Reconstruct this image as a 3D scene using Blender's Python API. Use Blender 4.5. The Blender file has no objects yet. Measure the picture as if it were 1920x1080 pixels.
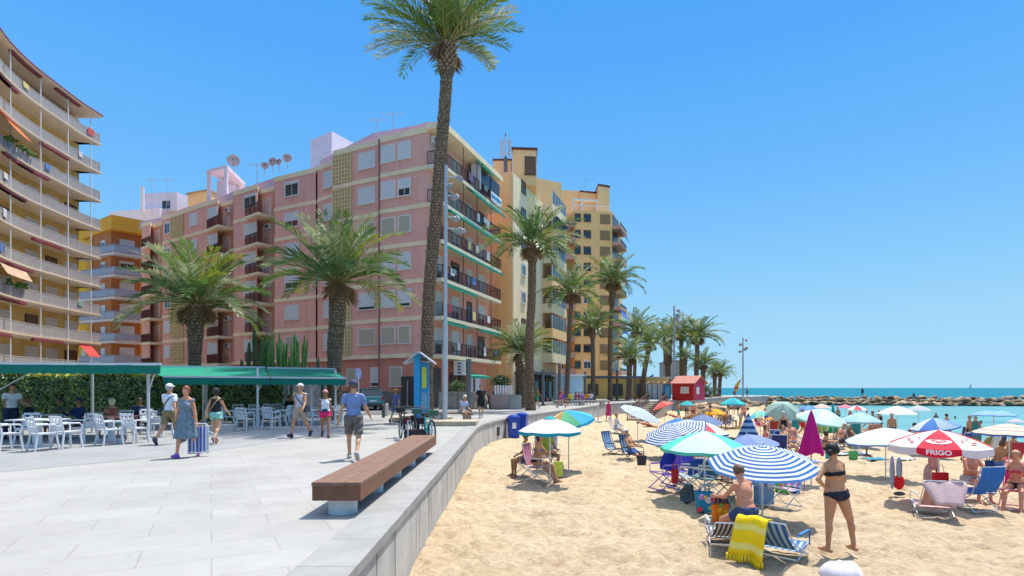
import bpy, bmesh, math, random
import numpy as np
from mathutils import Vector, Matrix
R=math.radians
rnd=random.Random(7)
S=bpy.context.scene
COL=S.collection
# ---------------- camera ----------------
F=1060.0; HZ=727.0; CH=1.6      # focal length in px of a 1920 px wide frame, horizon row, eye height
cd=bpy.data.cameras.new('camera'); cam=bpy.data.objects.new('camera',cd); COL.objects.link(cam)
cam.location=(0,0,CH); cam.rotation_euler=(R(90),0,0)
cd.sensor_width=36; cd.lens=F/1920*36; cd.shift_y=(HZ-540)/1920; cd.clip_end=8000; cd.clip_start=.05
S.camera=cam
# ---------------- light ----------------
SUN=Vector((.27,.31,1)).normalized()
elev=math.asin(SUN.z); az=math.atan2(SUN.x,SUN.y)
w=bpy.data.worlds.new('World'); S.world=w; w.use_nodes=True
nt=w.node_tree; nt.nodes.clear()
out=nt.nodes.new('ShaderNodeOutputWorld'); bg=nt.nodes.new('ShaderNodeBackground')
sky=nt.nodes.new('ShaderNodeTexSky'); sky.sky_type='NISHITA'; sky.sun_disc=False
sky.sun_elevation=elev; sky.sun_rotation=az; sky.altitude=0; sky.air_density=1.0; sky.dust_density=.35; sky.ozone_density=1.5
EXPO=1.7
# clear Mediterranean sky: low sky graded from pale blue at the sea to saturated blue, Nishita dome above
hs=nt.nodes.new('ShaderNodeHueSaturation'); hs.inputs["Saturation"].default_value=.6
geo=nt.nodes.new('ShaderNodeTexCoord'); sx=nt.nodes.new('ShaderNodeSeparateXYZ'); nt.links.new(geo.outputs['Generated'],sx.inputs[0])
rp=nt.nodes.new('ShaderNodeValToRGB'); els=rp.color_ramp.elements
stops=[(0,(.44,.73,.94)),(.1,(.37,.69,.96)),(.2,(.25,.60,.98)),(.32,(.165,.50,.98)),(.5,(.095,.40,.96)),(.7,(.06,.33,.93))]
while len(els)<len(stops): els.new(.5)
for e_,(p_,c_) in zip(els,stops): e_.position=p_; e_.color=(*c_,1)
nt.links.new(sx.outputs['Z'],rp.inputs[0])
scl=nt.nodes.new('ShaderNodeVectorMath'); scl.operation='SCALE'; scl.inputs['Scale'].default_value=1/(.15*2**EXPO); nt.links.new(rp.outputs[0],scl.inputs[0])
fz=nt.nodes.new('ShaderNodeMapRange'); fz.inputs[1].default_value=.64; fz.inputs[2].default_value=.85; fz.inputs[3].default_value=1; fz.inputs[4].default_value=0; nt.links.new(sx.outputs['Z'],fz.inputs[0])
mxs=nt.nodes.new('ShaderNodeMix'); mxs.data_type='RGBA'; nt.links.new(fz.outputs[0],mxs.inputs[0]); nt.links.new(sky.outputs[0],hs.inputs['Color']); nt.links.new(hs.outputs[0],mxs.inputs[6]); nt.links.new(scl.outputs[0],mxs.inputs[7])
nt.links.new(mxs.outputs[2],bg.inputs[0]); nt.links.new(bg.outputs[0],out.inputs[0])
bg.inputs[1].default_value=.15
sl=bpy.data.lights.new('sun','SUN'); sl.energy=2.0; sl.angle=R(.53); sl.color=(1,.95,.85)
so=bpy.data.objects.new('sun',sl); COL.objects.link(so); so.rotation_euler=SUN.to_track_quat('Z','Y').to_euler()
so.location=(20,20,60)
S.view_settings.view_transform='Standard'; S.view_settings.look='None'; S.view_settings.gamma=1
S.view_settings.exposure=EXPO
# ---------------- helpers ----------------
def smooth(t): t=max(0,min(1,t)); return t*t*(3-2*t)
_m={}
def srgb(c):
    if isinstance(c,str):
        c=c.lstrip('#'); c=tuple(int(c[i:i+2],16)/255 for i in (0,2,4))
        return tuple((v/12.92 if v<=.04045 else ((v+.055)/1.055)**2.4) for v in c)
    return c
def M(c,rough=.7,var=.12,scale=4.0,bump=0.0,bscale=30,metal=0,trans=0,spec=.4,name=None,key=None,streak=0):
    """procedural material: linear colour with noise variation and bump"""
    c=srgb(c)
    k=(tuple(round(v,3) for v in c),rough,var,scale,bump,bscale,metal,trans,spec,key,streak)
    if k in _m: return _m[k]
    m=bpy.data.materials.new(name or 'mat'); m.use_nodes=True; n=m.node_tree; N=n.nodes; b=N['Principled BSDF']
    b.inputs['Roughness'].default_value=rough; b.inputs['Metallic'].default_value=metal
    b.inputs['Specular IOR Level'].default_value=spec
    tc=N.new('ShaderNodeTexCoord')
    if var>0:
        no=N.new('ShaderNodeTexNoise'); no.inputs['Scale'].default_value=scale; no.inputs['Detail'].default_value=6; no.inputs['Roughness'].default_value=.65
        n.links.new(tc.outputs['Object'],no.inputs['Vector'])
        mr=N.new('ShaderNodeMapRange'); mr.inputs[1].default_value=.3; mr.inputs[2].default_value=.7
        mr.inputs[3].default_value=1-var; mr.inputs[4].default_value=1+var
        n.links.new(no.outputs[0],mr.inputs[0])
        mx=N.new('ShaderNodeVectorMath'); mx.operation='SCALE'; mx.inputs[0].default_value=c
        if streak>0:
            mp=N.new('ShaderNodeMapping'); mp.inputs['Scale'].default_value=(1.6,1.6,.09); n.links.new(tc.outputs['Object'],mp.inputs[0])
            n5=N.new('ShaderNodeTexNoise'); n5.inputs['Scale'].default_value=1.3; n5.inputs['Detail'].default_value=9; n5.inputs['Roughness'].default_value=.7; n.links.new(mp.outputs[0],n5.inputs[0])
            m5=N.new('ShaderNodeMapRange'); m5.inputs[1].default_value=.48; m5.inputs[2].default_value=.72; m5.inputs[3].default_value=1; m5.inputs[4].default_value=1-streak; n.links.new(n5.outputs[0],m5.inputs[0])
            mu=N.new('ShaderNodeMath'); mu.operation='MULTIPLY'; n.links.new(mr.outputs[0],mu.inputs[0]); n.links.new(m5.outputs[0],mu.inputs[1]); n.links.new(mu.outputs[0],mx.inputs['Scale'])
        else: n.links.new(mr.outputs[0],mx.inputs['Scale'])
        n.links.new(mx.outputs[0],b.inputs['Base Color'])
    else: b.inputs['Base Color'].default_value=(*c,1)
    if bump>0:
        n2=N.new('ShaderNodeTexNoise'); n2.inputs['Scale'].default_value=bscale; n2.inputs['Detail'].default_value=5
        n.links.new(tc.outputs['Object'],n2.inputs['Vector'])
        bp=N.new('ShaderNodeBump'); bp.inputs['Strength'].default_value=bump; bp.inputs['Distance'].default_value=.02
        n.links.new(n2.outputs[0],bp.inputs['Height']); n.links.new(bp.outputs[0],b.inputs['Normal'])
    if trans>0:
        t=N.new('ShaderNodeBsdfTranslucent'); ms=N.new('ShaderNodeMixShader'); ms.inputs[0].default_value=trans
        if var>0: n.links.new(mx.outputs[0],t.inputs[0])
        else: t.inputs[0].default_value=(*c,1)
        n.links.new(b.outputs[0],ms.inputs[1]); n.links.new(t.outputs[0],ms.inputs[2]); n.links.new(ms.outputs[0],N['Material Output'].inputs[0])
    _m[k]=m; return m
class MB:
    def __init__(s): s.v=[]; s.f=[]; s.m=[]
    def add(s,vs,fs,mi=0):
        o=len(s.v); s.v.extend([tuple(v) for v in vs]); s.f.extend([tuple(i+o for i in f) for f in fs]); s.m.extend([mi]*len(fs)); return s
    def box(s,c,d,rz=0,mi=0,rx=0,ry=0,taper=1):
        x,y,z=d[0]/2,d[1]/2,d[2]/2
        vs=[Vector((a*x*(taper if e>0 else 1),b*y*(taper if e>0 else 1),e*z)) for a in(-1,1) for b in(-1,1) for e in(-1,1)]
        m=Matrix.Rotation(rz,3,'Z')@Matrix.Rotation(ry,3,'Y')@Matrix.Rotation(rx,3,'X'); c=Vector(c)
        return s.add([m@v+c for v in vs],[(0,1,3,2),(4,6,7,5),(0,4,5,1),(2,3,7,6),(0,2,6,4),(1,5,7,3)],mi)
    def bar(s,a,b,w,h=None,mi=0):
        a=Vector(a);b=Vector(b);h=h or w; d=(b-a); 
        if d.length<1e-6: return s
        d.normalize(); up=Vector((0,0,1)) if abs(d.z)<.95 else Vector((0,1,0))
        x=d.cross(up).normalized(); y=x.cross(d).normalized(); vs=[]
        for p in(a,b):
            for i,j in((-1,-1),(1,-1),(1,1),(-1,1)): vs.append(p+x*i*w/2+y*j*h/2)
        return s.add(vs,[(3,2,1,0),(4,5,6,7),(0,1,5,4),(1,2,6,5),(2,3,7,6),(3,0,4,7)],mi)
    def tube(s,pts,r,n=8,mi=0,cap=True):
        pts=[Vector(p) for p in pts]; rs=r if isinstance(r,(list,tuple)) else [r]*len(pts); vs=[];fs=[]
        px=None
        for i,p in enumerate(pts):
            d=(pts[min(i+1,len(pts)-1)]-pts[max(i-1,0)]).normalized()
            if px is None:
                up=Vector((0,0,1)) if abs(d.z)<.9 else Vector((1,0,0)); px=d.cross(up).normalized()
            else: px=(px-d*px.dot(d)).normalized()
            py=d.cross(px)
            for k in range(n):
                a=2*math.pi*k/n; vs.append(p+px*math.cos(a)*rs[i]+py*math.sin(a)*rs[i])
        for i in range(len(pts)-1):
            for k in range(n): fs.append((i*n+k,i*n+(k+1)%n,(i+1)*n+(k+1)%n,(i+1)*n+k))
        if cap: fs.append(tuple(range(n))[::-1]); fs.append(tuple((len(pts)-1)*n+k for k in range(n)))
        return s.add(vs,fs,mi)
    def lathe(s,prof,c=(0,0,0),n=16,mi=0,sx=1,sy=1):
        vs=[];fs=[]; c=Vector(c)
        for r,z in prof:
            for k in range(n):
                a=2*math.pi*k/n; vs.append((c.x+r*math.cos(a)*sx,c.y+r*math.sin(a)*sy,c.z+z))
        for i in range(len(prof)-1):
            for k in range(n): fs.append((i*n+k,i*n+(k+1)%n,(i+1)*n+(k+1)%n,(i+1)*n+k))
        fs.append(tuple(range(n))[::-1]); fs.append(tuple((len(prof)-1)*n+k for k in range(n)))
        return s.add(vs,fs,mi)
    def ell(s,c,r,n=12,m=8,mi=0,rot=None):
        vs=[];fs=[];c=Vector(c)
        for i in range(1,m):
            t=math.pi*i/m
            for k in range(n):
                a=2*math.pi*k/n; v=Vector((r[0]*math.sin(t)*math.cos(a),r[1]*math.sin(t)*math.sin(a),r[2]*math.cos(t)))
                if rot: v=rot@v
                vs.append(c+v)
        t=Vector((0,0,r[2])); b=-t
        if rot: t=rot@t;b=rot@b
        vs+= [c+t,c+b]; T=len(vs)-2
        for i in range(m-2):
            for k in range(n): fs.append((i*n+k,(i+1)*n+k,(i+1)*n+(k+1)%n,i*n+(k+1)%n))
        for k in range(n): fs.append((T,k,(k+1)%n)); fs.append((T+1,(m-2)*n+(k+1)%n,(m-2)*n+k))
        return s.add(vs,fs,mi)
    def prism(s,poly,z0,z1,mi=0):
        n=len(poly)
        a=sum(poly[i][0]*poly[(i+1)%n][1]-poly[(i+1)%n][0]*poly[i][1] for i in range(n))
        if a<0: poly=poly[::-1]
        vs=[(p[0],p[1],z0) for p in poly]+[(p[0],p[1],z1) for p in poly]
        fs=[tuple(range(n))[::-1],tuple(range(n,2*n))]+[(i,(i+1)%n,n+(i+1)%n,n+i) for i in range(n)]
        return s.add(vs,fs,mi)
    def mesh(s,name,mats,smoothf=False,off=None):
        me=bpy.data.meshes.new(name)
        vs=s.v if off is None else [(v[0]-off[0],v[1]-off[1],v[2]-off[2]) for v in s.v]
        me.from_pydata(vs,[],s.f)
        for m in (mats if isinstance(mats,(list,tuple)) else [mats]): me.materials.append(m)
        me.polygons.foreach_set('material_index',s.m)
        if smoothf: me.polygons.foreach_set('use_smooth',[True]*len(me.polygons))
        me.update(); return me
def wloc(o):
    v=Vector(o.location)
    while o.parent: o=o.parent; v+=Vector(o.location)
    return v
def thing(name,label,cat,loc=(0,0,0),rz=0,group=None):
    o=bpy.data.objects.new(name,None); o.empty_display_size=.2; COL.objects.link(o); o.location=loc; o.rotation_euler=(0,0,rz)
    o['label']=label;o['category']=cat
    if group:o['group']=group
    return o
def obj(name,mb,mats,parent=None,loc=(0,0,0),rz=0,sm=False,world=False,label=None):
    """one mesh object. world=True: coordinates are world ones, parent is unrotated"""
    if isinstance(mb,MB):
        off=wloc(parent) if (world and parent) else None
        me=mb.mesh(name,mats,sm,off)
    else: me=mb
    o=bpy.data.objects.new(name,me); COL.objects.link(o); o.parent=parent; o.location=loc; o.rotation_euler=(0,0,rz)
    if label: o['label']=label
    return o
def tag(o,label,cat,group=None):
    o['label']=label;o['category']=cat
    if group:o['group']=group
    return o
def kind(o,k): o['kind']=k; return o
def copytree(o,parent=None):
    c=o.copy(); COL.objects.link(c); c.parent=parent
    for ch in list(o.children): copytree(ch,c)
    return c
def place(o,loc,rz=0,label=None):
    c=copytree(o); c.location=loc; c.rotation_euler=(0,0,rz)
    if label: c['label']=label
    return c
def P(px,d,z=0): return Vector(((px-960)/F*d,d,z))
def Zat(py,d): return CH+(HZ-py)/F*d
def prom(px,py): return P(px,CH*F/(py-HZ),0)
def shore(y): return 29 if y<58 else 29+(y-58)*.46
def sandz(x,y):
    s=shore(y); t=(x-6)/(s-6)
    if t<0: return -.95
    if t<1: return -.95-.8*(t*.75+.25*t*t)
    return -1.75-.07*(x-s)
def sand(px,py):
    z=-1
    for i in range(30):
        d=(CH-z)*F/(py-HZ); x=(px-960)/F*d; z=.5*z+.5*sandz(x,d)
    return Vector((x,d,z))
def sandd(px,d):
    x=(px-960)/F*d; return Vector((x,d,sandz(x,d)))
def mnoise(x,y,seed=0):
    """numpy value noise"""
    xi=np.floor(x).astype(np.int64); yi=np.floor(y).astype(np.int64); fx=x-xi; fy=y-yi
    fx=fx*fx*(3-2*fx); fy=fy*fy*(3-2*fy)
    def h(a,b):
        n=(a*374761393+b*668265263+seed*1442695041)&0x7fffffff; n=((n^(n>>13))*1274126177)&0x7fffffff; return ((n^(n>>16))&0xffff)/65535.
    return (h(xi,yi)*(1-fx)+h(xi+1,yi)*fx)*(1-fy)+(h(xi,yi+1)*(1-fx)+h(xi+1,yi+1)*fx)*fy
# ---------------- setting: ground, wall, water ----------------
def gridmesh(name,xs,ys,zf,mat):
    X,Y=np.meshgrid(xs,ys); Z=zf(X,Y); nx=len(xs);ny=len(ys)
    v=np.stack([X.ravel(),Y.ravel(),Z.ravel()],1)
    i=np.arange((nx-1)*(ny-1)); r=i//(nx-1);c=i%(nx-1); a=r*nx+c
    f=np.stack([a,a+1,a+nx+1,a+nx],1)
    me=bpy.data.meshes.new(name); me.from_pydata(v.tolist(),[],f.tolist()); me.materials.append(mat)
    me.polygons.foreach_set('use_smooth',[True]*len(me.polygons)); o=bpy.data.objects.new(name,me); COL.objects.link(o); return o
def nodes(m): return m.node_tree.nodes,m.node_tree.links
def vz(Z0,X,Y):
    s=np.where(Y<58,29,29+(Y-58)*.46); t=(X-6)/(s-6)
    return np.where(t<0,-.95,np.where(t<1,-.95-.8*(t*.75+.25*t*t),-1.75-.07*(X-s)))
def sz(X,Y):
    Z=vz(0,X,Y)
    amp=np.clip((27-X)/4,0,1)*1.2
    b=(mnoise(X*3.1,Y*3.1,3)-.5)*.055+(mnoise(X*7.3+4,Y*7.3,5)-.5)*.045+(mnoise(X*.8,Y*.8,9)-.5)*.07
    foot=np.clip(.40-mnoise(X*4.6+9,Y*4.6+2,21),0,1)*.22+np.clip(.33-mnoise(X*9+9,Y*9+2,25),0,1)*.12
    return Z+(b-foot)*amp-.01
# sand material
sm_=bpy.data.materials.new('sand'); sm_.use_nodes=True; N,L=nodes(sm_); b=N['Principled BSDF']; b.inputs['Roughness'].default_value=.95; b.inputs['Specular IOR Level'].default_value=.1
tc=N.new('ShaderNodeTexCoord')
n1=N.new('ShaderNodeTexNoise'); n1.inputs['Scale'].default_value=1.1; n1.inputs['Detail'].default_value=8; n1.inputs['Roughness'].default_value=.7
n2=N.new('ShaderNodeTexNoise'); n2.inputs['Scale'].default_value=7.5; n2.inputs['Detail'].default_value=8; n2.inputs['Roughness'].default_value=.75
L.new(tc.outputs['Object'],n1.inputs[0]); L.new(tc.outputs['Object'],n2.inputs[0])
cr=N.new('ShaderNodeValToRGB'); e=cr.color_ramp.elements
e[0].position=.3; e[0].color=(.43,.32,.195,1); e[1].position=.62; e[1].color=(.57,.44,.29,1)
L.new(n1.outputs[0],cr.inputs[0])
mr=N.new('ShaderNodeMapRange'); mr.inputs[1].default_value=.25; mr.inputs[2].default_value=.75; mr.inputs[3].default_value=.66; mr.inputs[4].default_value=1.3; L.new(n2.outputs[0],mr.inputs[0])  # mottling range also paints the dark of shaded pits into the sand colour
mx=N.new('ShaderNodeVectorMath'); mx.operation='SCALE'; L.new(cr.outputs[0],mx.inputs[0]); L.new(mr.outputs[0],mx.inputs['Scale'])
# wet band by height
sp=N.new('ShaderNodeSeparateXYZ'); L.new(tc.outputs['Object'],sp.inputs[0])
wr=N.new('ShaderNodeMapRange'); wr.inputs[1].default_value=-1.72; wr.inputs[2].default_value=-1.6; wr.inputs[3].default_value=.5; wr.inputs[4].default_value=1; L.new(sp.outputs['Z'],wr.inputs[0])
m2=N.new('ShaderNodeVectorMath'); m2.operation='SCALE'; L.new(mx.outputs[0],m2.inputs[0]); L.new(wr.outputs[0],m2.inputs['Scale'])
L.new(m2.outputs[0],b.inputs['Base Color'])
n3=N.new('ShaderNodeTexNoise'); n3.inputs['Scale'].default_value=9; n3.inputs['Detail'].default_value=10; n3.inputs['Roughness'].default_value=.7; L.new(tc.outputs['Object'],n3.inputs[0])
bp=N.new('ShaderNodeBump'); bp.inputs['Strength'].default_value=1.0; bp.inputs['Distance'].default_value=.09; L.new(n3.outputs[0],bp.inputs['Height']); L.new(bp.outputs[0],b.inputs['Normal'])
ya=np.concatenate([np.arange(-3,22,.07),np.arange(22,40,.16),np.arange(40,130,.6)]); xa=np.concatenate([np.arange(-1.6,16,.07),np.arange(16,30,.16),np.arange(30,90,.8)])
kind(gridmesh('sand_beach',xa,ya,sz,sm_),'structure')
# water: lagoon and open sea
wm=bpy.data.materials.new('water'); wm.use_nodes=True; N,L=nodes(wm); b=N['Principled BSDF']; b.inputs['Roughness'].default_value=.55; b.inputs['Specular IOR Level'].default_value=.05
tc=N.new('ShaderNodeTexCoord'); sp=N.new('ShaderNodeSeparateXYZ'); L.new(tc.outputs['Object'],sp.inputs[0])
mp=N.new('ShaderNodeMapping'); mp.inputs['Scale'].default_value=(.25,1,1); L.new(tc.outputs['Object'],mp.inputs[0])
nn=N.new('ShaderNodeTexNoise'); nn.inputs['Scale'].default_value=.35; nn.inputs['Detail'].default_value=8; L.new(mp.outputs[0],nn.inputs[0])
r1=N.new('ShaderNodeMapRange'); r1.inputs[1].default_value=95; r1.inputs[2].default_value=115; L.new(sp.outputs['Y'],r1.inputs[0])
mxc=N.new('ShaderNodeMix'); mxc.data_type='RGBA'; mxc.inputs[6].default_value=(.10,.25,.27,1); mxc.inputs[7].default_value=(.001,.125,.175,1); L.new(r1.outputs[0],mxc.inputs[0])
r2=N.new('ShaderNodeMapRange'); r2.inputs[1].default_value=.35; r2.inputs[2].default_value=.65; r2.inputs[3].default_value=.85; r2.inputs[4].default_value=1.15; L.new(nn.outputs[0],r2.inputs[0])
ms=N.new('ShaderNodeVectorMath'); ms.operation='SCALE'; L.new(mxc.outputs[2],ms.inputs[0]); L.new(r2.outputs[0],ms.inputs['Scale']); L.new(ms.outputs[0],b.inputs['Base Color'])
n4=N.new('ShaderNodeTexNoise'); n4.inputs['Scale'].default_value=1.6; n4.inputs['Detail'].default_value=6; L.new(mp.outputs[0],n4.inputs[0])
bp=N.new('ShaderNodeBump'); bp.inputs['Strength'].default_value=.6; bp.inputs['Distance'].default_value=.15; L.new(n4.outputs[0],bp.inputs['Height']); L.new(bp.outputs[0],b.inputs['Normal'])
mb=MB(); mb.add([(22,-60,-1.75),(7000,-60,-1.75),(7000,7900,-1.75),(22,7900,-1.75)],[(0,1,2,3)])
mb.add([(-7000,700,-1.752),(7000,700,-1.752),(7000,7900,-1.752),(-7000,7900,-1.752)],[(0,1,2,3)])
kind(obj('sea',mb,wm),'structure')
# promenade outline (beach side edge, from the camera outward)
raw=[(-1.45,-6),(-1.45,22.4),(-1.3,24.6),(-.9,26.8),(-.41,29.0),(.5,32),(3.35,39.4),(9.6,56),(16.6,66.5),(26,79),(36,95),(52,113),(54,118)]
edge=[Vector((a,b_,0)) for a,b_ in raw]
def offs(pl,dist):
    o=[]
    for i,p in enumerate(pl):
        d=Vector((0,0,0))
        if i>0: d+=(p-pl[i-1]).normalized()
        if i<len(pl)-1: d+=(pl[i+1]-p).normalized()
        d.normalize(); o.append(p+Vector((-d.y,d.x,0))*dist)
    return o
# paving material
def paving(name,c1,c2,sx,sy,rot,mortar=.008):
    m=bpy.data.materials.new(name); m.use_nodes=True; N,L=nodes(m); b=N['Principled BSDF']; b.inputs['Roughness'].default_value=.6; b.inputs['Specular IOR Level'].default_value=.25
    tc=N.new('ShaderNodeTexCoord'); mp=N.new('ShaderNodeMapping'); mp.inputs['Rotation'].default_value=(0,0,rot); L.new(tc.outputs['Object'],mp.inputs[0])
    br=N.new('ShaderNodeTexBrick'); br.inputs['Color1'].default_value=(*c1,1); br.inputs['Color2'].default_value=(*c2,1); br.inputs['Mortar'].default_value=(c1[0]*.84,c1[1]*.84,c1[2]*.84,1)
    br.inputs['Scale'].default_value=1; br.inputs['Mortar Size'].default_value=mortar; br.inputs['Brick Width'].default_value=sx; br.inputs['Row Height'].default_value=sy; L.new(mp.outputs[0],br.inputs[0])
    n1=N.new('ShaderNodeTexNoise'); n1.inputs['Scale'].default_value=.7; n1.inputs['Detail'].default_value=9; n1.inputs['Roughness'].default_value=.7; L.new(tc.outputs['Object'],n1.inputs[0])
    n2=N.new('ShaderNodeTexNoise'); n2.inputs['Scale'].default_value=60; n2.inputs['Detail'].default_value=4; L.new(tc.outputs['Object'],n2.inputs[0])
    a=N.new('ShaderNodeMath'); a.operation='ADD'; L.new(n1.outputs[0],a.inputs[0]); L.new(n2.outputs[0],a.inputs[1])
    mr=N.new('ShaderNodeMapRange'); mr.inputs[1].default_value=.6; mr.inputs[2].default_value=1.4; mr.inputs[3].default_value=.74; mr.inputs[4].default_value=1.16; L.new(a.outputs[0],mr.inputs[0])
    vo=N.new('ShaderNodeTexVoronoi'); vo.inputs['Scale'].default_value=2.3; L.new(tc.outputs['Object'],vo.inputs[0])
    gm=N.new('ShaderNodeMapRange'); gm.inputs[1].default_value=.035; gm.inputs[2].default_value=.06; gm.inputs[3].default_value=.72; gm.inputs[4].default_value=1; L.new(vo.outputs['Distance'],gm.inputs[0])
    n6=N.new('ShaderNodeTexNoise'); n6.inputs['Scale'].default_value=.35; n6.inputs['Detail'].default_value=12; n6.inputs['Roughness'].default_value=.8; n6.inputs['Distortion'].default_value=.6; L.new(tc.outputs['Object'],n6.inputs[0])
    m6=N.new('ShaderNodeMapRange'); m6.inputs[1].default_value=.52; m6.inputs[2].default_value=.7; m6.inputs[3].default_value=1; m6.inputs[4].default_value=.80; L.new(n6.outputs[0],m6.inputs[0])
    q1=N.new('ShaderNodeMath'); q1.operation='MULTIPLY'; L.new(gm.outputs[0],q1.inputs[0]); L.new(m6.outputs[0],q1.inputs[1]); q2=N.new('ShaderNodeMath'); q2.operation='MULTIPLY'; L.new(q1.outputs[0],q2.inputs[0]); L.new(mr.outputs[0],q2.inputs[1])
    s=N.new('ShaderNodeVectorMath'); s.operation='SCALE'; L.new(br.outputs[0],s.inputs[0]); L.new(q2.outputs[0],s.inputs['Scale']); L.new(s.outputs[0],b.inputs['Base Color'])
    bp=N.new('ShaderNodeBump'); bp.inputs['Strength'].default_value=.25; bp.inputs['Distance'].default_value=.01; L.new(br.outputs['Fac'],bp.inputs['Height']); bp.invert=True; L.new(bp.outputs[0],b.inputs['Normal'])
    return m
pav=paving('paving',(.335,.325,.30),(.36,.35,.325),1.2,.6,R(-28))
inner=offs(edge,.45)
poly=[(p.x,p.y) for p in inner]+[(50,122),(31,116),(27,128),(26,600),(-600,600),(-600,-6)]
mb=MB(); mb.add([(x,y,0) for x,y in poly],[tuple(range(len(poly)))]); kind(obj('promenade_pavement',mb,pav),'structure')
# greyer terrace paving laid in a curve under the cafe
pav2=paving('terrace_paving',(.28,.28,.28),(.30,.30,.30),.6,.6,0)
tp=[(-60,9.0),(-12,9.2),(-10.2,10),(-8.6,12.2),(-7.4,14.5),(-6.8,17.2),(-6.2,20),(-6,30),(-60,30)]
mb=MB(); mb.add([(x,y,.004) for x,y in tp],[tuple(range(len(tp)))]); kind(obj('terrace_pavement',mb,pav2),'structure')
# road in front of the blocks
mb=MB(); rp=[(-60,33),(-7,33),(-4.5,38.5),(-6.6,42.5),(-60,52)]
mb.add([(x,y,.006) for x,y in rp],[tuple(range(len(rp)))]); kind(obj('road',mb,M((.12,.12,.125),.9,.15,2,.3,60,name='asphalt')),'structure')
mb=MB()
for k in range(5): 
    p=P(610+k*16,36.5); mb.add([(p.x,p.y,.010),(p.x+.12,p.y,.010),(p.x+1.0,p.y+3.5,.010),(p.x+.88,p.y+3.5,.010)],[(0,1,2,3)])
kind(obj('road_marking',mb,M((.75,.75,.72),name='road_paint')),'structure')
# sea wall: panels + coping, one thing
conc=M((.42,.40,.365),.85,.22,1.3,.3,40,name='concrete',streak=.3); cop=M((.27,.265,.25),.8,.16,2.0,.15,50,name='coping_stone')
sw=thing('sea_wall','long low grey concrete retaining wall between the paved promenade and the sand','wall',(-1.45,10,-.95))
core=MB(); o1=offs(edge,-.0); o2=offs(edge,.43)
for i in range(len(edge)-1):
    a,b_=edge[i],edge[i+1]; c,d=o2[i+1],o2[i]
    q=[a,b_,c,d]; core.add([(p.x,p.y,-2.7) for p in q]+[(p.x,p.y,-.085) for p in q],[(0,1,5,4),(1,2,6,5),(2,3,7,6),(3,0,4,7),(4,5,6,7)])
obj('wall_core',core,conc,sw,world=True)
pn=MB(); cp=MB()
def resample(pl,step):
    out=[];acc=0
    for i in range(len(pl)-1):
        a,b_=pl[i],pl[i+1]; l=(b_-a).length; n=max(1,round(l/step))
        for k in range(n): out.append((a+(b_-a)*(k/n),a+(b_-a)*((k+1)/n)))
    return out
for i,(a,b_) in enumerate(resample(edge,.92)):
    if a.y>100: continue
    d=(b_-a).normalized(); nrm=Vector((d.y,-d.x,0)); th=.035+.004*((i*7)%3); g=.008
    p=a+d*g; q=b_-d*g; zz=-.105
    vs=[(v.x,v.y,z) for v in(p,q,q+nrm*th,p+nrm*th) for z in(-2.6,zz)]
    pn.add(vs,[(0,2,3,1),(2,4,5,3),(4,6,7,5),(6,0,1,7),(1,3,5,7)])
    n2=Vector((-d.y,d.x,0))
    w0,w1=-.075,.455
    q4=[a+d*.003-n2*-w0*1 if False else a+d*.003+n2*w0, b_-d*.003+n2*w0, b_-d*.003+n2*w1, a+d*.003+n2*w1]
    cp.add([(v.x,v.y,-.083) for v in q4]+[(v.x,v.y,.022) for v in q4],[(3,2,1,0),(0,1,5,4),(1,2,6,5),(2,3,7,6),(3,0,4,7),(4,5,6,7)])
obj('wall_panel',pn,conc,sw,world=True); obj('coping',cp,cop,sw,world=True)
# drain grille in the wall at the bend
g=MB(); gp=P(919,28.0,-.5); gp=Vector((-.62,28.05,-.52))
dd=(edge[4]-edge[3]).normalized(); nn_=Vector((dd.y,-dd.x,0)); gp=edge[3]+(edge[4]-edge[3])*.35+nn_*.06+Vector((0,0,-.52))
ang=math.atan2(dd.y,dd.x)
g.box(gp,(.42,.05,.42),ang,0); 
for k in range(5): g.box(gp+dd*(-.16+.08*k)+nn_*.03,(.02,.02,.4),ang,1)
obj('drain_grille',g,[M((.03,.03,.03)),M((.2,.19,.17),.5,metal=.6)],sw,world=True)
# ---------------- buildings ----------------
class Wall:
    """vertical wall plane between two plan points, left to right as seen from outside"""
    def __init__(s,A,B): s.A=Vector((A[0],A[1],0)); s.B=Vector((B[0],B[1],0)); s.d=(s.B-s.A).normalized(); s.n=Vector((s.d.y,-s.d.x,0)); s.rz=math.atan2(s.d.y,s.d.x); s.len=(s.B-s.A).length
    def u(s,px):
        t=(px-960)/F; den=s.d.x-t*s.d.y
        return (t*s.A.y-s.A.x)/den
    def at(s,u,z=0,out=0): p=s.A+s.d*u+s.n*out; p.z=z; return p
shut_w=M((.62,.63,.64),.6,.05,name='shutter_white'); shut_b=M((.46,.40,.30),.6,.06,name='shutter_beige'); shut_br=M((.16,.09,.05),.6,name='shutter_brown')
glass=M((.02,.03,.04),.12,0,spec=.7,name='window_glass'); frame_w=M((.7,.7,.68),.5,.03,name='frame_white'); frame_d=M((.06,.05,.05),.5,name='frame_dark')
brick_pk=(.50,.235,.20)
_wc={}
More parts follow.
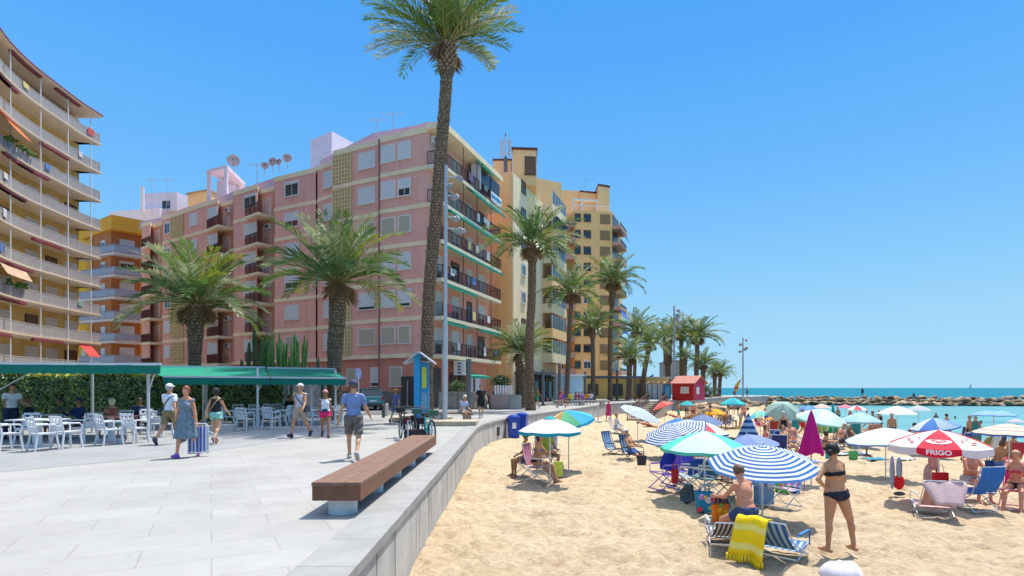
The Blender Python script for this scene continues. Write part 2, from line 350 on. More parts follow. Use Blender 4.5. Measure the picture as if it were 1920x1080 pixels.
def win(par,W,u,z,w,h,style='shut',out=0.0,name='window'):
    """window frame as part, its shutter and pane as sub-parts"""
    k=(round(w,1),round(h,1),style)
    if k not in _wc:
        w_,h_=k[0],k[1]; fr=MB(); t=.07
        fm=frame_w if style not in('brown','dark') else frame_d
        fr.box((0,-.02,h_-t/2),(w_,.10,t)); fr.box((0,-.05,t/2-.03),(w_+.12,.18,t)); fr.box((-w_/2+t/2,-.02,h_/2),(t,.10,h_-2*t)); fr.box((w_/2-t/2,-.02,h_/2),(t,.10,h_-2*t))
        if style in('glass','half','dark'): fr.box((0,0,h_/2),(.05,.05,h_-2*t))
        pieces=[]
        iw=w_-2*t
        if style in('shut','beige','brown'): lo=.0
        elif style=='half': lo=.42
        elif style=='low': lo=.16
        else: lo=.86
        z0=t+ (h_-2*t)*lo
        if style in('low','half','glass','dark'):
            g=MB(); g.box((0,-.012,t+(h_-2*t)*lo/2),(iw,.02,(h_-2*t)*lo)); pieces.append(('pane',g.mesh('pane',glass)))
        s=MB(); n=max(1,int((h_-t-z0)/.11)); sh=(h_-t-z0)/n
        for i in range(n): s.box((0,-.028-.004*(i%2),z0+sh*(i+.5)),(iw,.03,sh-.012))
        s.box((0,-.012,(z0+h_-t)/2),(iw,.016,h_-t-z0),0,0)
        pieces.append(('shutter',s.mesh('shutter',{'beige':shut_b,'brown':shut_br,'dark':shut_br}.get(style,shut_w))))
        _wc[k]=(fr.mesh('window',fm),pieces)
    me,pieces=_wc[k]
    p=W.at(u,z,out)-wloc(par)
    o=obj(name,me,None,par,loc=p,rz=W.rz)
    for nm,pm in pieces: obj(nm,pm,None,o)
    return o
def railing(mb,pts,h=1.0,step=.12,bw=.018,rail=.04,z=0,mi=0,solid=None):
    pts=[Vector(p) for p in pts]
    for i in range(len(pts)-1):
        a,b_=pts[i],pts[i+1]; l=(b_-a).length; n=max(1,int(l/step)); up=Vector((0,0,1))
        mb.bar(a+up*h,b_+up*h,rail*1.3,rail,mi); mb.bar(a+up*.08,b_+up*.08,rail,rail*.8,mi)
        for k in range(n+1): q=a+(b_-a)*(k/n); mb.bar(q+up*.08,q+up*h,bw if k%8 else rail,None,mi)
        if solid is not None:
            mb.bar(a+up*.5,b_+up*.5,.008,.8,solid)
def slab(mb,poly,z0,z1,mi=0): mb.prism([(p[0],p[1]) for p in poly],z0,z1,mi)
railbr=M((.10,.035,.03),.6,name='rail_brown'); railgrey=M((.42,.42,.44),.5,name='rail_grey'); railblack=M((.04,.04,.05),.6,name='rail_black')
# ---------- pink block ----------
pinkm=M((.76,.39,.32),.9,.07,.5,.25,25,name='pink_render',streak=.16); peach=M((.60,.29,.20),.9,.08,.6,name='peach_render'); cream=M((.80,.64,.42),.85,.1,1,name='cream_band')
lilac=M((.55,.42,.48),.9,.10,1.2,name='lilac_parapet'); latt=M((.66,.5,.26),.9,.15,3,name='lattice'); darkgap=M((.45,.34,.18),.9,name='lattice_gap')
whitew=M((.72,.68,.74),.9,.08,2,name='white_render'); stone=M((.17,.15,.135),.9,.35,3,.6,10,name='stone_plinth')
ZB=[4.17+2.93*i for i in range(7)]   # storey bands
pl=[(266,70.2),(281,69.2),(284,70.6),(305,69.2),(305,67.3),(322,66.2),(345,64.6),(372,62.9),(408,60.9),(411,62.6),(438,61.0),(438,58.8),(482,56.6),(485,58.3),(515,57.0),(515,54.7),(592,52.3),(592,53.4),(597,51.9),(625,50.6),(625,48.6),(710,46.4),(710,46.0),(804,44.0)]
pk=[P(a,d) for a,d in pl]; Cc=pk[-1]; bdir=Vector((.347,.938,0)); adir=Vector((-.938,.347,0))
Dn=Cc+bdir*12.0
pink=thing('pink_apartment_block','tall pink apartment block with cream bands and brown balconies behind the palms','building',(Cc.x,Cc.y,0))
body=[(p.x,p.y) for p in pk]+[(Dn.x,Dn.y),(Dn.x-14,Dn.y+8),(-40,82)]
m=MB(); m.prism(body,4.0,21.8); obj('wall',m,pinkm,pink,world=True)
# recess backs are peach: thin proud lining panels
def seg(i): return Wall((pk[i].x,pk[i].y),(pk[i+1].x,pk[i+1].y))
m=MB()
gf=[(p.x,p.y+.25) for p in pk]+[(Dn.x-.2,Dn.y),(Dn.x-14,Dn.y+8),(-40,82)]
m.prism(gf,0,4.0); obj('ground_floor_wall',m,M((.62,.25,.18),.9,.1,.8,.2,25,name='salmon_render'),pink,world=True)
m=MB()
for i in (20,22):
    W=seg(i); m.box(W.at(W.len/2,.65,-.17),(W.len+.02,.12,1.3),W.rz)
Wr=Wall((Cc.x,Cc.y),(Dn.x,Dn.y))
m.box(Wr.at(6,.65,.0),(12,.14,1.3),Wr.rz); obj('plinth',m,stone,pink,world=True)
# bands
for z in ZB:
    m=MB()
    for i in range(len(pk)-1):
        W=seg(i)
        if W.len<.5: continue
        m.box(W.at(W.len/2,z-.02,.02),(W.len+.03,.07,.34 if z<21 else .45),W.rz)
    obj('band',m,cream,pink,world=True)
# lilac attic, stepping back
at=[(262,72),(305,70.2),(345,66.6),(408,63),(438,60.9),(482,58.6),(515,56.9),(592,54.2),(625,52.5),(632,50.4),(712,47.4),(804,44.9),(818,45.2)]
ap=[P(a,d) for a,d in at]; m=MB(); Dn2=Dn-bdir*.6+adir*.8
m.prism([(p.x,p.y) for p in ap]+[(Dn2.x,Dn2.y),(Dn.x-13,Dn.y+6),(-40,80)],21.8,22.75); 
m.prism([(P(600,55).x,55),(P(700,49).x,49),(P(815,47).x,47),(P(860,56).x,56),(P(700,64).x,64)],22.75,23.7)
obj('attic_parapet',m,lilac,pink,world=True)
m=MB(); A=P(582,58); B=P(622,56.0); m.prism([(A.x,A.y),(B.x,B.y),(B.x+1.6,B.y+3.0),(A.x+1.6,A.y+3.4)],22.7,27.0); obj('stair_house',m,whitew,pink,world=True)
m=MB(); z=26.0
A=P(392,67);B=P(424,65.5);C2=P(446,71)
for q in(A,B,C2,P(410,72)): m.box((q.x,q.y,24.3),(.35,.35,5.4))
m.prism([(A.x-.2,A.y-.2),(B.x+.2,B.y-.2),(C2.x+.9,C2.y),(A.x+1,A.y+6)],27.0,27.35); m.box((A.x+.9,A.y+2.5,24.5),(.9,3.2,4)); obj('roof_pergola',m,M((.70,.60,.62),.9,name='pergola_render'),pink,world=True)
# lattice columns
def lattice(W,u0,u1,z0,z1):
    m=MB(); wd=u1-u0; m.box(W.at((u0+u1)/2,(z0+z1)/2,.03),(wd,.07,z1-z0),W.rz,1)
    nx=max(3,int(wd/.3)); nz=int((z1-z0)/.3)
    for i in range(nx+1): m.box(W.at(u0+wd*i/nx,(z0+z1)/2,.09),(.09,.07,z1-z0),W.rz)
    for k in range(nz+1): m.box(W.at((u0+u1)/2,z0+(z1-z0)*k/nz,.088),(wd,.062,.09),W.rz)
    return m
W=seg(20)
for k in range(6): obj('lattice_screen',lattice(W,.05,W.u(659),ZB[k]+.25,ZB[k+1]-.3),[latt,darkgap],pink,world=True)
W=seg(5)
for k in range(6): obj('lattice_screen',lattice(W,.05,W.len-.05,ZB[k]+.25,ZB[k+1]-.3),[latt,darkgap],pink,world=True)
# windows
def wrow(i,a,b_,styles,hz=.95,h=1.35):
    W=seg(i); u0=W.u(a);u1=W.u(b_)
    for k,s in enumerate(styles):
        if s: win(pink,W,(u0+u1)/2,ZB[k]+hz,u1-u0,h,s)
wrow(22,715,741,['beige','shut','shut','beige','shut','shut'][::1])
wrow(22,747,770,['beige','low','shut','beige','half','shut'])
wrow(20,672,704,['beige','low','glass','beige','shut','shut'])
wrow(18,608,623,['shut','shut','shut','shut','shut','shut'],.8,1.5)
wrow(15,535,560,['beige','shut','half','shut','half','glass'])
wrow(11,458,481,['shut','beige','shut','shut','shut','glass'])
wrow(7,390,408,['shut','beige','half','shut','shut','shut'])
wrow(6,356,370,['shut','shut','shut','shut','shut','shut'])
wrow(4,309,319,['shut','shut','glass','shut','glass','glass'])
W=seg(20)
win(pink,W,W.u(657),1.7,1.1,1.5,'beige',-.2)
win(pink,W,W.u(701),1.7,1.0,1.6,'low',-.2); W=seg(22); win(pink,W,W.u(740),1.7,1.2,1.6,'beige',-.2)
# door beside the kiosk
m=MB(); p=W.at(W.u(763),1.25,-.2); m.box(p,(1.25,.2,2.5),W.rz); m.box(W.at(W.u(763),1.1,-.07),(.06,.08,2.1),W.rz,1); obj('door',m,[frame_d,railgrey],pink,world=True)
m=MB(); 
for k in range(len(ZB)-1): m.bar(seg(22).at(.12,ZB[k],.12),seg(22).at(.12,ZB[k+1],.12),.1)
m.bar(seg(22).at(.12,0,.12),seg(22).at(.12,ZB[0],.12),.1); obj('drain_pipe',m,M((.25,.11,.10)),pink,world=True)
# corner nook balconies on the long side
def nook(i0,i1,out,k,solid=False):
    """balcony filling the nook in front of segment i0..i1"""
    A=pk[i0];B=pk[i1]; W=Wall((A.x,A.y),(B.x,B.y)); z=ZB[k]
    m=MB(); poly=[(A.x,A.y),(B.x,B.y),tuple((B+W.n*out)[:2]),tuple((A+W.n*(out*.82))[:2])]; m.prism(poly,z-.24,z+.02)
    s=obj('balcony',m,cream,pink,world=True)
    r=MB(); a=A+W.n*(out*.8)+W.d*.05; b_=B+W.n*(out-.05); a.z=b_.z=z
    railing(r,[a,b_],1.0,.11,.03,.05); obj('railing',r,railbr,s,loc=(0,0,0)) ; r_=COL.objects[-1]
    me=r_.data; off=wloc(s); me.transform(Matrix.Translation(-off)); 
    # glazed balcony door on the nook's back wall
    win(s,W,W.len*.55,z+.05,min(1.3,W.len*.6),2.1,'half' if (k+i0)%2 else 'shut',.0,name='balcony_door')
    return s
for k in range(6):
    nook(13,14,1.9,k); nook(9,10,1.7,k); nook(2,3,1.5,k)
# peach linings in nooks
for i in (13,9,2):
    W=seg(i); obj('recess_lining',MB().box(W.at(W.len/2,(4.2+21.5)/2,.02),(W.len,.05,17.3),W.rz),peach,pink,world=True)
# air conditioners in the nooks
acm=M((.55,.55,.52),.5,name='ac_white')
def ac(par,p,rz,name='air_conditioner'):
    m=MB(); m.box((0,0,.3),(.8,.3,.55)); m.lathe([(.2,0),(.2,.02)],(0,0,0),12,1)
    for i in range(len(m.v)-24,len(m.v)): x,y,z=m.v[i]; m.v[i]=(x-.12,-.16-z*.8,.3+y)
    return obj(name,m,[acm,frame_d],par,loc=Vector(p)-wloc(par),rz=rz)
for i,k in ((9,5),(9,1),(9,0),(13,2),(13,4)):
    W=seg(i); ac(pink,W.at(W.len*.75,ZB[k]+1.7,.2),W.rz)
W=seg(22); ac(pink,Wr.at(.6,ZB[5]+1.9,.2),Wr.rz)
# sea-side face: long balconies
grn=M((.0,.22,.14),.7,.1,name='awning_green')
Wr.len=12
for k in range(6):
    z=ZB[k]; D=1.35; m=MB()
    a=Wr.at(-.35,0,0);b_=Wr.at(12,0,0);c=Wr.at(12,0,D);d=Wr.at(-.35,0,D)
    m.prism([(a.x,a.y),(b_.x,b_.y),(c.x,c.y),(d.x,d.y)],z-.28,z+.0); s=obj('long_balcony',m,M((.66,.57,.42),.8,.06,1,name='slab_cream'),pink,world=True)
    r=MB(); railing(r,[Wr.at(-.3,z,.05),Wr.at(-.3,z,D-.05),Wr.at(11.95,z,D-.05),Wr.at(11.95,z,.05)],1.02,.11,.022,.05); obj('railing',r,railbr if k not in(4,) else railblack,s,world=False); COL.objects[-1].data.transform(Matrix.Translation(-wloc(s)))
    for u in (3.6,6.4,9.6): obj('balcony_post',MB().bar(Wr.at(u,z+1.0,D-.08),Wr.at(u,z+2.66,D-.08),.06),frame_d,s); COL.objects[-1].data.transform(Matrix.Translation(-wloc(s)))
    for j,(u,wd) in enumerate(((1.5,1.2),(4.6,1.5),(7.5,1.0),(10.2,1.4))): win(s,Wr,u,z+.05,wd,2.2,['half','shut','half','dark'][(j+k)%4],.0,name='balcony_door')
    # retracted awnings below the slab above
    for (u0,u1,dr) in [[(0,4,.25),(6.5,11.9,.22)],[(0,5.6,.3)],[(0,11.9,.2)],[(.5,11.9,.28)],[(4.4,11.9,.6)],[(6.4,9.2,.5)]][k]:
        zt=ZB[k+1]-.3; q=MB(); vs=[Wr.at(u0,zt,D-.25),Wr.at(u1,zt,D-.25),Wr.at(u1,zt-dr*.7,D+.15+dr*.5),Wr.at(u0,zt-dr*.7,D+.15+dr*.5)]
        vs+= [v+Vector((0,0,-.04)) for v in vs]; q.add(vs,[(0,1,2,3),(7,6,5,4),(0,4,5,1),(1,5,6,2),(2,6,7,3),(3,7,4,0)])
        q.bar(vs[2]+Vector((0,0,-.06)),vs[3]+Vector((0,0,-.06)),.03,.2); obj('awning',q,grn,pink,world=True)
m=MB(); a=Wr.at(-.4,0,0);b_=Wr.at(12.05,0,0);c=Wr.at(12.05,0,1.5);d=Wr.at(-.4,0,1.5); m.prism([(a.x,a.y),(b_.x,b_.y),(c.x,c.y),(d.x,d.y)],21.55,22.0); obj('roof_slab',m,cream,pink,world=True)
m=MB(); m.box(Wr.at(9.4,20.2,1.2),(5.0,.05,2.0),Wr.rz); obj('balcony_enclosure',m,M((.06,.07,.08),.3,name='dark_glazing'),pink,world=True)
m=MB(); m.box(Wr.at(6.8,20.3,1.0),(.1,.9,2.4),Wr.rz); obj('balcony_divider',m,whitew,pink,world=True)
m=MB(); m.box(Wr.at(10.6,ZB[5]+.55,1.40),(2.6,.05,.85),Wr.rz); 
for j in range(6): m.box(Wr.at(9.6+j*.4,ZB[5]+.6,1.45),(.28,.04,.4-.1*(j%3)),Wr.rz,1)
obj('balcony_banner',m,[M((.75,.78,.8)),M((.05,.25,.5))],pink,world=True)
# ground floor shop at the sea-side
for u_,w_,h_ in ((1.1,1.5,3.1),(4.2,1.0,2.6),(5.9,1.0,2.6)): obj('shop_door',MB().box(Wr.at(u_,h_/2+.1,.06),(w_,.1,h_),Wr.rz),frame_d,pink,world=True)
m=MB(); m.box(Wr.at(5.0,3.25,.6),(2.9,.04,.95),Wr.rz)
for k in range(8): m.box(Wr.at(5.0,2.84+.115*k,.62),(2.9,.03,.02),Wr.rz,1)
obj('shop_blind',m,[M((.05,.11,.05)),M((.12,.22,.12))],pink,world=True)
m=MB(); p1=Wr.at(3.2,2.9,.4);p2=Wr.at(7.6,2.9,.4);p3=Wr.at(7.6,2.6,2.0);p4=Wr.at(3.2,2.6,2.0); vs=[p1,p2,p3,p4]; vs+=[v+Vector((0,0,-.04)) for v in vs]; m.add(vs,[(0,1,2,3),(7,6,5,4),(0,4,5,1),(1,5,6,2),(2,6,7,3),(3,7,4,0)]); m.bar(p3+Vector((0,0,-.1)),p4+Vector((0,0,-.1)),.02,.2); obj('shop_awning',m,grn,pink,world=True)
m=MB(); sgp=Wr.at(2.6,3.2,1.4); m.box(sgp,(.12,1.0,1.15),Wr.rz); 
for k in range(4): m.box(sgp+Vector((0,0,.38-.25*k))-Wr.d*.07,(.02,.3,.13),Wr.rz,1)
obj('shop_sign',m,[M((.75,.75,.72)),M((.1,.1,.12))],pink,world=True)
for px in (902,): win(pink,Wr,9.2,1.0,1.1,1.8,'shut',.07); win(pink,Wr,7.6,1.0,1.0,1.8,'shut',.07)
# roof clutter
dish_m=M((.55,.42,.38),.6,name='dish')
def dish(name,label,p,r,yaw):
    t=thing(name,label,'satellite dish',p,0,'satellite dishes on the pink block roof'); m=MB(); m.tube([(0,0,-.2),(0,0,.7)],.04); obj('mast',m,railgrey,t)
    q=Matrix.Rotation(yaw,3,'Z')@Matrix.Rotation(R(84),3,'X'); m=MB(); vs=[];fs=[]; n=20; rings=5
    for i in range(rings+1):
        rr=r*i/rings; zz=.22*r*(i/rings)**2
        for k in range(n): a=2*math.pi*k/n; vs.append(q@Vector((rr*math.cos(a),rr*math.sin(a),zz))+Vector((0,0,.7+r*.6)))
    for i in range(rings):
        for k in range(n): fs.append((i*n+k,i*n+(k+1)%n,(i+1)*n+(k+1)%n,(i+1)*n+k))
    m.add(vs,fs); 
    o=obj('reflector',m,dish_m,t,sm=True); md=o.modifiers.new('s','SOLIDIFY'); md.thickness=.02
    m=MB(); c=Vector((0,0,.7+r*.6)); tip=q@Vector((0,0,r*.8))+c; m.bar(q@Vector((0,-r*.95,.2*r))+c,tip,.03); m.bar(q@Vector((r*.8,r*.3,.18*r))+c,tip,.02); m.bar(q@Vector((-r*.8,r*.3,.18*r))+c,tip,.02); m.ell(tip,(.07,.07,.1)); obj('feed_arm',m,frame_d,t)
for lab,px,py,d,r in (('large rusty pink satellite dish on top of the open roof frame',438,302,66,.72),('leftmost and lowest small dish in the roof row of four',497,311,58,.38),('second small dish in the roof row of four, pinkish',512,304,57.6,.46),('darkest dish in the roof row of four',524,304,57.4,.36),('rightmost and highest dish in the roof row of four',539,297,57,.46)):
    dish('satellite_dish',lab,P(px,d,Zat(py,d)-.7-r*.6),r,R(20 if px<500 else rnd.uniform(-30,30)))
def antenna(label,px,pyb,pyt,d,n=5):
    z0=Zat(pyb,d);z1=Zat(pyt,d); t=thing('antenna',label,'antenna',P(px,d,z0),0,'rooftop antennas'); m=MB(); m.tube([(0,0,-.5),(0,0,z1-z0)],.035,6); h=z1-z0
    obj('mast',m,railgrey,t); m=MB(); m.bar((-.9,0,h*.9),(.9,0,h*.9),.03)
    for i in range(n): m.bar((-.8+1.6*i/(n-1),-.25,h*.9),(-.8+1.6*i/(n-1),.25,h*.9),.02); m.bar((-.8+1.6*i/(n-1),0,h*.9-.2),(-.8+1.6*i/(n-1),0,h*.9+.2),.02)
    obj('dipole',m,railgrey,t)
antenna('thin antenna mast beside the small dishes on the pink roof',482,345,305,58)
antenna('thin antenna on the pink roof right of the stair house',707,250,222,50)
antenna('short antenna at the highest part of the pink roof',736,245,210,50)
antenna('tall antenna mast on the white roof far left',285,400,330,92)
antenna('thin pole antenna right of the tall mast on the white roof',315,380,333,92)
antenna('antenna on the left end of the yellow tower roof',1097,355,336,101)
# street lamp bracket on facade etc.
# ---------- yellow complex ----------
yel=M((.84,.50,.20),.9,.07,.5,.1,20,name='yellow_render',streak=.12); yel2=M((.84,.52,.24),.9,.07,.5,name='yellow_pale'); creamw=M((.78,.62,.40),.9,.08,.6,.3,20,name='cream_render',streak=.15); ochre=M((.60,.33,.06),.9,.07,.5,name='ochre_render')
peachy=M((.80,.48,.25),.9,.08,.5,name='peach_wall'); capdk=M((.12,.04,.03),.7,name='dark_coping'); slabpk=M((.50,.29,.21),.85,.06,name='slab_pink')
nb=thing('cream_yellow_block','narrow cream and yellow apartment block right beside the pink one','building',(0,57,0))
C0=Vector((.0,57.2,0)); A0=C0+adir*4.2; E0=C0+bdir*17
W1=Wall(A0[:2],C0[:2]); W2=Wall(C0[:2],E0[:2])
m=MB(); m.prism([tuple(A0[:2]),tuple(C0[:2]),tuple(E0[:2]),tuple((E0+adir*14)[:2]),tuple((A0+bdir*16+adir*4)[:2])],0,23.5); obj('wall',m,peachy,nb,world=True)
m=MB(); m.box(W2.at(5.2,11.8,.03),(10.0,.08,23.2),W2.rz); obj('cream_facing',m,creamw,nb,world=True)
m=MB(); m.box(W1.at(3.3,11.6,.03),(1.5,.07,23.0),W1.rz); obj('yellow_pilaster',m,yel,nb,world=True)
m=MB(); 
pA=P(966,61);pB=P(1006,61.2); m.prism([(pA.x-.3,pA.y),(pB.x,pB.y),(pB.x+.15,pB.y+6),(pA.x,pA.y+6)],23.5,27.3); m.box((pA.x+1.0-2.4,pA.y+2,24.9),(2.0,3,2.8)); obj('roof_tower',m,yel2,nb,world=True)
m=MB(); m.prism([(pA.x-.4,pA.y-.1),(pB.x+.1,pB.y-.1),(pB.x+.2,pB.y+6),(pA.x,pA.y+6.1)],27.3,27.55); m.box((pA.x+1.0-2.4,pA.y+2,26.4),(2.1,3.1,.2)); obj('tower_coping',m,capdk,nb,world=True)
Wt=Wall((pA.x-.3,pA.y),(pB.x,pB.y)); win(nb,Wt,Wt.u(994),24.6,1.2,2.0,'brown',0)
m=MB(); q1=P(1002,75);q2=P(1053,77); m.prism([(q1.x,q1.y),(q2.x,q2.y),(q2.x,q2.y+6),(q1.x,q1.y+8)],0,29.5); obj('upper_storey',m,yel2,nb,world=True)
for k in range(7):
    z=2.0+2.93*(k+1)-1.4+1.5
    win(nb,W2,W2.u(980),z-.3,1.3,1.3,['brown','brown','glass','glass','dark','dark','dark'][k],.08)
# bay of glazed balconies
Wb=W2
for k in range(8):
    z=1.2+2.93*k+.6
    if k==0: continue
    m=MB(); a=Wb.at(10.2,0,0);b_=Wb.at(16.6,0,0);c=Wb.at(16.6,0,1.3);d=Wb.at(10.2,0,1.3); m.prism([(a.x,a.y),(b_.x,b_.y),(c.x,c.y),(d.x,d.y)],z-.15,z+.95); s=obj('balcony',m,[yel2,creamw][k%2],nb,world=True)
    m=MB(); m.box(Wb.at(13.4,z+1.75,1.2),(6.2,.05,1.6),Wb.rz); 
    for j in range(6): m.box(Wb.at(10.3+1.24*j,z+1.75,1.22),(.07,.08,1.6),Wb.rz,1)
    o=obj('balcony_glazing',m,[M((.10,.11,.11),.3,.3,1,spec=.4,name='balcony_glass'),frame_w] ,s); o.data.transform(Matrix.Translation(-wloc(s)))
    if k in(3,5,6):
        m=MB(); pz=z+2.55; vs=[Wb.at(10.3,pz,1.25),Wb.at(16.4,pz,1.25),Wb.at(16.4,pz-.3,1.9),Wb.at(10.3,pz-.3,1.9)]; vs+=[v+Vector((0,0,-.04)) for v in vs]; m.add(vs,[(0,1,2,3),(7,6,5,4),(0,4,5,1),(1,5,6,2),(2,6,7,3),(3,7,4,0)]); obj('awning',m,M((.03,.12,.35),.7,name='awning_blue') if k!=5 else grn,nb,world=True)
# street level shopfront of this block
m=MB(); m.box(W2.at(8.6,1.5,.5),(15.5,.9,3.0),W2.rz,0); m.box(W2.at(8.6,3.15,.9),(16.2,1.9,.28),W2.rz,1)
for j in range(9): m.box(W2.at(1+1.9*j,1.5,.98),(.12,.1,3.0),W2.rz,1)
for j in range(3): m.box(W2.at(5+2.6*j,1.4,1.0),(1.0,.06,1.9),W2.rz,2)
obj('shopfront',m,[M((.03,.035,.04),.15,.1,spec=.6,name='shop_glass'),M((.07,.07,.08),.6),M((.10,.30,.33),.4)],nb,world=True)
cm=thing('phone_mast','grey phone mast with three panel antennas on the cream roof','antenna',P(948,60,23.4)); m=MB(); m.tube([(0,0,0),(0,0,2.6)],.22,10); m.tube([(0,0,2.6),(0,0,5.2)],.07,6); obj('mast',m,M((.12,.12,.13)),cm)
for k in range(3):
    a=k*2.094+.5; m=MB(); m.box((.5*math.cos(a),.5*math.sin(a),3.7),(.25,.16,1.9),a); m.bar((0,0,3.2),(.5*math.cos(a),.5*math.sin(a),3.2),.05); m.bar((0,0,4.2),(.5*math.cos(a),.5*math.sin(a),4.2),.05); obj('panel_antenna',m,M((.5,.5,.52)),cm)
# tall yellow tower further back
tw=thing('yellow_apartment_tower','tallest yellow apartment tower with brown shutters and terraces on top','building',(16,100,0))
TA=P(1040,98);TB=P(1147,99.5);TC=P(1166,108)
W3=Wall(TA[:2],TB[:2]); W4=Wall(TB[:2],TC[:2])
m=MB(); uu=W3.u(1078)
nk=W3.at(uu); nkb=W3.at(uu,0,-2.2); TA2=W3.at(0,0,-2.2)
m.prism([tuple(TA2[:2]),tuple(nkb[:2]),tuple(nk[:2]),tuple(TB[:2]),tuple(TC[:2]),(TC.x-4,TC.y+12),(TA.x,TA.y+22)],0,32.6); obj('wall',m,yel,tw,world=True)
pe=MB(); a=P(1050,104);b_=P(1090,104.5); pe.prism([(a.x,a.y),(b_.x,b_.y),(b_.x+1,b_.y+8),(a.x,a.y+8)],32.6,38.0); a=P(1088,104);b_=P(1124,105); pe.prism([(a.x,a.y),(b_.x,b_.y),(b_.x,b_.y+8),(a.x,a.y+8)],32.6,37.6); a=P(1122,103);b_=P(1143,104); pe.prism([(a.x,a.y),(b_.x,b_.y),(b_.x,b_.y+7),(a.x,a.y+7)],32.6,38.4); obj('penthouse',pe,yel2,tw,world=True)
pe=MB(); a=P(1088,103.9);b_=P(1123,104.9); pe.prism([(a.x,a.y),(b_.x,b_.y),(b_.x,b_.y+8),(a.x,a.y+8)],37.6,37.9); a=P(1121.5,102.9);b_=P(1143.7,103.9); pe.prism([(a.x,a.y),(b_.x,b_.y),(b_.x,b_.y+7),(a.x,a.y+7)],38.4,38.75); obj('penthouse_coping',pe,capdk,tw,world=True)
m=MB(); 
for a_,b2 in ((1078,1100),(1100,1123),(1123,1146)): m.bar(W3.at(W3.u(a_),33.5,-.1),W3.at(W3.u(b2),33.5,-.1),.12,.12)
for q in range(1078,1147,4): m.bar(W3.at(W3.u(q),32.6,-.1),W3.at(W3.u(q),33.5,-.1),.05)
m.bar(W3.at(W3.u(1076),34.6,-.6),W3.at(W3.u(1123),34.6,-.6),.3,.3)
for q in(1076,1093,1121): m.bar(W3.at(W3.u(q),32.6,-.6),W3.at(W3.u(q),34.6,-.6),.22)
obj('terrace_frame',m,frame_w,tw,world=True)
ZT=[1.2+2.85*i for i in range(11)]
for k in range(1,11):
    z=ZT[k]
    win(tw,W3,W3.u(1101),z+.9,1.3,1.35,['dark','glass','dark','dark','dark','glass','dark','dark','dark','dark','dark'][k],0)
    win(tw,W3,W3.u(1083),z+.9,1.1,1.35,'dark',0)
    m=MB(); m.box(W3.at(W3.u(1134.5),z+1.5,.03),(1.85,.08,1.7),W3.rz)
    for j in range(9): m.box(W3.at(W3.u(1134.5),z+.75+.19*j,.08),(1.8,.03,.05),W3.rz,1)
    obj('louvre_panel',m,[M((.36,.22,.11),.8,name='louvre'),M((.2,.12,.06))],tw,world=True)
    m=MB(); p1=W3.at(.1,0,-2.2);p2=W3.at(uu,0,-2.2);p3=W3.at(uu,0,.35);p4=W3.at(.1,0,.35); m.prism([tuple(q[:2]) for q in(p1,p2,p3,p4)],z-.1,z+.22); m.box((W3.at(uu/2+.1,z+.55,.27)),(uu-.2,.14,.7),W3.rz); s=obj('balcony',m,slabpk,tw,world=True)
    m=MB(); railing(m,[W3.at(.2,z+.85,.25),W3.at(uu-.1,z+.85,.25)],.35,.3,.04,.05); o=obj('railing',m,railblack,s); o.data.transform(Matrix.Translation(-wloc(s)))
    win(s,W3,uu*.35,z+.25,1.5,2.0,'dark',-2.2,name='balcony_door')
    # sea side balconies
    m=MB(); p1=W4.at(.3,0,0);p2=W4.at(6.4,0,0);p3=W4.at(6.4,0,1.5);p4=W4.at(.3,0,1.5); m.prism([tuple(q[:2]) for q in(p1,p2,p3,p4)],z-.1,z+.5); s=obj('side_balcony',m,slabpk,tw,world=True)
    m=MB(); railing(m,[W4.at(.35,z+.5,1.4),W4.at(6.3,z+.5,1.4)],.5,.3,.04,.05); o=obj('railing',m,railblack,s); o.data.transform(Matrix.Translation(-wloc(s)))
    m=MB(); m.box(W4.at(3.2,z+1.6,.05),(5.2,.08,2.1),W4.rz); obj('balcony_door',m,M((.05,.06,.08),.3,name='dark_glazing2'),tw,world=True)
    if k in(3,4,6,9):
        m=MB(); vs=[W4.at(.4,z+2.7,1.4),W4.at(6.2,z+2.7,1.4),W4.at(6.2,z+1.5,2.0),W4.at(.4,z+1.5,2.0)]; vs+=[v+Vector((0,0,-.05)) for v in vs]; m.add(vs,[(0,1,2,3),(7,6,5,4),(0,4,5,1),(1,5,6,2),(2,6,7,3),(3,7,4,0)]); obj('awning',m,M((.01,.10,.45) if k in(3,4) else (.03,.05,.08),.7),tw,world=True)
# arcade canopy and glazed pavilion at street level
pav_t=thing('glazed_pavilion','low glass and pale blue panel pavilion under the yellow tower','kiosk',P(1065,60))
m=MB(); m.box((0,0,1.4),(2.6,2.5,2.8),R(8)); 
obj('panel_wall',m,M((.42,.58,.66),.35,.15,1.5,name='pale_blue_panel'),pav_t)
m=MB()
for i in range(5): m.box((-1.3+.65*i,-1.3+.09*i,1.4),(.07,.07,2.8),R(8))
m.box((0,0,2.9),(3.0,2.9,.18),R(8)); obj('pavilion_frame',m,frame_w,pav_t)
cn=thing('bar_canopy','dark flat canopy over the beach bar below the yellow tower','canopy',P(1125,70)); m=MB()
m.box((0,0,2.9),(9,5,.22),R(12)); obj('canopy_roof',m,M((.06,.07,.10)),cn)
for i,(x,y) in enumerate(((-4,-2.8),(4,-1.6),(-4,1.6),(4,3))): obj('post',MB().box((x,y,1.4),(.18,.18,2.8)),M((.1,.09,.08)),cn)
lw=thing('yellow_beach_bar','long low yellow bar building under the tower','building',P(1160,84)); m=MB(); m.box((-6,0,1.5),(26,5,3.0),R(6)); obj('wall',m,M((.62,.42,.14),.9,.1),lw); m=MB(); m.box((-6,0,3.1),(26.6,5.6,.22),R(6)); obj('roof',m,M((.5,.4,.3)),lw)
m=MB()
for i in range(6): m.box((-15+3.6*i,-2.6-.37*(2.2-i*.7)+.0,1.3),(1.5,.1,1.7),R(6))
obj('opening',m,M((.05,.05,.05)),lw)
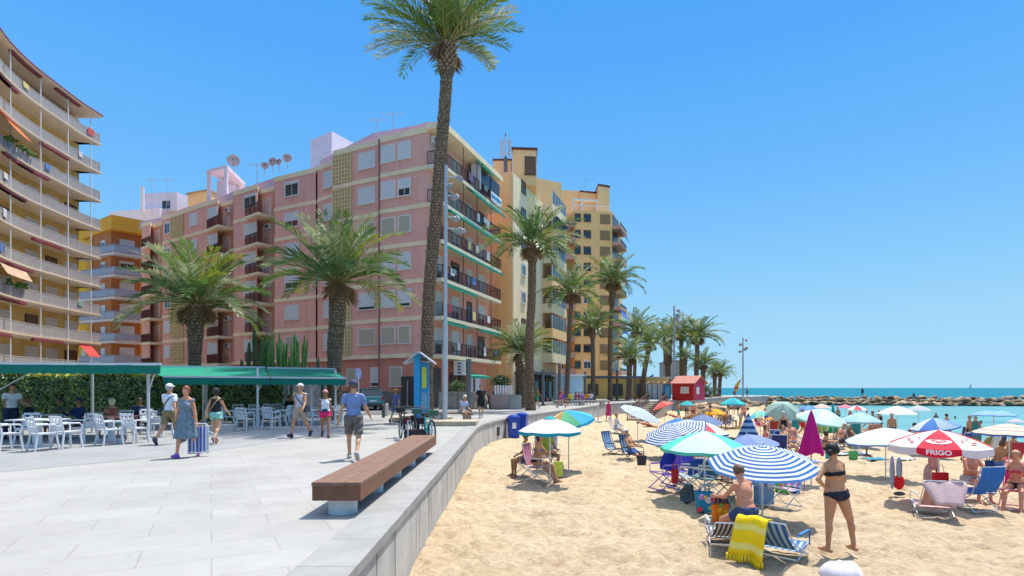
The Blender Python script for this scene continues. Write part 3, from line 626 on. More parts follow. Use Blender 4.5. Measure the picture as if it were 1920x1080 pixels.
# ---------- orange block ----------
orm=M((.68,.32,.03),.9,.08,.5,name='orange_render'); orb=M((.46,.17,.06),.9,.12,2,name='orange_brick')
ob=thing('orange_apartment_block','orange brick corner block with white balconies between curved and pink blocks','building',P(210,75))
OA=P(160,80);OB=P(208,75.6);OC=P(290,79.5); oz=24.4
m=MB(); m.prism([tuple(OA[:2]),tuple(OB[:2]),tuple(OC[:2]),(OC.x,OC.y+12),(OA.x-4,OA.y+12)],0,oz-1.8); obj('wall',m,orb,ob,world=True)
m=MB(); q=[OA,P(209,74.4),P(288,78.2)]; m.prism([(q[0].x-.5,q[0].y),(q[1].x,q[1].y),(q[2].x+.3,q[2].y),(OC.x,OC.y+12),(OA.x-4,OA.y+12)],oz-1.8,oz); obj('parapet',m,orm,ob,world=True)
W5=Wall(OA[:2],OB[:2]); W6=Wall(OB[:2],OC[:2])
m=MB(); m.box(W6.at(W6.u(277),oz/2-1,.05),(1.9,.16,oz-2.1),W6.rz); m.box(W5.at(W5.u(168),oz/2-1,.05),(2,.16,oz-2.1),W5.rz); obj('orange_pier',m,orm,ob,world=True)
sw_=M((.58,.50,.44),.8,.05,name='white_slab')
for k in range(7):
    z=1.9+2.93*k+.1
    m=MB(); a=W6.at(W6.u(262));b2=W6.at(W6.u(262),0,1.5);c=OB+W6.n*1.5;c2=W5.at(W5.u(166),0,1.6);d2=W5.at(W5.u(166))
    m.prism([tuple(v[:2]) for v in(d2,OB,a,b2,c,c2)],z-.32,z); s=obj('balcony',m,sw_,ob,world=True)
    r=MB(); pts=[Vector((v.x,v.y,z)) for v in (c2,c,b2)]; railing(r,pts,1.0,.14,.03,.05,solid=1); o=obj('railing',r,[M((.3,.32,.38)),M((.33,.36,.42),.4,name='rail_panel')],s); o.data.transform(Matrix.Translation(-wloc(s)))
    win(s,W6,W6.u(238),z+.02,1.7,2.1,['half','shut','shut','half','half','glass','half'][k],.02,name='balcony_door')
    win(s,W5,W5.len*.72,z+.02,1.2,2.0,['shut','shut','half','shut','half','glass','glass'][k],.02,name='balcony_door')
m=MB(); m.box(W6.at(W6.u(236),3.2,1.3),(3.9,.1,2.2),W6.rz)
for j in range(5): m.box(W6.at(W6.u(212)+.95*j,3.2,1.37),(.09,.08,2.2),W6.rz,1)
obj('glazed_porch',m,[M((.10,.06,.05),.2),frame_w],ob,world=True)
# yellow block behind the curved one
yb=thing('narrow_yellow_block','narrow bright yellow block with small windows behind the curved balconies','building',P(140,84)); Y1=P(100,86);Y2=P(178,84.5); m=MB(); m.prism([tuple(Y1[:2]),tuple(Y2[:2]),(Y2.x,Y2.y+8),(Y1.x,Y1.y+8)],0,26); obj('wall',m,M((.72,.40,.03),.9,.06),yb,world=True)
W7=Wall(Y1[:2],Y2[:2])
for k in range(7):
    for a_ in(140,158): win(yb,W7,W7.u(a_),3.2+2.93*k,.8,1.1,['glass','shut'][(k+a_)%2],0)
# white roof block behind
wb=thing('white_roof_block','far white rooftop block rising behind the orange one','building',P(270,96)); a=P(205,96);b2=P(300,94);c=P(345,100)
m=MB(); m.prism([tuple(a[:2]),tuple(b2[:2]),tuple(c[:2]),(c.x,112),(a.x,112)],0,31.5); obj('wall',m,whitew,wb,world=True); m=MB(); a2=P(262,95);b3=P(325,94.4); m.prism([(a2.x,a2.y+1),(b3.x,b3.y+1),(b3.x+2,104),(a2.x,104)],31.5,34.6); obj('penthouse',m,M((.66,.60,.68),.9,.06),wb,world=True)
Ww=Wall((a2.x,a2.y+1),(b3.x,b3.y+1)); win(wb,Ww,Ww.u(312),31.8,1.6,1.7,'glass',0)
m=MB(); m.tube([P(267,94,31),P(267,94,35)],.3,8); obj('chimney',m,whitew,wb,world=True)
m=MB(); a=P(352,92);b3=P(392,90); fb=thing('beige_roof_block','small beige rooftop box behind the pink parapet','building',P(370,92)); m.prism([tuple(a[:2]),tuple(b3[:2]),(b3.x+1,100),(a.x,100)],0,33.0); obj('wall',m,yel2,fb,world=True); m=MB(); m.prism([(a.x-.2,a.y-.2),(b3.x+.2,b3.y-.2),(b3.x+1,100.2),(a.x,100.2)],33.0,33.25); obj('roof_edge',m,M((.4,.3,.2)),fb,world=True)
# ---------- curved block ----------
cu=thing('curved_balcony_block','ochre apartment block with long curved cream balconies at the left edge','building',(-44,50,0))
ctrl=[(-22,22.5),(-29.5,30),(-34.3,36),(-38.2,40.8),(-40.35,44.5),(-41.6,48.4),(-42.1,52.3),(-42.4,55.5),(-42.35,58.2)]
def crm(pts,n=4):
    out=[]; q=[pts[0]]+pts+[pts[-1]]
    for i in range(1,len(q)-2):
        p0,p1,p2,p3=[Vector((*x,0)) for x in q[i-1:i+3]]
        for k in range(n):
            t=k/n; out.append(.5*((2*p1)+(-p0+p2)*t+(2*p0-5*p1+4*p2-p3)*t*t+(-p0+3*p1-3*p2+p3)*t**3))
    out.append(Vector((*pts[-1],0))); return out
ed=crm(ctrl); back=offs(ed,1.9); wallpl=back[:-1]+[Vector((-44.3,57.0,0))]
deep=offs(ed,12)
m=MB(); och=M((.68,.47,.17),.9,.10,1.5,.3,20,name='ochre_brick',streak=.2)
for i in range(len(ed)-1):
    q=[wallpl[i],wallpl[i+1],deep[i+1],deep[i]]; m.prism([(v.x,v.y) for v in q],0,29.0)
obj('wall',m,och,cu,world=True)
cs=M((.78,.66,.50),.85,.06,.8,name='cream_slab',streak=.1); csr=M((.22,.04,.05),.6,name='maroon'); edgem=M((.66,.50,.34),.7,.05)
ZC=[3.05+3.0*i for i in range(9)]  # top roof at 29.9
ZC=[29.6-2.93*i for i in range(9,0,-1)]
for k,z in enumerate(ZC+[29.6]):
    m=MB(); roof=z>29
    for i in range(len(ed)-1):
        q=[ed[i],ed[i+1],wallpl[i+1],wallpl[i]]
        if roof: oo=offs(ed,-.25); q=[oo[i],oo[i+1],deep[i+1],deep[i]]
        m.add([(v.x,v.y,z-.22) for v in q]+[(v.x,v.y,z) for v in q],[(3,2,1,0),(4,5,6,7),(0,1,5,4),(2,3,7,6)]+([(1,2,6,5)] if i==len(ed)-2 else [])+([(3,0,4,7)] if i==0 else []))
    s=obj('roof' if roof else 'balcony_slab',m,cs,cu,world=True)
    e=MB(); eo=offs(ed,-.27 if roof else -.03)
    for i in range(len(ed)-1): e.bar(eo[i]+Vector((0,0,z-.05)),eo[i+1]+Vector((0,0,z-.05)),.05,.13)
    if roof: e.bar(eo[-1]+Vector((0,0,z-.05)),deep[-1]+Vector((0,0,z-.05)),.05,.13)
    o=obj('edge_trim',e,csr if roof else edgem,s); o.data.transform(Matrix.Translation(-wloc(s)))
    if roof: continue
    r=MB(); ri=offs(ed,.1); pts=[Vector((v.x,v.y,z)) for v in ri]+[Vector((-44.2,58.1,z))]
    railing(r,pts,1.0,.13,.022,.045,solid=1 if k<9 else None); o=obj('railing',r,[M((.50,.47,.46),.5,name='rail_pale'),M((.46,.42,.40),.5,.15,trans=.35,name='rail_panel_pale')],s); o.data.transform(Matrix.Translation(-wloc(s)))
    for i in range(6,len(ed),4):
        b_=ri[i]; o=obj('balcony_post',MB().bar((b_.x,b_.y,z),(b_.x,b_.y,z+2.7),.07),frame_w,s); o.data.transform(Matrix.Translation(-wloc(s)))
    # retracted maroon awning
    rr=random.Random(k*3+1)
    for j in range(2):
        i0=rr.randrange(12,len(ed)-8); e=MB()
        for i in range(i0,i0+4): a=ri[i]+Vector((0,0,z+2.60));b2=ri[i+1]+Vector((0,0,z+2.60)); e.bar(a,b2,.3,.2)
        obj('awning',e,csr,cu,world=True)
    for i in range(8,len(wallpl)-2,3):
        W=Wall(wallpl[i][:2],wallpl[i+1][:2]); 
        W=Wall(wallpl[i+1][:2],wallpl[i][:2]) if W.n.x<0 else W
        win(s,W,W.len/2,z+.02,1.5,2.15,['shut','half','shut','shut','brown'][(i+k)%5],.03,name='balcony_door')
# open awnings
def flap(par,i0,i1,z,drop,out,mat,lab=None):
    ri=offs(ed,.15); e=MB(); ro=offs(ed,-out)
    for i in range(i0,i1):
        a,b2=ri[i],ri[i+1];c,d=ro[i+1],ro[i]; vs=[(a.x,a.y,z),(b2.x,b2.y,z),(c.x,c.y,z-drop),(d.x,d.y,z-drop)]; vs+=[(x,y,zz-.03) for x,y,zz in vs]; e.add(vs,[(0,1,2,3),(7,6,5,4),(3,2,6,7),(1,0,4,5)])
    o=obj('open_awning',e,mat,par,world=True,label=lab)
flap(cu,14,19,ZC[7]-.25,1.2,.9,M((.75,.12,.02),.7),'bright orange open awning'); 
flap(cu,28,30,ZC[1]-.25,1.2,.9,M((.65,.03,.03),.7),'bright red open awning'); flap(cu,16,20,ZC[3]-.25,1.1,.5,M((.50,.33,.22),.8,.3,3),'beige patterned awning')
# washing and clutter on the balconies
lr=random.Random(31); lc=[(.6,.6,.62),(.1,.2,.45),(.55,.1,.1),(.6,.5,.2),(.2,.35,.3),(.65,.62,.55)]
ri=offs(ed,.02)
for k in range(1,9):
    for j in range(2):
        i=lr.randrange(10,len(ed)-3); a=ri[i].lerp(ri[i+1],lr.random()); d=(ri[i+1]-ri[i]).normalized(); w_=lr.uniform(.35,.8); h_=lr.uniform(.4,.8)
        m=MB(); m.bar(a+Vector((0,0,ZC[k]+1.04-h_/2)),a+d*w_+Vector((0,0,ZC[k]+1.04-h_/2)),.02,h_); obj('hanging_laundry',m,M(lc[lr.randrange(6)],.9,.1),cu,world=True)
for k in range(6):
    for j in range(3):
        u=lr.uniform(.4,11); w_=lr.uniform(.4,.8); h_=lr.uniform(.4,.8); obj('hanging_laundry',MB().box(Wr.at(u,ZB[k]+1.04-h_/2,1.36),(w_,.02,h_),Wr.rz),M(lc[lr.randrange(6)],.9,.1),pink,world=True)
        obj('balcony_chair',MB().box(Wr.at(u+.8,ZB[k]+.45,.7),(.45,.45,.06),Wr.rz).box(Wr.at(u+.8,ZB[k]+.65,.49),(.45,.05,.5),Wr.rz),M(lc[lr.randrange(6)],.7),pink,world=True)
# balcony plants
pm=M((.06,.16,.02),.6,.3)
m=MB()
for i in range(60): v=ed[17].lerp(ed[21],rnd.random()); m.ell((v.x+rnd.uniform(-.1,.2),v.y,ZC[6]+1.0+rnd.uniform(-.1,.25)),(.1,.14,.08),5,4)
obj('balcony_plants',m,pm,cu,world=True); m=MB()
for i in range(50): v=ed[17].lerp(ed[20],rnd.random()); m.ell((v.x+rnd.uniform(-.1,.2),v.y,ZC[2]+1.0+rnd.uniform(-.1,.35)),(.1,.14,.08),5,4)
obj('balcony_plants',m,pm,cu,world=True)
# ---------- far low blocks seen between palms ----------
for lab,px0,px1,d,zt,c in (('small far grey brown block behind the palm row, left one',1243,1251,170,9.0,(.4,.3,.22)),('small far block behind the red hut roof',1262,1275,150,8.6,(.42,.32,.24)),('long low white building far behind the beach huts',1165,1225,150,4.2,(.5,.46,.4))):
    a=P(px0,d);b2=P(px1,d); t=thing('distant_block',lab,'building',a,0); m=MB(); wd=(b2-a).length; m.box((wd/2,2,zt/2),(wd,4,zt)); obj('wall',m,M(c,.9),t); m=MB()
    for i in range(max(2,int(wd/1.6))):
        for j in range(max(1,int(zt/2.9))): m.box((.9+1.6*i*.9,-.02,1.6+2.8*j),(.7,.06,1.1))
    obj('window',m,glass,t); obj('roof',MB().box((wd/2,2,zt+.15),(wd+.4,4.4,.3)),M((.3,.2,.15)),t)
# ---------------- palms and planting ----------------
leafA=M((.135,.225,.04),.38,.25,2,trans=.3,name='palm_leaf_green'); leafB=M((.08,.155,.04),.38,.2,2,trans=.25,name='palm_leaf_dark'); leafC=M((.33,.36,.19),.4,.25,2,trans=.3,name='palm_leaf_grey'); leafD=M((.27,.29,.03),.5,.2,2,trans=.3,name='palm_leaf_yellow'); leafX=M((.22,.12,.05),.8,.3,2,name='palm_leaf_dry')
rach=M((.20,.19,.06),.6,.1,name='palm_stalk'); barkm=M((.10,.07,.045),.9,.45,7,.6,20,name='palm_bark'); boot=M((.24,.17,.11),.9,.45,5,name='palm_boot')
def crown_mesh(Rr,nf,seed,leafw=.045,npair=30,up=.2,dry=6,sd=88,dr=74):
    r=random.Random(seed); m=MB(); ga=2.39996
    for i in range(nf+dry):
        t=i/nf; isdry=i>=nf
        az=i*ga+r.uniform(-.3,.3)
        e=R(84)-R(sd)*min(1,t)**.9+R(r.uniform(-9,9)) if not isdry else R(r.uniform(-80,-35))
        L=Rr*(.80+.28*r.random())*(1.0 if t>.15 else .85)*(.25 if isdry else 1)
        n=11; pts=[Vector((0,0,up*Rr*.12))+Vector((math.cos(az),math.sin(az),0))*.12*Rr*.5]; dirs=[]
        ca,sa=math.cos(az),math.sin(az); droop=R(dr)*(.5+.5*max(0,math.cos(e)))*(.8+.4*r.random())
        tw=r.uniform(-.25,.25)
        for k in range(n):
            ee=e-droop*(k/n)**1.6; a2=az+tw*k/n
            d=Vector((math.cos(a2)*math.cos(ee),math.sin(a2)*math.cos(ee),math.sin(ee))); dirs.append(d); pts.append(pts[-1]+d*L/n)
        dirs.append(dirs[-1])
        mi=4 if isdry else r.choices([0,1,2,3],[5,4,4,1 if t>.3 else 3])[0]
        m.tube(pts[::2],[.035*Rr/3.5*(1-.8*q/(len(pts[::2])-1))+.006 for q in range(len(pts[::2]))],3,5,cap=False)
        for q in range(npair):
            u=.13+.87*(q+.5)/npair; f=u*n; k=min(n-1,int(f)); p=pts[k].lerp(pts[k+1],f-k); d=dirs[k]
            side=d.cross(Vector((0,0,1))); 
            if side.length<.05: side=Vector((-sa,ca,0))
            side.normalize(); upv=side.cross(d).normalized()
            ll=Rr*.215*(.35+.65*math.sin(math.pi*min(1,(u*.88+.10)))**.7)
            for s_ in(-1,1):
                vd=(side*s_*(.8+.1*r.random())+d*(.6+.5*u)+upv*(.28+r.uniform(-.16,.2))).normalized()
                tip=p+vd*ll*(.8+.4*r.random())+Vector((0,0,-ll*.16*r.random()))
                wv=vd.cross(upv).normalized()*leafw*.5 if r.random()<.6 else upv*leafw*.5
                mid=p.lerp(tip,.45)
                m.add([p,mid+wv,tip,mid-wv],[(0,1,2,3)],mi)
    return m.mesh('crown',[leafA,leafB,leafC,leafD,leafX,rach])
_cr={}
def crown(key,*a,**k):
    if key not in _cr: _cr[key]=crown_mesh(*a,**k)
    return _cr[key]
def palm(label,path,r0,r1,Rr,ck,fat=1.35,rings=.14,group='palms along the promenade',rz=0.,bulge=1.2,nb=11,pline=None,scale=1):
    """path: world points from ground to crown base"""
    base=Vector(path[0]); t=thing('palm_tree',label,'palm tree',base,0,group); pts=[Vector(p)-base for p in path]
    # smooth path
    q=[pts[0]]+pts+[pts[-1]]; sp=[]
    for i in range(1,len(q)-2):
        p0,p1,p2,p3=q[i-1:i+3]; n=max(2,int((p2-p1).length/rings))
        for k in range(n):
            s=k/n; sp.append(.5*((2*p1)+(-p0+p2)*s+(2*p0-5*p1+4*p2-p3)*s*s+(-p0+3*p1-3*p2+p3)*s**3))
    sp.append(pts[-1]); H=len(sp); r=random.Random(int(base.x*77)); rs=[]
    for i in range(H):
        u=i/(H-1); hgt=(1-u)*(pts[-1]-pts[0]).length
        rr=r0+(r1-r0)*u + (r0*.35*max(0,1-u*12)) ; rr+= (r1*(fat-1))*smooth((bulge+.5-hgt)/ .7); rs.append(rr*(1+.05*r.uniform(-1,1)))
    m=MB(); m.tube(sp,rs,14); 
    for i in range(1,H-1):
        for k in range(nb):
            a=2*math.pi*(k+.5*(i%2))/nb+r.uniform(-.12,.12); rr=rs[i]; o=Vector((math.cos(a),math.sin(a),0)); tn=Vector((-o.y,o.x,0)); p=sp[i]+o*rr*.93
            wv=math.pi*rr/nb*.85; prot=.035+.03*r.random()+ (.05*smooth((bulge+.3-(H-1-i)*rings)/.6)); hh=rings*.9
            m.add([p-tn*wv,p+tn*wv,p+tn*wv*.6+o*prot+Vector((0,0,hh)),p-tn*wv*.6+o*prot+Vector((0,0,hh)),p+Vector((0,0,hh*1.1))],[(0,1,2,3),(3,2,4),(0,3,4),(1,4,2)],1)
    obj('trunk',m,[barkm,boot],t)
    c=obj('crown',ck,None,t,loc=pts[-1]+Vector((0,0,.05)),rz=rz); c.scale=(scale,)*3
    return t
cA=crown('A',3.7,46,1,.06,40,dry=4,sd=80,dr=70); cB=crown('B',3.7,50,2,.06,38,dry=5,sd=80,dr=68); cC=crown('C',3.6,38,3,.075,28,dry=6); cD=crown('D',3.6,36,5,.08,26,dry=5)
def W3(px,py,d): return P(px,d,Zat(py,d))
# tall palm: slightly leaning trunk
d=27.0
palm('tallest palm, its long leaning trunk crossing the pink block',[P(800,d,0),W3(801,640,d),W3(807,520,d),W3(818,400,d),W3(829,260,d),W3(836,170,d),W3(838,86,d)],.29,.27,3.7,crown('T',3.8,58,11,.06,40,dry=2,sd=72,dr=44),fat=1.5,bulge=1.3,rz=.6,nb=13,scale=1.0)
palm('big palm behind the middle of the green awnings in front of the pink block',[P(626,28,0),W3(628,660,28),W3(632,600,28),W3(632,534,28)],.33,.40,3.7,cA,fat=1.0,bulge=.5,rz=1.2,nb=13,scale=1.05)
palm('bushy palm behind the left awning in front of the orange block',[P(365,29,0),W3(365,690,29),W3(366,640,29),W3(368,574,29)],.24,.36,3.7,cB,fat=1.1,bulge=1.6,rz=2.2,nb=13,scale=1.0)
palm('tall palm with dark trunk in front of the cream block',[P(995,40,0),W3(993,640,40),W3(997,560,40),W3(998,462,40)],.30,.27,3.6,cC,fat=1.35,rz=.3)
palm('short fat palm in the planter left of the tall dark trunk',[P(976,45,0),W3(977,720,45),W3(979,664,45)],.42,.42,3.6,cB,fat=1.2,rz=2.9,scale=.80)
palm('palm with pale grey lower trunk beside the glazed pavilion',[P(1062,58,0),W3(1067,640,58),W3(1072,552,58)],.24,.22,3.6,cC,fat=1.6,rz=1.9,scale=1.0)
palm('shorter palm with knobbly brown crownshaft before the yellow tower',[P(1112,64,0),W3(1112,690,64),W3(1111,616,64)],.26,.22,3.6,cD,fat=1.7,rz=.9,scale=.9)
palm('palm at the right edge of the yellow tower, its fronds over the sky',[P(1144,68,0),W3(1144,640,68),W3(1150,530,68)],.26,.24,3.6,cC,fat=1.6,bulge=3,rz=2.5,scale=1.12)
palm('tall thin palm first past the yellow tower',[P(1186,85,0),W3(1190,700,85),W3(1192,622,85)],.27,.22,3.6,cD,fat=1.3,rz=1.0,scale=1.13)
palm('low dense palm below the thin one past the tower',[P(1178,76,0),W3(1180,710,76),W3(1180,672,76)],.36,.34,3.6,cC,fat=1.2,rz=2.0,scale=1.02)
palm('leaning palm whose trunk curves right above the beach stairs',[P(1203,82,0),W3(1208,700,82),W3(1218,645,82)],.34,.34,3.6,cD,fat=1.3,rz=3.0,scale=1.08)
palm('thick topped palm behind the white and blue beach huts',[P(1252,92,0),W3(1252,680,92),W3(1251,635,92)],.42,.46,3.6,cC,fat=1.5,bulge=4,rz=3.9,scale=1.10)
palm('palm right behind the floodlight pole above the red hut',[P(1279,96,0),W3(1278,690,96),W3(1277,628,96)],.38,.3,3.6,cD,fat=1.3,rz=4.4,scale=1.18)
palm('small palm just above the red hut roof',[P(1283,90,0),W3(1284,700,90),W3(1283,672,90)],.33,.33,3.6,cD,fat=1.2,rz=5.0,scale=0.67)
palm('palm with the widest drooping crown right of the red hut pole',[P(1305,95,0),W3(1306,690,95),W3(1308,634,95)],.4,.34,3.6,cC,fat=1.3,rz=5.5,scale=1.28)
palm('lower palm over the right end of the red hut',[P(1316,99,0),W3(1318,710,99),W3(1319,684,99)],.4,.4,3.6,cD,fat=1.2,rz=.2,scale=0.97)
palm('left one of the two last small palms before the sea',[P(1340,104,0),W3(1340,720,104),W3(1340,700,104)],.34,.34,3.6,cD,fat=1.2,rz=1.3,scale=0.79)
palm('last palm of the row, nearest the open sea',[P(1348,108,0),W3(1350,715,108),W3(1351,699,108)],.36,.3,3.6,cC,fat=1.2,rz=2.3,scale=0.84)
palm('stemless low palm bush beside the red hut',[P(1324,97,0),P(1324,97,.5)],.3,.3,3.6,cD,fat=1,rz=3.3,scale=0.64)
# leaf clump helper
def leafcloud(m,n,fn,size,mis,r):
    for _ in range(n):
        p,nrm=fn(); a=Vector((r.uniform(-1,1),r.uniform(-1,1),r.uniform(-1,1))).normalized(); b_=nrm.cross(a)
        if b_.length<.1: continue
        b_.normalize(); a=(a+nrm*.3).normalized(); s=size*r.uniform(.6,1.3)
        m.add([p-a*s,p+b_*s*.45,p+a*s,p-b_*s*.45],[(0,1,2,3)],r.choice(mis))
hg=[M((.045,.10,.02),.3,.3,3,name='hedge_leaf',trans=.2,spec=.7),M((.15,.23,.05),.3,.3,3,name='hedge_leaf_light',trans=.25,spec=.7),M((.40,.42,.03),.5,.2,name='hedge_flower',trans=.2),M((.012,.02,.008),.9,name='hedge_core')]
def hedge(label,A,B,h,th,n,top=True):
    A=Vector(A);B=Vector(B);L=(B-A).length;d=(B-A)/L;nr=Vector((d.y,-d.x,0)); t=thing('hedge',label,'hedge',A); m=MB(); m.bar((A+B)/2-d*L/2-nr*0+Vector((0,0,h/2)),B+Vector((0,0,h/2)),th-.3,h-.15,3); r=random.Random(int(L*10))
    def fn():
        u=r.random()*L; f=r.random()
        if f<.75:
            z=r.random()*h; out_=th/2+.06*math.sin(u*3.1+z*2)+.05*math.sin(u*7.7)+r.uniform(-.16,.05); return A+d*u+nr*out_+Vector((0,0,z)),nr
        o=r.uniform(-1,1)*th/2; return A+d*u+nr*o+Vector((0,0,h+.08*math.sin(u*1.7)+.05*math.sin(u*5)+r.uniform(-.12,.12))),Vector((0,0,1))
    leafcloud(m,n,fn,.075,[0,0,0,1,1],r)
    if top:
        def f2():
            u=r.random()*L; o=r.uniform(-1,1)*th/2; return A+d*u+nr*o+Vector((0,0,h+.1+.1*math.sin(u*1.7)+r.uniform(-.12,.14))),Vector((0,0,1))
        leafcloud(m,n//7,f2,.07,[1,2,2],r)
    obj('foliage',m,hg,t,world=True); return t
hedge('long clipped green hedge behind the cafe terrace, yellowish on top',P(-60,22.5),P(545,29.0),2.05,1.0,26000)
def bush(name,label,cat,p,rad,h,n,mats=None,size=.07,zb=0):
    t=thing(name,label,cat,p); m=MB(); r=random.Random(int(p[0]*31+p[1]))
    def fn():
        a=r.random()*6.283; b_=math.acos(r.uniform(-1,1)); v=Vector((math.sin(b_)*math.cos(a),math.sin(b_)*math.sin(a),math.cos(b_))); rr=r.uniform(.6,1.05)*(1+.15*math.sin(3*a+2*b_)); return Vector((v.x*rad*rr,v.y*rad*rr,zb+h/2+v.z*h/2*rr)),v
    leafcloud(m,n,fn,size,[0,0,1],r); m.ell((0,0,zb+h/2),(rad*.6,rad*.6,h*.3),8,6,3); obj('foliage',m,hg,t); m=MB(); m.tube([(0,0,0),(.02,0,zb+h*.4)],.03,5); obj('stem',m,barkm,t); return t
# white slatted fence right of hedge
fn_=thing('lattice_fence','pale grey slatted fence at the right end of the hedge','fence',P(530,29)); m=MB(); a=P(532,28.3);b_=P(610,30.5); n=26
for k in range(n+1): q=a.lerp(b_,k/n); m.bar(q,q+Vector((0,0,2.0)),.13,.04)
m.bar(a+Vector((0,0,.25)),b_+Vector((0,0,.25)),.06,.08); m.bar(a+Vector((0,0,1.85)),b_+Vector((0,0,1.85)),.06,.08); obj('slat_panel',m,M((.42,.41,.40),.8,.15,3),fn_,world=True)
# columnar cactus and cactus clump
cacm=M((.035,.085,.03),.6,.25,4,name='cactus_green'); cacl=M((.07,.19,.04),.5,.25,4,name='euphorbia_green')
def cactus(name,label,cols,mat,p):
    t=thing(name,label,'cactus',p)
    for (dx,dy,h,r_,lean) in cols:
        m=MB(); pts=[Vector((dx+lean*z*z*.02,dy,z)) for z in [0,h*.3,h*.6,h*.85,h*.97,h]]; n=12; o=len(m.v); m.tube(pts,[r_,r_*1.05,r_,r_*.95,r_*.6,r_*.1],n)
        for i in range(6):
            for k in range(0,n,2):
                v=Vector(m.v[i*n+k]); c=pts[i]; m.v[i*n+k]=tuple(c+(v-c)*.78)
        obj('stem',m,mat,t)
    return t
cactus('column_cactus','tall columnar cactus poking above the green awning',[(-.35,0,4.1,.13,.2),(0,.2,4.9,.15,-.2),(.3,0,4.4,.13,.3),(.55,.3,3.5,.12,.1),(-.75,.2,3.2,.12,-.2)],cacm,P(477,31))
rr_=random.Random(4)
cactus('branching_cactus','wide clump of bright green branching cactus above the awning',[(rr_.uniform(-1.05,1.15),rr_.uniform(-.5,.5),rr_.uniform(3.3,4.7),.085,rr_.uniform(-.7,.7)) for _ in range(30)],cacl,P(532,31.5))
cactus('low_cactus','low dark cactus clump just left of the big palm trunk',[(rr_.uniform(-.6,.7),rr_.uniform(-.3,.3),rr_.uniform(2.6,3.4),.08,rr_.uniform(-1,1)) for _ in range(9)],cacm,P(604,30.5))
# ---------------- awnings of the cafe ----------------
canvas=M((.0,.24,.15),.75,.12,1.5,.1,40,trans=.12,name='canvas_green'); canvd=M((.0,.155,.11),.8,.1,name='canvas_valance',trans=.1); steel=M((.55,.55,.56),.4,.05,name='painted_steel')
def cafe_awning(label,F0,F1,B0,B1,zf,zb,val,posts):
    t=thing('cafe_awning',label,'awning',(F0+F1)/2,0,'green cafe awnings')
    F0=F0.copy();F1=F1.copy();B0=B0.copy();B1=B1.copy(); F0.z=F1.z=zf;B0.z=B1.z=zb; n=14; m=MB(); vs=[]
    for j in range(5):
        for i in range(n+1): p=F0.lerp(F1,i/n).lerp(B0.lerp(B1,i/n),j/4); p.z-=.05*math.sin(math.pi*j/4); vs.append(p)
    fs=[(j*(n+1)+i,j*(n+1)+i+1,(j+1)*(n+1)+i+1,(j+1)*(n+1)+i) for j in range(4) for i in range(n)]; m.add(vs,fs); o=obj('canopy',m,canvas,t,world=True); md=o.modifiers.new('s','SOLIDIFY'); md.thickness=.01
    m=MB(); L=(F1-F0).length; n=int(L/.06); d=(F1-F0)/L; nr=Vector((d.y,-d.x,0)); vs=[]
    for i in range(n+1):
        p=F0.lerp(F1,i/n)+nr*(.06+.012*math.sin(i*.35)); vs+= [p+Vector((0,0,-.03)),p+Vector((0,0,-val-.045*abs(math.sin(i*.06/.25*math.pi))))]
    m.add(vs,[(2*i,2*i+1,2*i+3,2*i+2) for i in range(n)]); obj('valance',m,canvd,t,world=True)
    m=MB(); m.bar(F0+nr*.03,F1+nr*.03,.07,.07); obj('front_bar',m,steel,t,world=True); obj('ridge_bar',MB().bar(B0,B1,.12,.12),steel,t,world=True)
    for p,arm in posts:
        m=MB(); p=Vector(p); m.tube([p,p+Vector((0,0,zb-.1))],.045,8); m.box(p+Vector((0,0,.02)),(.2,.2,.04))
        if arm: m.bar(p+Vector((0,0,1.45)),F0.lerp(F1,arm),.03)
        obj('post',m,steel,t,world=True)
    return t
d1=17.6
cafe_awning('green awning at the far left, seen edge on over the front cafe tables',P(-260,15.8),P(303,16.9),P(-220,19.4),P(300,20.0),2.3,2.42,.26,[(P(278,17.5),.985),(P(173,20),0),(P(-10,17.5),.6)])
cafe_awning('green awning in the middle with its sloping top in view',P(306,21.2),P(506,23.2),P(270,24.6),P(497,26.2),2.02,2.52,.27,[(P(387,24.6),0),(P(381,25.6),0),(P(483,23.0),.96)])
cafe_awning('short green awning at the right end of the cafe',P(508,23.2),P(648,24.8),P(500,26.2),P(628,27.6),2.02,2.50,.27,[(P(541,26.5),0),(P(629,25.0),.96)])
# raised stone planter edge under second terrace
m=MB(); a=P(372,19.4);b_=P(436,20.6); m.bar(a+Vector((0,0,.14)),b_+Vector((0,0,.14)),.5,.28); tag(obj('stone_kerb',m,conc),'low grey stone block at the foot of the terrace by the black top woman','kerb')
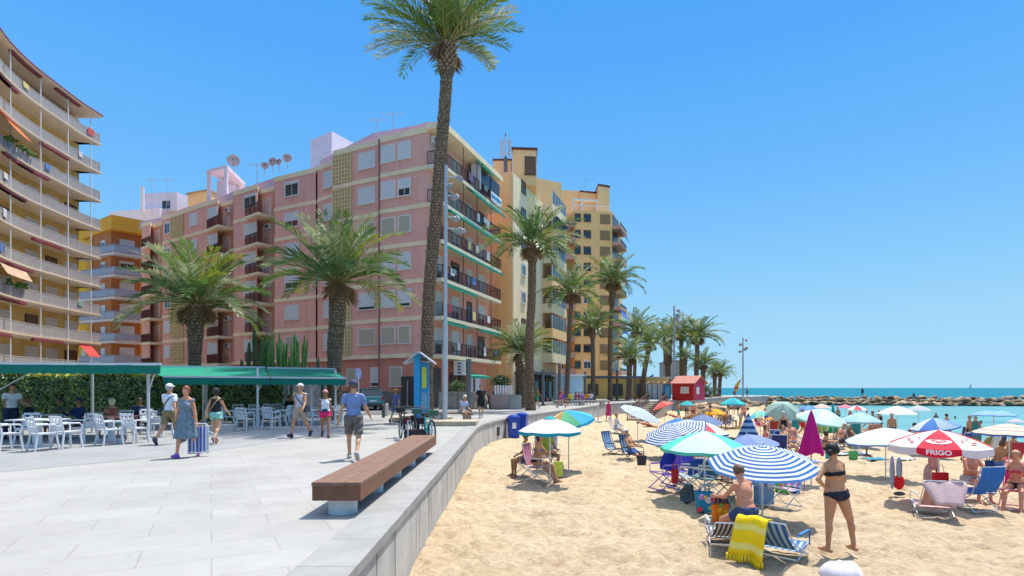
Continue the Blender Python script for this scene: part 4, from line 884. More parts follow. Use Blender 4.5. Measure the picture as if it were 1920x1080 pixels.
# ---------------- cafe chairs / tables ----------------
plas=M((.62,.64,.66),.35,.03,name='white_plastic')
def cafe_chair():
    t=thing('cafe_chair','x','chair')
    m=MB(); m.box((0,0,.43),(.44,.44,.035)); m.box((0,-.2,.405),(.44,.03,.06)); obj('seat',m,plas,t)
    m=MB(); q=Matrix.Rotation(R(-12),3,'X')
    def bx(c,dm,ry=0):
        n0=len(m.v); m.box(c,dm,0,0,0,ry)
        for i in range(n0,len(m.v)):
            v=Vector(m.v[i]); v=q@(v-Vector((0,.2,.43)))+Vector((0,.2,.43)); m.v[i]=tuple(v)
    bx((0,.21,.84),(.46,.03,.06)); bx((0,.21,.55),(.42,.03,.16)); bx((-.215,.21,.66),(.04,.03,.42)); bx((.215,.21,.66),(.04,.03,.42))
    for k in range(5): bx((-.15+.075*k,.21,.72),(.022,.025,.24),R(28 if k%2 else -28))
    bx((0,.21,.72),(.4,.024,.02)); obj('backrest',m,plas,t)
    for x in(-.2,.2):
        for y,ty in((-.19,-.24),(.2,.27)):
            l=MB(); l.bar((x,y,.43),(x*1.15,ty,0),.045,.035); obj('leg',l,plas,t)
        a=MB(); a.tube([(x*1.12,-.2,.42),(x*1.2,-.22,.60),(x*1.2,-.16,.66),(x*1.2,.05,.67),(x*1.12,.24,.66)],.02,6); obj('armrest',a,plas,t)
    return t
def cafe_table(top):
    t=thing('cafe_table','x','table'); m=MB(); m.box((0,0,.73),(1.15,.8,.03)); obj('tabletop',m,top,t); m=MB(); m.box((0,0,.36),(.12,.12,.7)); m.box((0,0,.02),(.55,.5,.04)); obj('pedestal',m,plas,t); return t
ch0=cafe_chair(); first=True
def chair_at(px,d,rz,label):
    global first
    p=P(px,d)
    if first: ch0.location=p; ch0.rotation_euler=(0,0,R(rz)); ch0['label']=label; ch0['group']='white cafe chairs'; first=False
    else: place(ch0,p,R(rz),label)
L_='white plastic cafe chair '
for px,d,rz,lab in [(12,14.4,160,'nearest the left edge of the photo, back turned to us'),(82,14.4,150,'front row, second from the left, armrest sticking out'),(126,15.0,160,'front row, third from the left beside the first table'),(157,16.6,-100,'turned sideways between the two front tables'),(206,15.8,150,'in front of the red topped table'),(254,16.4,165,'right of the red topped table near the post'),(303,18.4,175,'alone behind the man in white, partly hidden'),(52,16.4,20,'behind the first table facing us'),(283,19.6,60,'in shade behind the awning post'),(228,18.6,10,'behind the red topped table'),
 (432,23.0,100,'first on the far terrace, right of the black top woman'),(460,21.2,170,'front of the far terrace, back to us'),(473,24.6,10,'behind the front one on the far terrace'),(509,22.0,165,'front of the far terrace by the awning post'),(530,23.6,-90,'sideways, right of the awning post'),(553,24.5,190,'behind the man in the grey vest'),(586,24.0,150,'between the two walkers in caps'),(603,25.2,-80,'behind the woman in pink shorts'),(641,24.6,160,'last at the right end of the far terrace'),(497,25.6,0,'in the back row against the hedge, left one'),(519,26.0,15,'in the back row against the hedge, right one'),(447,25.2,30,'in the back row below the hedge at the left')]:
    chair_at(px,d,rz,L_+lab)
tb=cafe_table(plas); tb.location=P(72,15.4); tb['label']='white rectangular cafe table at the left among the front chairs'; tb['group']='cafe tables'
t2=cafe_table(M((.55,.16,.12),.4,.1,name='red_tabletop')); t2.location=P(208,17.2); t2['label']='cafe table with pale red top in front of the blonde guest'; t2['group']='cafe tables'
for px,d,lab in ((484,23.4,'small white table by the middle awning post'),(570,25.0,'white table behind the man in the grey vest'),(618,25.6,'white table nearest the right end of the far terrace'),(125,18.4,'white table in the shade behind the front row')): place(tb,P(px,d),R(8),lab)
# things on tables
glm=M((.5,.5,.48),.15,0,name='glass_cup')
for i,(px,d,z,lab) in enumerate(((168,17.0,.745,'small cup on the red table, leftmost'),(190,17.2,.745,'small cup on the red table, middle'),(226,17.1,.745,'small cup on the red table, right end'),(60,15.3,.745,'small cup on the white front table'))):
    m=MB(); m.lathe([(.03,0),(.035,.01),(.04,.1),(.036,.1),(.03,.02)],(0,0,0),10); tag(obj('cup',m,[glm,glm],loc=P(px,d,z)),lab,'cup','cups on the cafe tables')
# ---------------- bench ----------------
wood=M((.19,.105,.068),.6,.3,9,.3,40,name='bench_wood'); woodd=M((.17,.07,.035),.6,.2,6,name='bench_side')
bt=thing('long_bench','long brown wooden block bench on white round feet beside the sea wall','bench',(-2.175,10.5,0))
for k in range(3):
    x=-2.175-.205+.205*k; m=MB(); m.box((x-( -2.175),0,.405),(.2,7.02,.045)); obj('top_plank',m,wood,bt)
m=MB(); m.box((0,0,.29),(.60,7.0,.18)); obj('beam',m,woodd,bt)
for y in(7.28,8.75,10.2,11.65,13.1):
    m=MB(); m.lathe([(.185,0),(.185,.005),(.18,.01),(.18,.2)],(0,y-10.5,0),28); obj('foot',m,M((.62,.61,.58),.7,.15,5,.2,name='white_concrete'),bt,sm=False)
# ---------------- kiosk totem, lamp, bikes ----------------
kt=thing('info_totem','bright blue information totem with a small grey gable roof','sign',P(788,25.5))
m=MB(); m.box((-.12,0,1.72),(.26,.42,2.9)); m.box((-.12,0,.15),(.34,.5,.3)); obj('blue_post',m,M((.01,.28,.55),.45,.08,name='totem_blue'),kt)
m=MB(); m.box((.2,.02,1.55),(.38,.3,2.3)); m.box((.2,-.14,2.05),(.2,.03,.95),mi=1); m.box((.2,-.14,1.0),(.3,.03,.8),mi=2); obj('map_panel',m,[M((.02,.20,.45),.4),M((.45,.5,.03),.5,.2,6),M((.12,.3,.42),.4,.3,8)],kt)
m=MB(); 
for s_ in(-1,1):
    vs=[(0,-.5,3.22),(0,.5,3.22),(s_*.68,.5,2.72),(s_*.68,-.5,2.72)]; vs+=[(x,y,z-.06) for x,y,z in vs]; m.add(vs,[(0,1,2,3),(7,6,5,4),(0,4,5,1),(1,5,6,2),(2,6,7,3),(3,7,4,0)])
obj('gable_roof',m,M((.38,.40,.44),.4,.1,name='zinc'),kt)
m=MB(); m.bar((-.55,0,2.76),(.55,0,2.76),.05); obj('roof_brace',m,steel,kt)
# kerb ring round tall palm
m=MB(); n=28
for k in range(n):
    a0=2*math.pi*k/n;a1=2*math.pi*(k+1)/n; r0_,r1_=1.15,1.45; vs=[(r*math.cos(a),r*math.sin(a),z) for z in(0,.22) for r,a in((r0_,a0),(r1_,a0),(r1_,a1),(r0_,a1))]; m.add(vs,[(4,5,6,7),(1,2,6,5),(3,0,4,7),(0,1,5,4),(2,3,7,6)])
pd=tag(obj('tree_planter',m,M((.40,.34,.26),.9,.2,3,.3),loc=P(792,27.0)),'round sandstone planter ring at the foot of the tallest palm','planter'); 
m=MB(); m.lathe([(1.15,0),(1.15,.15)],(0,0,0),24); obj('soil',m,M((.12,.08,.05),.95,.4,8,.5),pd)
lp=thing('floodlight_pole','tall grey pole with five round floodlights beside the tall palm','lamp post',P(834,25.0))
m=MB(); m.tube([(0,0,0),(.02,0,4.5)],.115,12); m.tube([(.02,0,4.5),(.06,0,Zat(310,25))],[.085,.075],12); m.box((0,0,.05),(.4,.4,.1)); obj('pole',m,M((.42,.44,.47),.45,.1,3,metal=.3,name='galvanised'),lp)
lampm=M((.28,.28,.28),.35,.05,name='lamp_housing'); lens=M((.5,.46,.36),.15,.05,name='lamp_lens')
def flood(par,x,z,r,yaw,side=1):
    m=MB(); q=Matrix.Rotation(yaw,3,'Z')@Matrix.Rotation(R(62),3,'X'); c=Vector((x,-.15,z)); prof=[(.3,.55),(.55,.35),(.9,.1),(1,0)]; n=18; vs=[];fs=[]
    for rr,zz in prof:
        for k in range(n): a=2*math.pi*k/n; vs.append(c+q@Vector((r*rr*math.cos(a),r*rr*math.sin(a),zz*r*1.3)))
    for i in range(3):
        for k in range(n): fs.append((i*n+k,i*n+(k+1)%n,(i+1)*n+(k+1)%n,(i+1)*n+k))
    fs.append(tuple(range(n))); m.add(vs,fs); h=obj('floodlight',m,lampm,par,sm=True); m=MB(); m.add([c+q@Vector((r*.94*math.cos(2*math.pi*k/n),r*.94*math.sin(2*math.pi*k/n),.02)) for k in range(n)],[tuple(range(n))]); obj('lens',m,lens,h); m=MB(); m.bar((0.04,0,z+.15),(x,0,z+.1),.05); obj('bracket',m,steel,par)
for px,py,yw in ((862,337,40),(854,372,-10),(855,412,0),(866,434,25),(846,352,-60)): flood(lp,(px-834)/F*25,Zat(py,25),.20,R(yw))
def pole_far(label,px,d,ytop,lamps,name='floodlight_pole'):
    t=thing(name,label,'lamp post',P(px,d)); m=MB(); zt=Zat(ytop,d); m.tube([(0,0,0),(0,0,zt)],[.16,.10],8); obj('pole',m,M((.30,.31,.33),.5,.1),t)
    for px2,py2,yw in lamps: flood(t,(px2-px)/F*d,Zat(py2,d),.34,R(yw))
pole_far('tall floodlight pole rising behind the red beach hut',1264,74,573,[(1271,583,30),(1270,592,10),(1274,603,-20),(1273,613,0),(1268,598,20)])
pole_far('thin floodlight pole standing against the open sky near the sea',1393,104,633,[(1398,638,30),(1388,646,-40),(1387,659,-40),(1399,652,30),(1396,655,0)])
def pole(label,px,d,ytop,r_,c=(.10,.11,.12),sign=None):
    t=thing('street_pole',label,'post',P(px,d),0,'dark promenade posts'); m=MB(); m.tube([(0,0,0),(0,0,Zat(ytop,d))],r_,10); m.box((0,0,.04),(r_*3.4,r_*3.4,.08)); obj('pole',m,M(c,.5),t)
pole('dark square post right of the seated man on the promenade',879,33,673,.15)
pole('dark post in front of the shopfront left of the pavilion',1018,50,694,.13); pole('dark post in front of the pale blue pavilion',1049,52,682,.15); pole('dark post between the two palms under the yellow tower',1097,60,697,.13); pole('thin post below the right corner of the tower',1157,72,694,.14); pole('white square post at the terrace right of the big palm',583,29,705,.06,(.5,.5,.5))
# traffic sign
t=thing('road_sign','round blue road sign seen edge on behind the man in the blue shirt','sign',P(672,30)); m=MB(); m.tube([(0,0,0),(0,0,2.4)],.035,8); obj('pole',m,steel,t); m=MB(); v0=len(m.v); m.lathe([(.28,-.015),(.3,0),(.28,.015)],(0,0,0),20)
m.v=[(x*.35,z-.03+x*.93,y+2.35) for x,y,z in m.v]; obj('sign_disc',m,M((.18,.22,.42),.4),t)
# car
def carbuild():
    t=thing('parked_car','small teal green hatchback parked by the pink block stone plinth','car',P(690,41.2),R(24)); cm_=M((.06,.24,.26),.25,.03,metal=.3,spec=.6,name='car_teal')
    m=MB(); sec=[(-2.0,.45,.95,.78),(-1.95,.35,1.0,.8),(-1.2,.3,1.02,.84),(0,.28,.98,.85),(1.2,.3,.92,.84),(1.85,.35,.78,.78),(2.0,.45,.6,.7)]; vs=[];fs=[]
    for x,z0,z1,wd in sec:
        vs+=[(y,x,z) for y,z in((-wd,z0),(-wd*1.02,(z0+z1)/2),(-wd*.95,z1),(wd*.95,z1),(wd*1.02,(z0+z1)/2),(wd,z0))]
    for i in range(6):
        for k in range(6): fs.append((i*6+k,i*6+(k+1)%6,(i+1)*6+(k+1)%6,(i+1)*6+k))
    fs+= [tuple(range(6)),tuple(range(36,42))]; m.add(vs,fs); obj('body',m,cm_,t)
    m=MB(); a=[(-1.9,.95,.78),(-1.6,1.45,.62),(.3,1.48,.62),(1.1,.95,.75)]; vs=[]
    for x,z,wd in a: vs+=[(-wd,x,z),(wd,x,z)]
    m.add(vs,[(0,1,3,2),(2,3,5,4),(4,5,7,6),(0,2,4,6),(1,7,5,3),(0,6,7,1)]); obj('cabin_glass',m,glass,t); m=MB(); m.box((0,-.65,1.5),(1.22,1.95,.05)); 
    for s_ in(-1,1): m.bar((s_*.7,-1.88,.98),(s_*.61,-1.6,1.48),.07); m.bar((s_*.7,1.0,.98),(s_*.61,.3,1.48),.07); m.bar((s_*.74,-.4,.98),(s_*.63,-.4,1.48),.06); m.bar((s_*.45,-1.5,1.56),(s_*.45,.2,1.56),.04)
    obj('roof',m,cm_,t)
    for x in(-.75,.75):
        for y in(-1.25,1.25):
            m=MB(); m.lathe([(.2,-.1),(.31,-.09),(.33,0),(.31,.09),(.2,.1)],(0,0,0),18); m.v=[(z+x,a_+y,b2+.33) for a_,b2,z in m.v]; w_=obj('wheel',m,M((.02,.02,.02),.8),t); m=MB(); m.lathe([(.19,-.11),(.19,.11)],(0,0,0),12); m.v=[(z+x,a_+y,b2+.33) for a_,b2,z in m.v]; obj('rim',m,M((.4,.4,.42),.3,metal=.6),w_)
    for x in(-.68,.68): obj('tail_light',MB().box((x,-1.99,.85),(.14,.08,.3)),M((.4,.01,.01),.3),t)
    obj('number_plate',MB().box((0,-2.01,.68),(.5,.03,.11)),M((.7,.7,.65)),t); obj('bumper',MB().box((0,-1.98,.42),(1.5,.14,.16)),frame_d,t)
carbuild()
# bollards and block
for i,(px,py,lab) in enumerate(((719,783,'dark bollard left of the person in the orange hat'),(725,780,'pale stone bollard beside the dark one'))):
    m=MB(); m.lathe([(.09,0),(.09,.62),(.07,.7),(.02,.73)],(0,0,0),12); tag(obj('bollard',m,M((.1,.09,.08) if i==0 else (.5,.45,.38),.7),loc=prom(px,py)),lab,'bollard')
# bicycles and rack
tyre=M((.02,.02,.022),.8,name='rubber')
def wheel(par,c,r,ax):
    m=MB(); n=26; c=Vector(c); ax=Vector(ax); pts=[c+ax*r*math.cos(2*math.pi*k/n)+Vector((0,0,r*math.sin(2*math.pi*k/n))) for k in range(n+1)]; m.tube(pts,.025,6); w_=obj('wheel',m,tyre,par)
    m=MB(); 
    for k in range(10): a=math.pi*2*k/10; m.bar(c,c+ax*r*math.cos(a)+Vector((0,0,r*math.sin(a))),.006)
    nrm=ax.cross(Vector((0,0,1))); m.bar(c-nrm*.05,c+nrm*.05,.06); obj('spokes',m,steel,w_)
def bike(label,p,rz,c,fold=False):
    t=thing('bicycle',label,'bicycle',p,rz,'bicycles at the rack'); r=.30 if fold else .33; fm=M(c,.35,.05,spec=.6)
    wheel(t,(0,-.52,r),r,(0,1,0)); wheel(t,(0,.52,r),r,(0,1,0))
    m=MB(); bb=(0,.08,.32); seat=(0,.22,.78); hd=(0,-.40,.80); m.tube([bb,seat],.02); m.tube([bb,(0,-.36,.62)],.026); m.tube([(0,.2,.68),(0,-.38,.7)],.022); m.tube([(0,.52,r),bb],.014); m.tube([(0,.52,r),(0,.2,.66)],.012); m.tube([(0,-.52,r),(0,-.36,.62),hd,(0,-.38,.98)],.018); obj('frame',m,fm,t)
    m=MB(); m.tube([(-.28,-.3,1.04),(-.2,-.38,1.0),(.2,-.38,1.0),(.28,-.3,1.04)],.014); obj('handlebar',m,frame_d,t)
    m=MB(); m.ell((0,.26,.83),(.09,.14,.035)); obj('saddle',m,tyre,t)
    m=MB(); m.box((0,-.58,.88),(.26,.2,.16),taper=1.15); obj('basket',m,M((.05,.12,.09) if not fold else (.03,.03,.035),.8,.3,20),t)
    m=MB(); m.box((0,.5,.70),(.12,.36,.02)); m.box((0,.50,.60),(.2,.22,.18)); obj('pannier',m,M((.05,.02,.03),.7),t)
    m=MB(); m.lathe([(.08,-.01),(.08,.01)],(0,0,0),12); m.v=[(z+.04,a+.08,b2+.32) for a,b2,z in m.v]; m.bar((.06,.08,.32),(.06,.16,.2),.02); obj('crank',m,steel,t)
    m=MB(); m.box((0,.70,.62),(.08,.02,.06)); obj('rear_light',m,M((.5,.01,.01)),t)
bike('dark bicycle with red rear light at the left end of the rack',P(756,17.6),R(200),(.02,.03,.04),True)
bike('turquoise bicycle with a front basket at the right end of the rack',P(800,16.6),R(25),(.0,.35,.40))
bike('black bicycle leaning between the other two',P(778,17.8),R(15),(.03,.03,.03))
m=MB(); m.box((0,0,.2),(.8,.3,.3)); rk=tag(obj('bike_box',m,M((.035,.02,.025),.7,.2,6),loc=P(786,16.9)),'dark low box rack between the parked bicycles','bike rack'); 
for x in(-.3,.35): obj('hoop',MB().tube([(x,-.2,0-.0),(x,-.2,.62),(x,.2,.62),(x,.2,0)],.02),steel,rk)
# low stone bench with seated man
sb=thing('stone_bench','small wooden slab bench on stone blocks where the man in blue sits','bench',P(845,26.0)); m=MB(); m.box((0.1,0,.44),(1.9,.55,.07),R(-8)); obj('seat',m,M((.20,.13,.09),.7,.3,5),sb)
for x in(-.55,.75): obj('leg',MB().box((x,0,.2),(.3,.45,.4),R(-8)),conc,sb)
m=MB(); m.box((0,0,.1),(2.6,1.5,.2)); tag(obj('stone_planter_edge',m,M((.42,.34,.24),.9,.2,3),loc=P(838,24.2)),'low tan stone platform around the floodlight pole base','kerb')
# planter with white fence and bush
plt=thing('concrete_planter','large octagonal pink and grey concrete planter in front of the cream block','planter',P(944,42.5)); m=MB(); m.lathe([(.75,0),(.85,.05),(.95,1.0),(1.0,1.08),(.8,1.08),(.8,.95)],(-.25,0,0),8); obj('tub',m,M((.32,.24,.23),.9,.2,3,.3),plt)
m=MB(); m.box((.85,.2,.52),(1.0,1.2,1.04)); obj('side_block',m,conc,plt)
m=MB(); 
for k in range(7): m.bar((-.6+.2*k,-.5,1.08),(-.6+.2*k,-.5,1.78),.12,.03)
m.bar((-.7,-.48,1.3),(.75,-.48,1.3),.04); obj('picket_screen',m,M((.72,.73,.75),.5),plt)
bush('shrub','round green shrub rising behind the white screen on the planter','shrub',P(940,43.2),.8,1.0,700,size=.09,zb=1.6)
bush('shrub','round bright green shrub in front of the dark shop door','shrub',P(858,41),.62,.75,500,size=.08,zb=1.35)
m=MB(); m.box((0,0,.65),(3.6,.6,1.3),R(8)); tag(obj('stone_wall',m,M((.26,.23,.20),.9,.35,3,.5,8),loc=P(868,42.2)),'low rough stone wall below the shop windows','wall')
# litter bins on sand
for i,(px,py,lab,rz) in enumerate(((963,820,'blue plastic beach bin with a white notice by the sea wall',10),(979,812,'second blue beach bin just behind the one with the notice',-15))):
    p=sand(px,py); t=thing('litter_bin',lab,'bin',p,R(rz),'blue bins on the sand'); bl=M((.005,.05,.36),.35,.05,name='bin_blue'); m=MB(); m.box((0,0,.5),(.52,.5,1.0),taper=1.12); m.box((0,0,1.02),(.64,.62,.06)); obj('body',m,bl,t); m=MB(); m.ell((0,0,1.05),(.31,.30,.12),12,6); obj('lid',m,bl,t)
    if i==0: obj('notice',MB().box((-.02,-.29,.62),(.2,.02,.3),rx=R(-3)),M((.7,.7,.7)),t)
# beach stairs with railing
st=thing('beach_stairs','stairs with dark brown railings leading from the sand up to the promenade','stairs',P(1180,47)); A=sandd(1176,46); B=P(1217,58,0); m=MB(); d=(B-A); n=8; h_=Vector((d.x,d.y,0)); hn=h_.normalized(); sd=Vector((hn.y,-hn.x,0))
for k in range(n):
    z1=A.z+(0-A.z)*(k+1)/n; c=A+h_*((k+.5)/n); m.box((c.x+sd.x*.9,c.y+sd.y*.9,(z1-1.6)/2),(h_.length/n,1.8,z1+1.6),math.atan2(hn.y,hn.x))
obj('steps',m,M((.30,.25,.18),.9,.2,3),st,world=True)
for o_ in (0,1.8):
    m=MB(); a=A+sd*o_;b2=B+sd*o_
    for q in range(2): m.bar(a+Vector((0,0,.5+.5*q)),b2+Vector((0,0,.5+.5*q)),.07)
    for k in range(15): c=a.lerp(b2,k/14); m.bar(c,c+Vector((0,0,1.05)),.07)
    obj('handrail',m,M((.10,.05,.035),.7),st,world=True)
# red hut
rh=thing('red_hut','red wooden beach hut with shingle gable roof on the promenade edge','hut',P(1291,73),R(-45)); m=MB(); wd,dp,h=2.9,2.9,2.15
m.box((0,0,h/2),(wd,dp,h)); obj('wall',m,M((.42,.01,.012),.6,.08,2,name='hut_red'),rh)
m=MB(); 
m.add([(-wd/2+.02,-dp/2,h),(wd/2+.02,-dp/2,h),(wd/2+.02,dp/2,h),(-wd/2+.02,dp/2,h),(-wd/2+.02,0,h+.85),(wd/2+.02,0,h+.85)],[(1,2,5),(3,0,4)]); m.box((wd/2+.03,0,h/2),(.05,dp,h)); obj('gable',m,M((.45,.03,.09),.6,.08),rh)  # pinker red than the front: the side's sunlit look put into its colour
m=MB()
for s_ in(-1,1):
    vs=[(-wd/2-.35,0,h+1.0),(wd/2+.35,0,h+1.0),(wd/2+.35,s_*(dp/2+.35),h+.02),(-wd/2-.35,s_*(dp/2+.35),h+.02)]; vs+=[(x,y,z-.1) for x,y,z in vs]; m.add(vs,[(0,1,2,3),(7,6,5,4),(0,4,5,1),(1,5,6,2),(2,6,7,3),(3,7,4,0)])
obj('roof',m,M((.42,.17,.13),.8,.2,6),rh)
w_=obj('window',MB().box((.25,-dp/2-.03,1.3),(1.1,.06,.85)),frame_w,rh); obj('shutter',MB().box((.0,-dp/2-.07,1.3),(.42,.04,.7)).box((.5,-dp/2-.07,1.3),(.42,.04,.7)),M((.55,.5,.45)),w_)
w_=obj('side_window',MB().box((wd/2+.07,-.5,1.25),(.06,.7,.9)),frame_w,rh); obj('trim_board',MB().box((-wd/2,-dp/2,h/2),(.1,.1,h)).box((wd/2+.03,-dp/2,h/2),(.12,.1,h)),M((.5,.05,.06)),rh)
# white and blue beach huts
for i,(px,c,lab) in enumerate(((1218,(.62,.62,.60),'leftmost white beach hut with blue trim'),(1227,(.62,.62,.60),'second white beach hut from the left'),(1237,(.62,.62,.60),'third white beach hut next to the blue one'),(1249,(.05,.28,.5),'light blue beach hut nearest the red hut'))):
    t=thing('beach_hut',lab,'hut',P(px,78-.3*i),R(-5),'white and blue beach huts'); m=MB(); m.box((0,0,1.05),(.80,1.4,2.1)); obj('wall',m,M(c,.7,.06),t); m=MB(); m.box((-.4,-.72,1.05),(.1,.06,2.1)); m.box((.4,-.72,1.05),(.1,.06,2.1)); obj('trim',m,M((.02,.15,.22)),t)
    m=MB(); m.add([(-.52,-.9,2.1),(.52,-.9,2.1),(.52,.9,2.1),(-.52,.9,2.1),(0,-.9,2.5),(0,.9,2.5)],[(0,4,5,3),(4,1,2,5),(0,1,4),(2,3,5),(0,3,2,1)]); obj('roof',m,M((.42,.28,.17),.8,.2),t); obj('door',MB().box((0,-.72,.95),(.5,.04,1.7)),M((.5,.52,.52) if i<3 else (.1,.4,.6)),t)
# feather flags
def fflag(label,px,d,yb,yt,cols,lean):
    t=thing('feather_flag',label,'flag',P(px,d,0)); zt=Zat(yt,d); m=MB(); m.tube([(0,0,0),(lean*.5,0,zt*.7),(lean,0,zt)],.03,6); obj('pole',m,steel,t); m=MB(); zb=Zat(yb,d); n=6; vs=[]
    for k in range(n+1): u=k/n; z=zb+(zt-zb)*u; x=lean*(z/zt)**1.3; wd_=.75*math.sin(math.pi*min(1,.15+u*.85))+.05; vs+=[(x,0,z),(x-wd_*1.0,.1*math.sin(u*6),z-.15)]
    for k in range(n): m.add(vs[2*k:2*k+4],[(0,1,3,2)],k%len(cols))
    o=obj('cloth',m,[M(c,.7,.05) for c in cols],t); md=o.modifiers.new('s','SOLIDIFY'); md.thickness=.01
fflag('red and yellow feather flag beside the pier lamp pole',1381,100,733,708,[(.65,.45,.02),(.65,.04,.03),(.65,.4,.02)],.9)
fflag('small blue feather flag above the white beach huts',1222,88,712,700,[(.02,.10,.38)],.3)
# ---------------- people ----------------
SK={'tan':(.47,.235,.125),'dark':(.30,.14,.07),'fair':(.58,.33,.21),'red':(.56,.25,.15),'mid':(.52,.28,.17)}
def skin(k): return M(SK[k],.5,.08,6,spec=.3,name='skin_'+k)
def cone(m,p0,p1,r0,r1,n=12,flat=None):
    """closed round cone; flat squashes it along the given axis index (x)"""
    p0=Vector(p0);p1=Vector(p1);d=p1-p0;L=d.length
    if L<1e-5: m.ell(p0,(r0,r0,r0)); return
    q=d.to_track_quat('Z','Y').to_matrix(); prof=[(0,-r0)]+[(r0*math.cos(a),-r0*math.sin(a)) for a in (1.15,.75,.35)]+[(r0,0),((r0*.5+r1*.5),L/2),(r1,L)]+[(r1*math.cos(a),L+r1*math.sin(a)) for a in (.35,.75,1.15)]+[(0,L+r1)]
    vs=[];fs=[]
    for rr,z in prof[1:-1]:
        for k in range(n): a=2*math.pi*k/n; vs.append(p0+q@Vector((rr*math.cos(a),rr*math.sin(a),z)))
    K=len(prof)-2
    vs+=[p0+q@Vector((0,0,-r0)),p0+q@Vector((0,0,L+r1))]
    for i in range(K-1):
        for k in range(n): fs.append((i*n+k,i*n+(k+1)%n,(i+1)*n+(k+1)%n,(i+1)*n+k))
    for k in range(n): fs.append((K*n,(k+1)%n,k)); fs.append((K*n+1,(K-1)*n+k,(K-1)*n+(k+1)%n))
    m.add(vs,fs)
def rotv(v,ax,a): return Matrix.Rotation(a,3,ax)@Vector(v)
DEF=dict(lean=0,ph=.94,th=(0,0),kn=(0,0),sp=(4,4),sw=(0,0),ab=(9,9),el=(12,12),inn=(0,0),foot=(0,0),hp=0,hy=0,twist=0,roll=0,fem=0,fat=1.0,curl=25)
def joints(p):
    """skeleton, facing -Y, x<0 is the person's right side... index 0 = x<0"""
    J={}; fem=p['fem']; up=Matrix.Rotation(R(p['roll']),3,'Y')@Vector((0,-math.sin(R(p['lean'])),math.cos(R(p['lean'])))); fw=Vector((0,-math.cos(R(p['lean'])),-math.sin(R(p['lean']))))
    pel=Vector((0,0,p['ph'])); J['pel']=pel; J['nb']=pel+up*.50; J['up']=up;J['fw']=fw
    X=Vector((1,0,0)); tw=Matrix.Rotation(R(p['twist']),3,up)
    Xs=tw@X; J['Xs']=Xs
    hd=(up*math.cos(R(p['hp']))+ (tw@fw)*math.sin(R(p['hp']))).normalized(); J['nk']=J['nb']+hd*.07; J['hc']=J['nb']+hd*.165; J['hd']=hd
    hf=(tw@fw); hf=(hf-hd*hf.dot(hd)).normalized(); hf=Matrix.Rotation(R(p['hy']),3,hd)@hf; J['hf']=hf
    for i,s in ((0,-1),(1,1)):
        sh=pel+up*(.435)+Xs*s*(.168-.022*fem); J['sh',i]=sh
        a=R(p['sw'][i]); b=R(p['ab'][i]); f2=tw@fw
        d=(-up*math.cos(a)+f2*math.sin(a)); d=(d*math.cos(b)+Xs*s*math.sin(b)).normalized()
        el=sh+d*.285; J['el',i]=el
        e=R(p['el'][i]); perp=(f2*math.cos(a)+up*math.sin(a)); n_=R(p['inn'][i]); perp=(perp*math.cos(n_)-Xs*s*math.sin(n_)).normalized(); perp=(perp-d*perp.dot(d)).normalized()
        d2=(d*math.cos(e)+perp*math.sin(e)).normalized(); wr=el+d2*.245; J['wr',i]=wr; J['ha',i]=d2; J['hs',i]=d2.cross(X).normalized() if abs(d2.x)<.9 else Vector((0,1,0))
        hp=pel+Vector((s*.088,0,-.03)); J['hip',i]=hp
        t=R(p['th'][i]); g=R(p['sp'][i]); d=Vector((s*math.sin(g),-math.sin(t)*math.cos(g),-math.cos(t)*math.cos(g))); kn=hp+d*.42; J['kn',i]=kn
        k=t-R(p['kn'][i]); d=Vector((s*math.sin(g)*.3,-math.sin(k),-math.cos(k))).normalized(); an=kn+d*.40; J['an',i]=an
        f=R(p['foot'][i]); J['ft',i]=Vector((s*.12,-math.cos(f),-math.sin(f))).normalized()
    return J
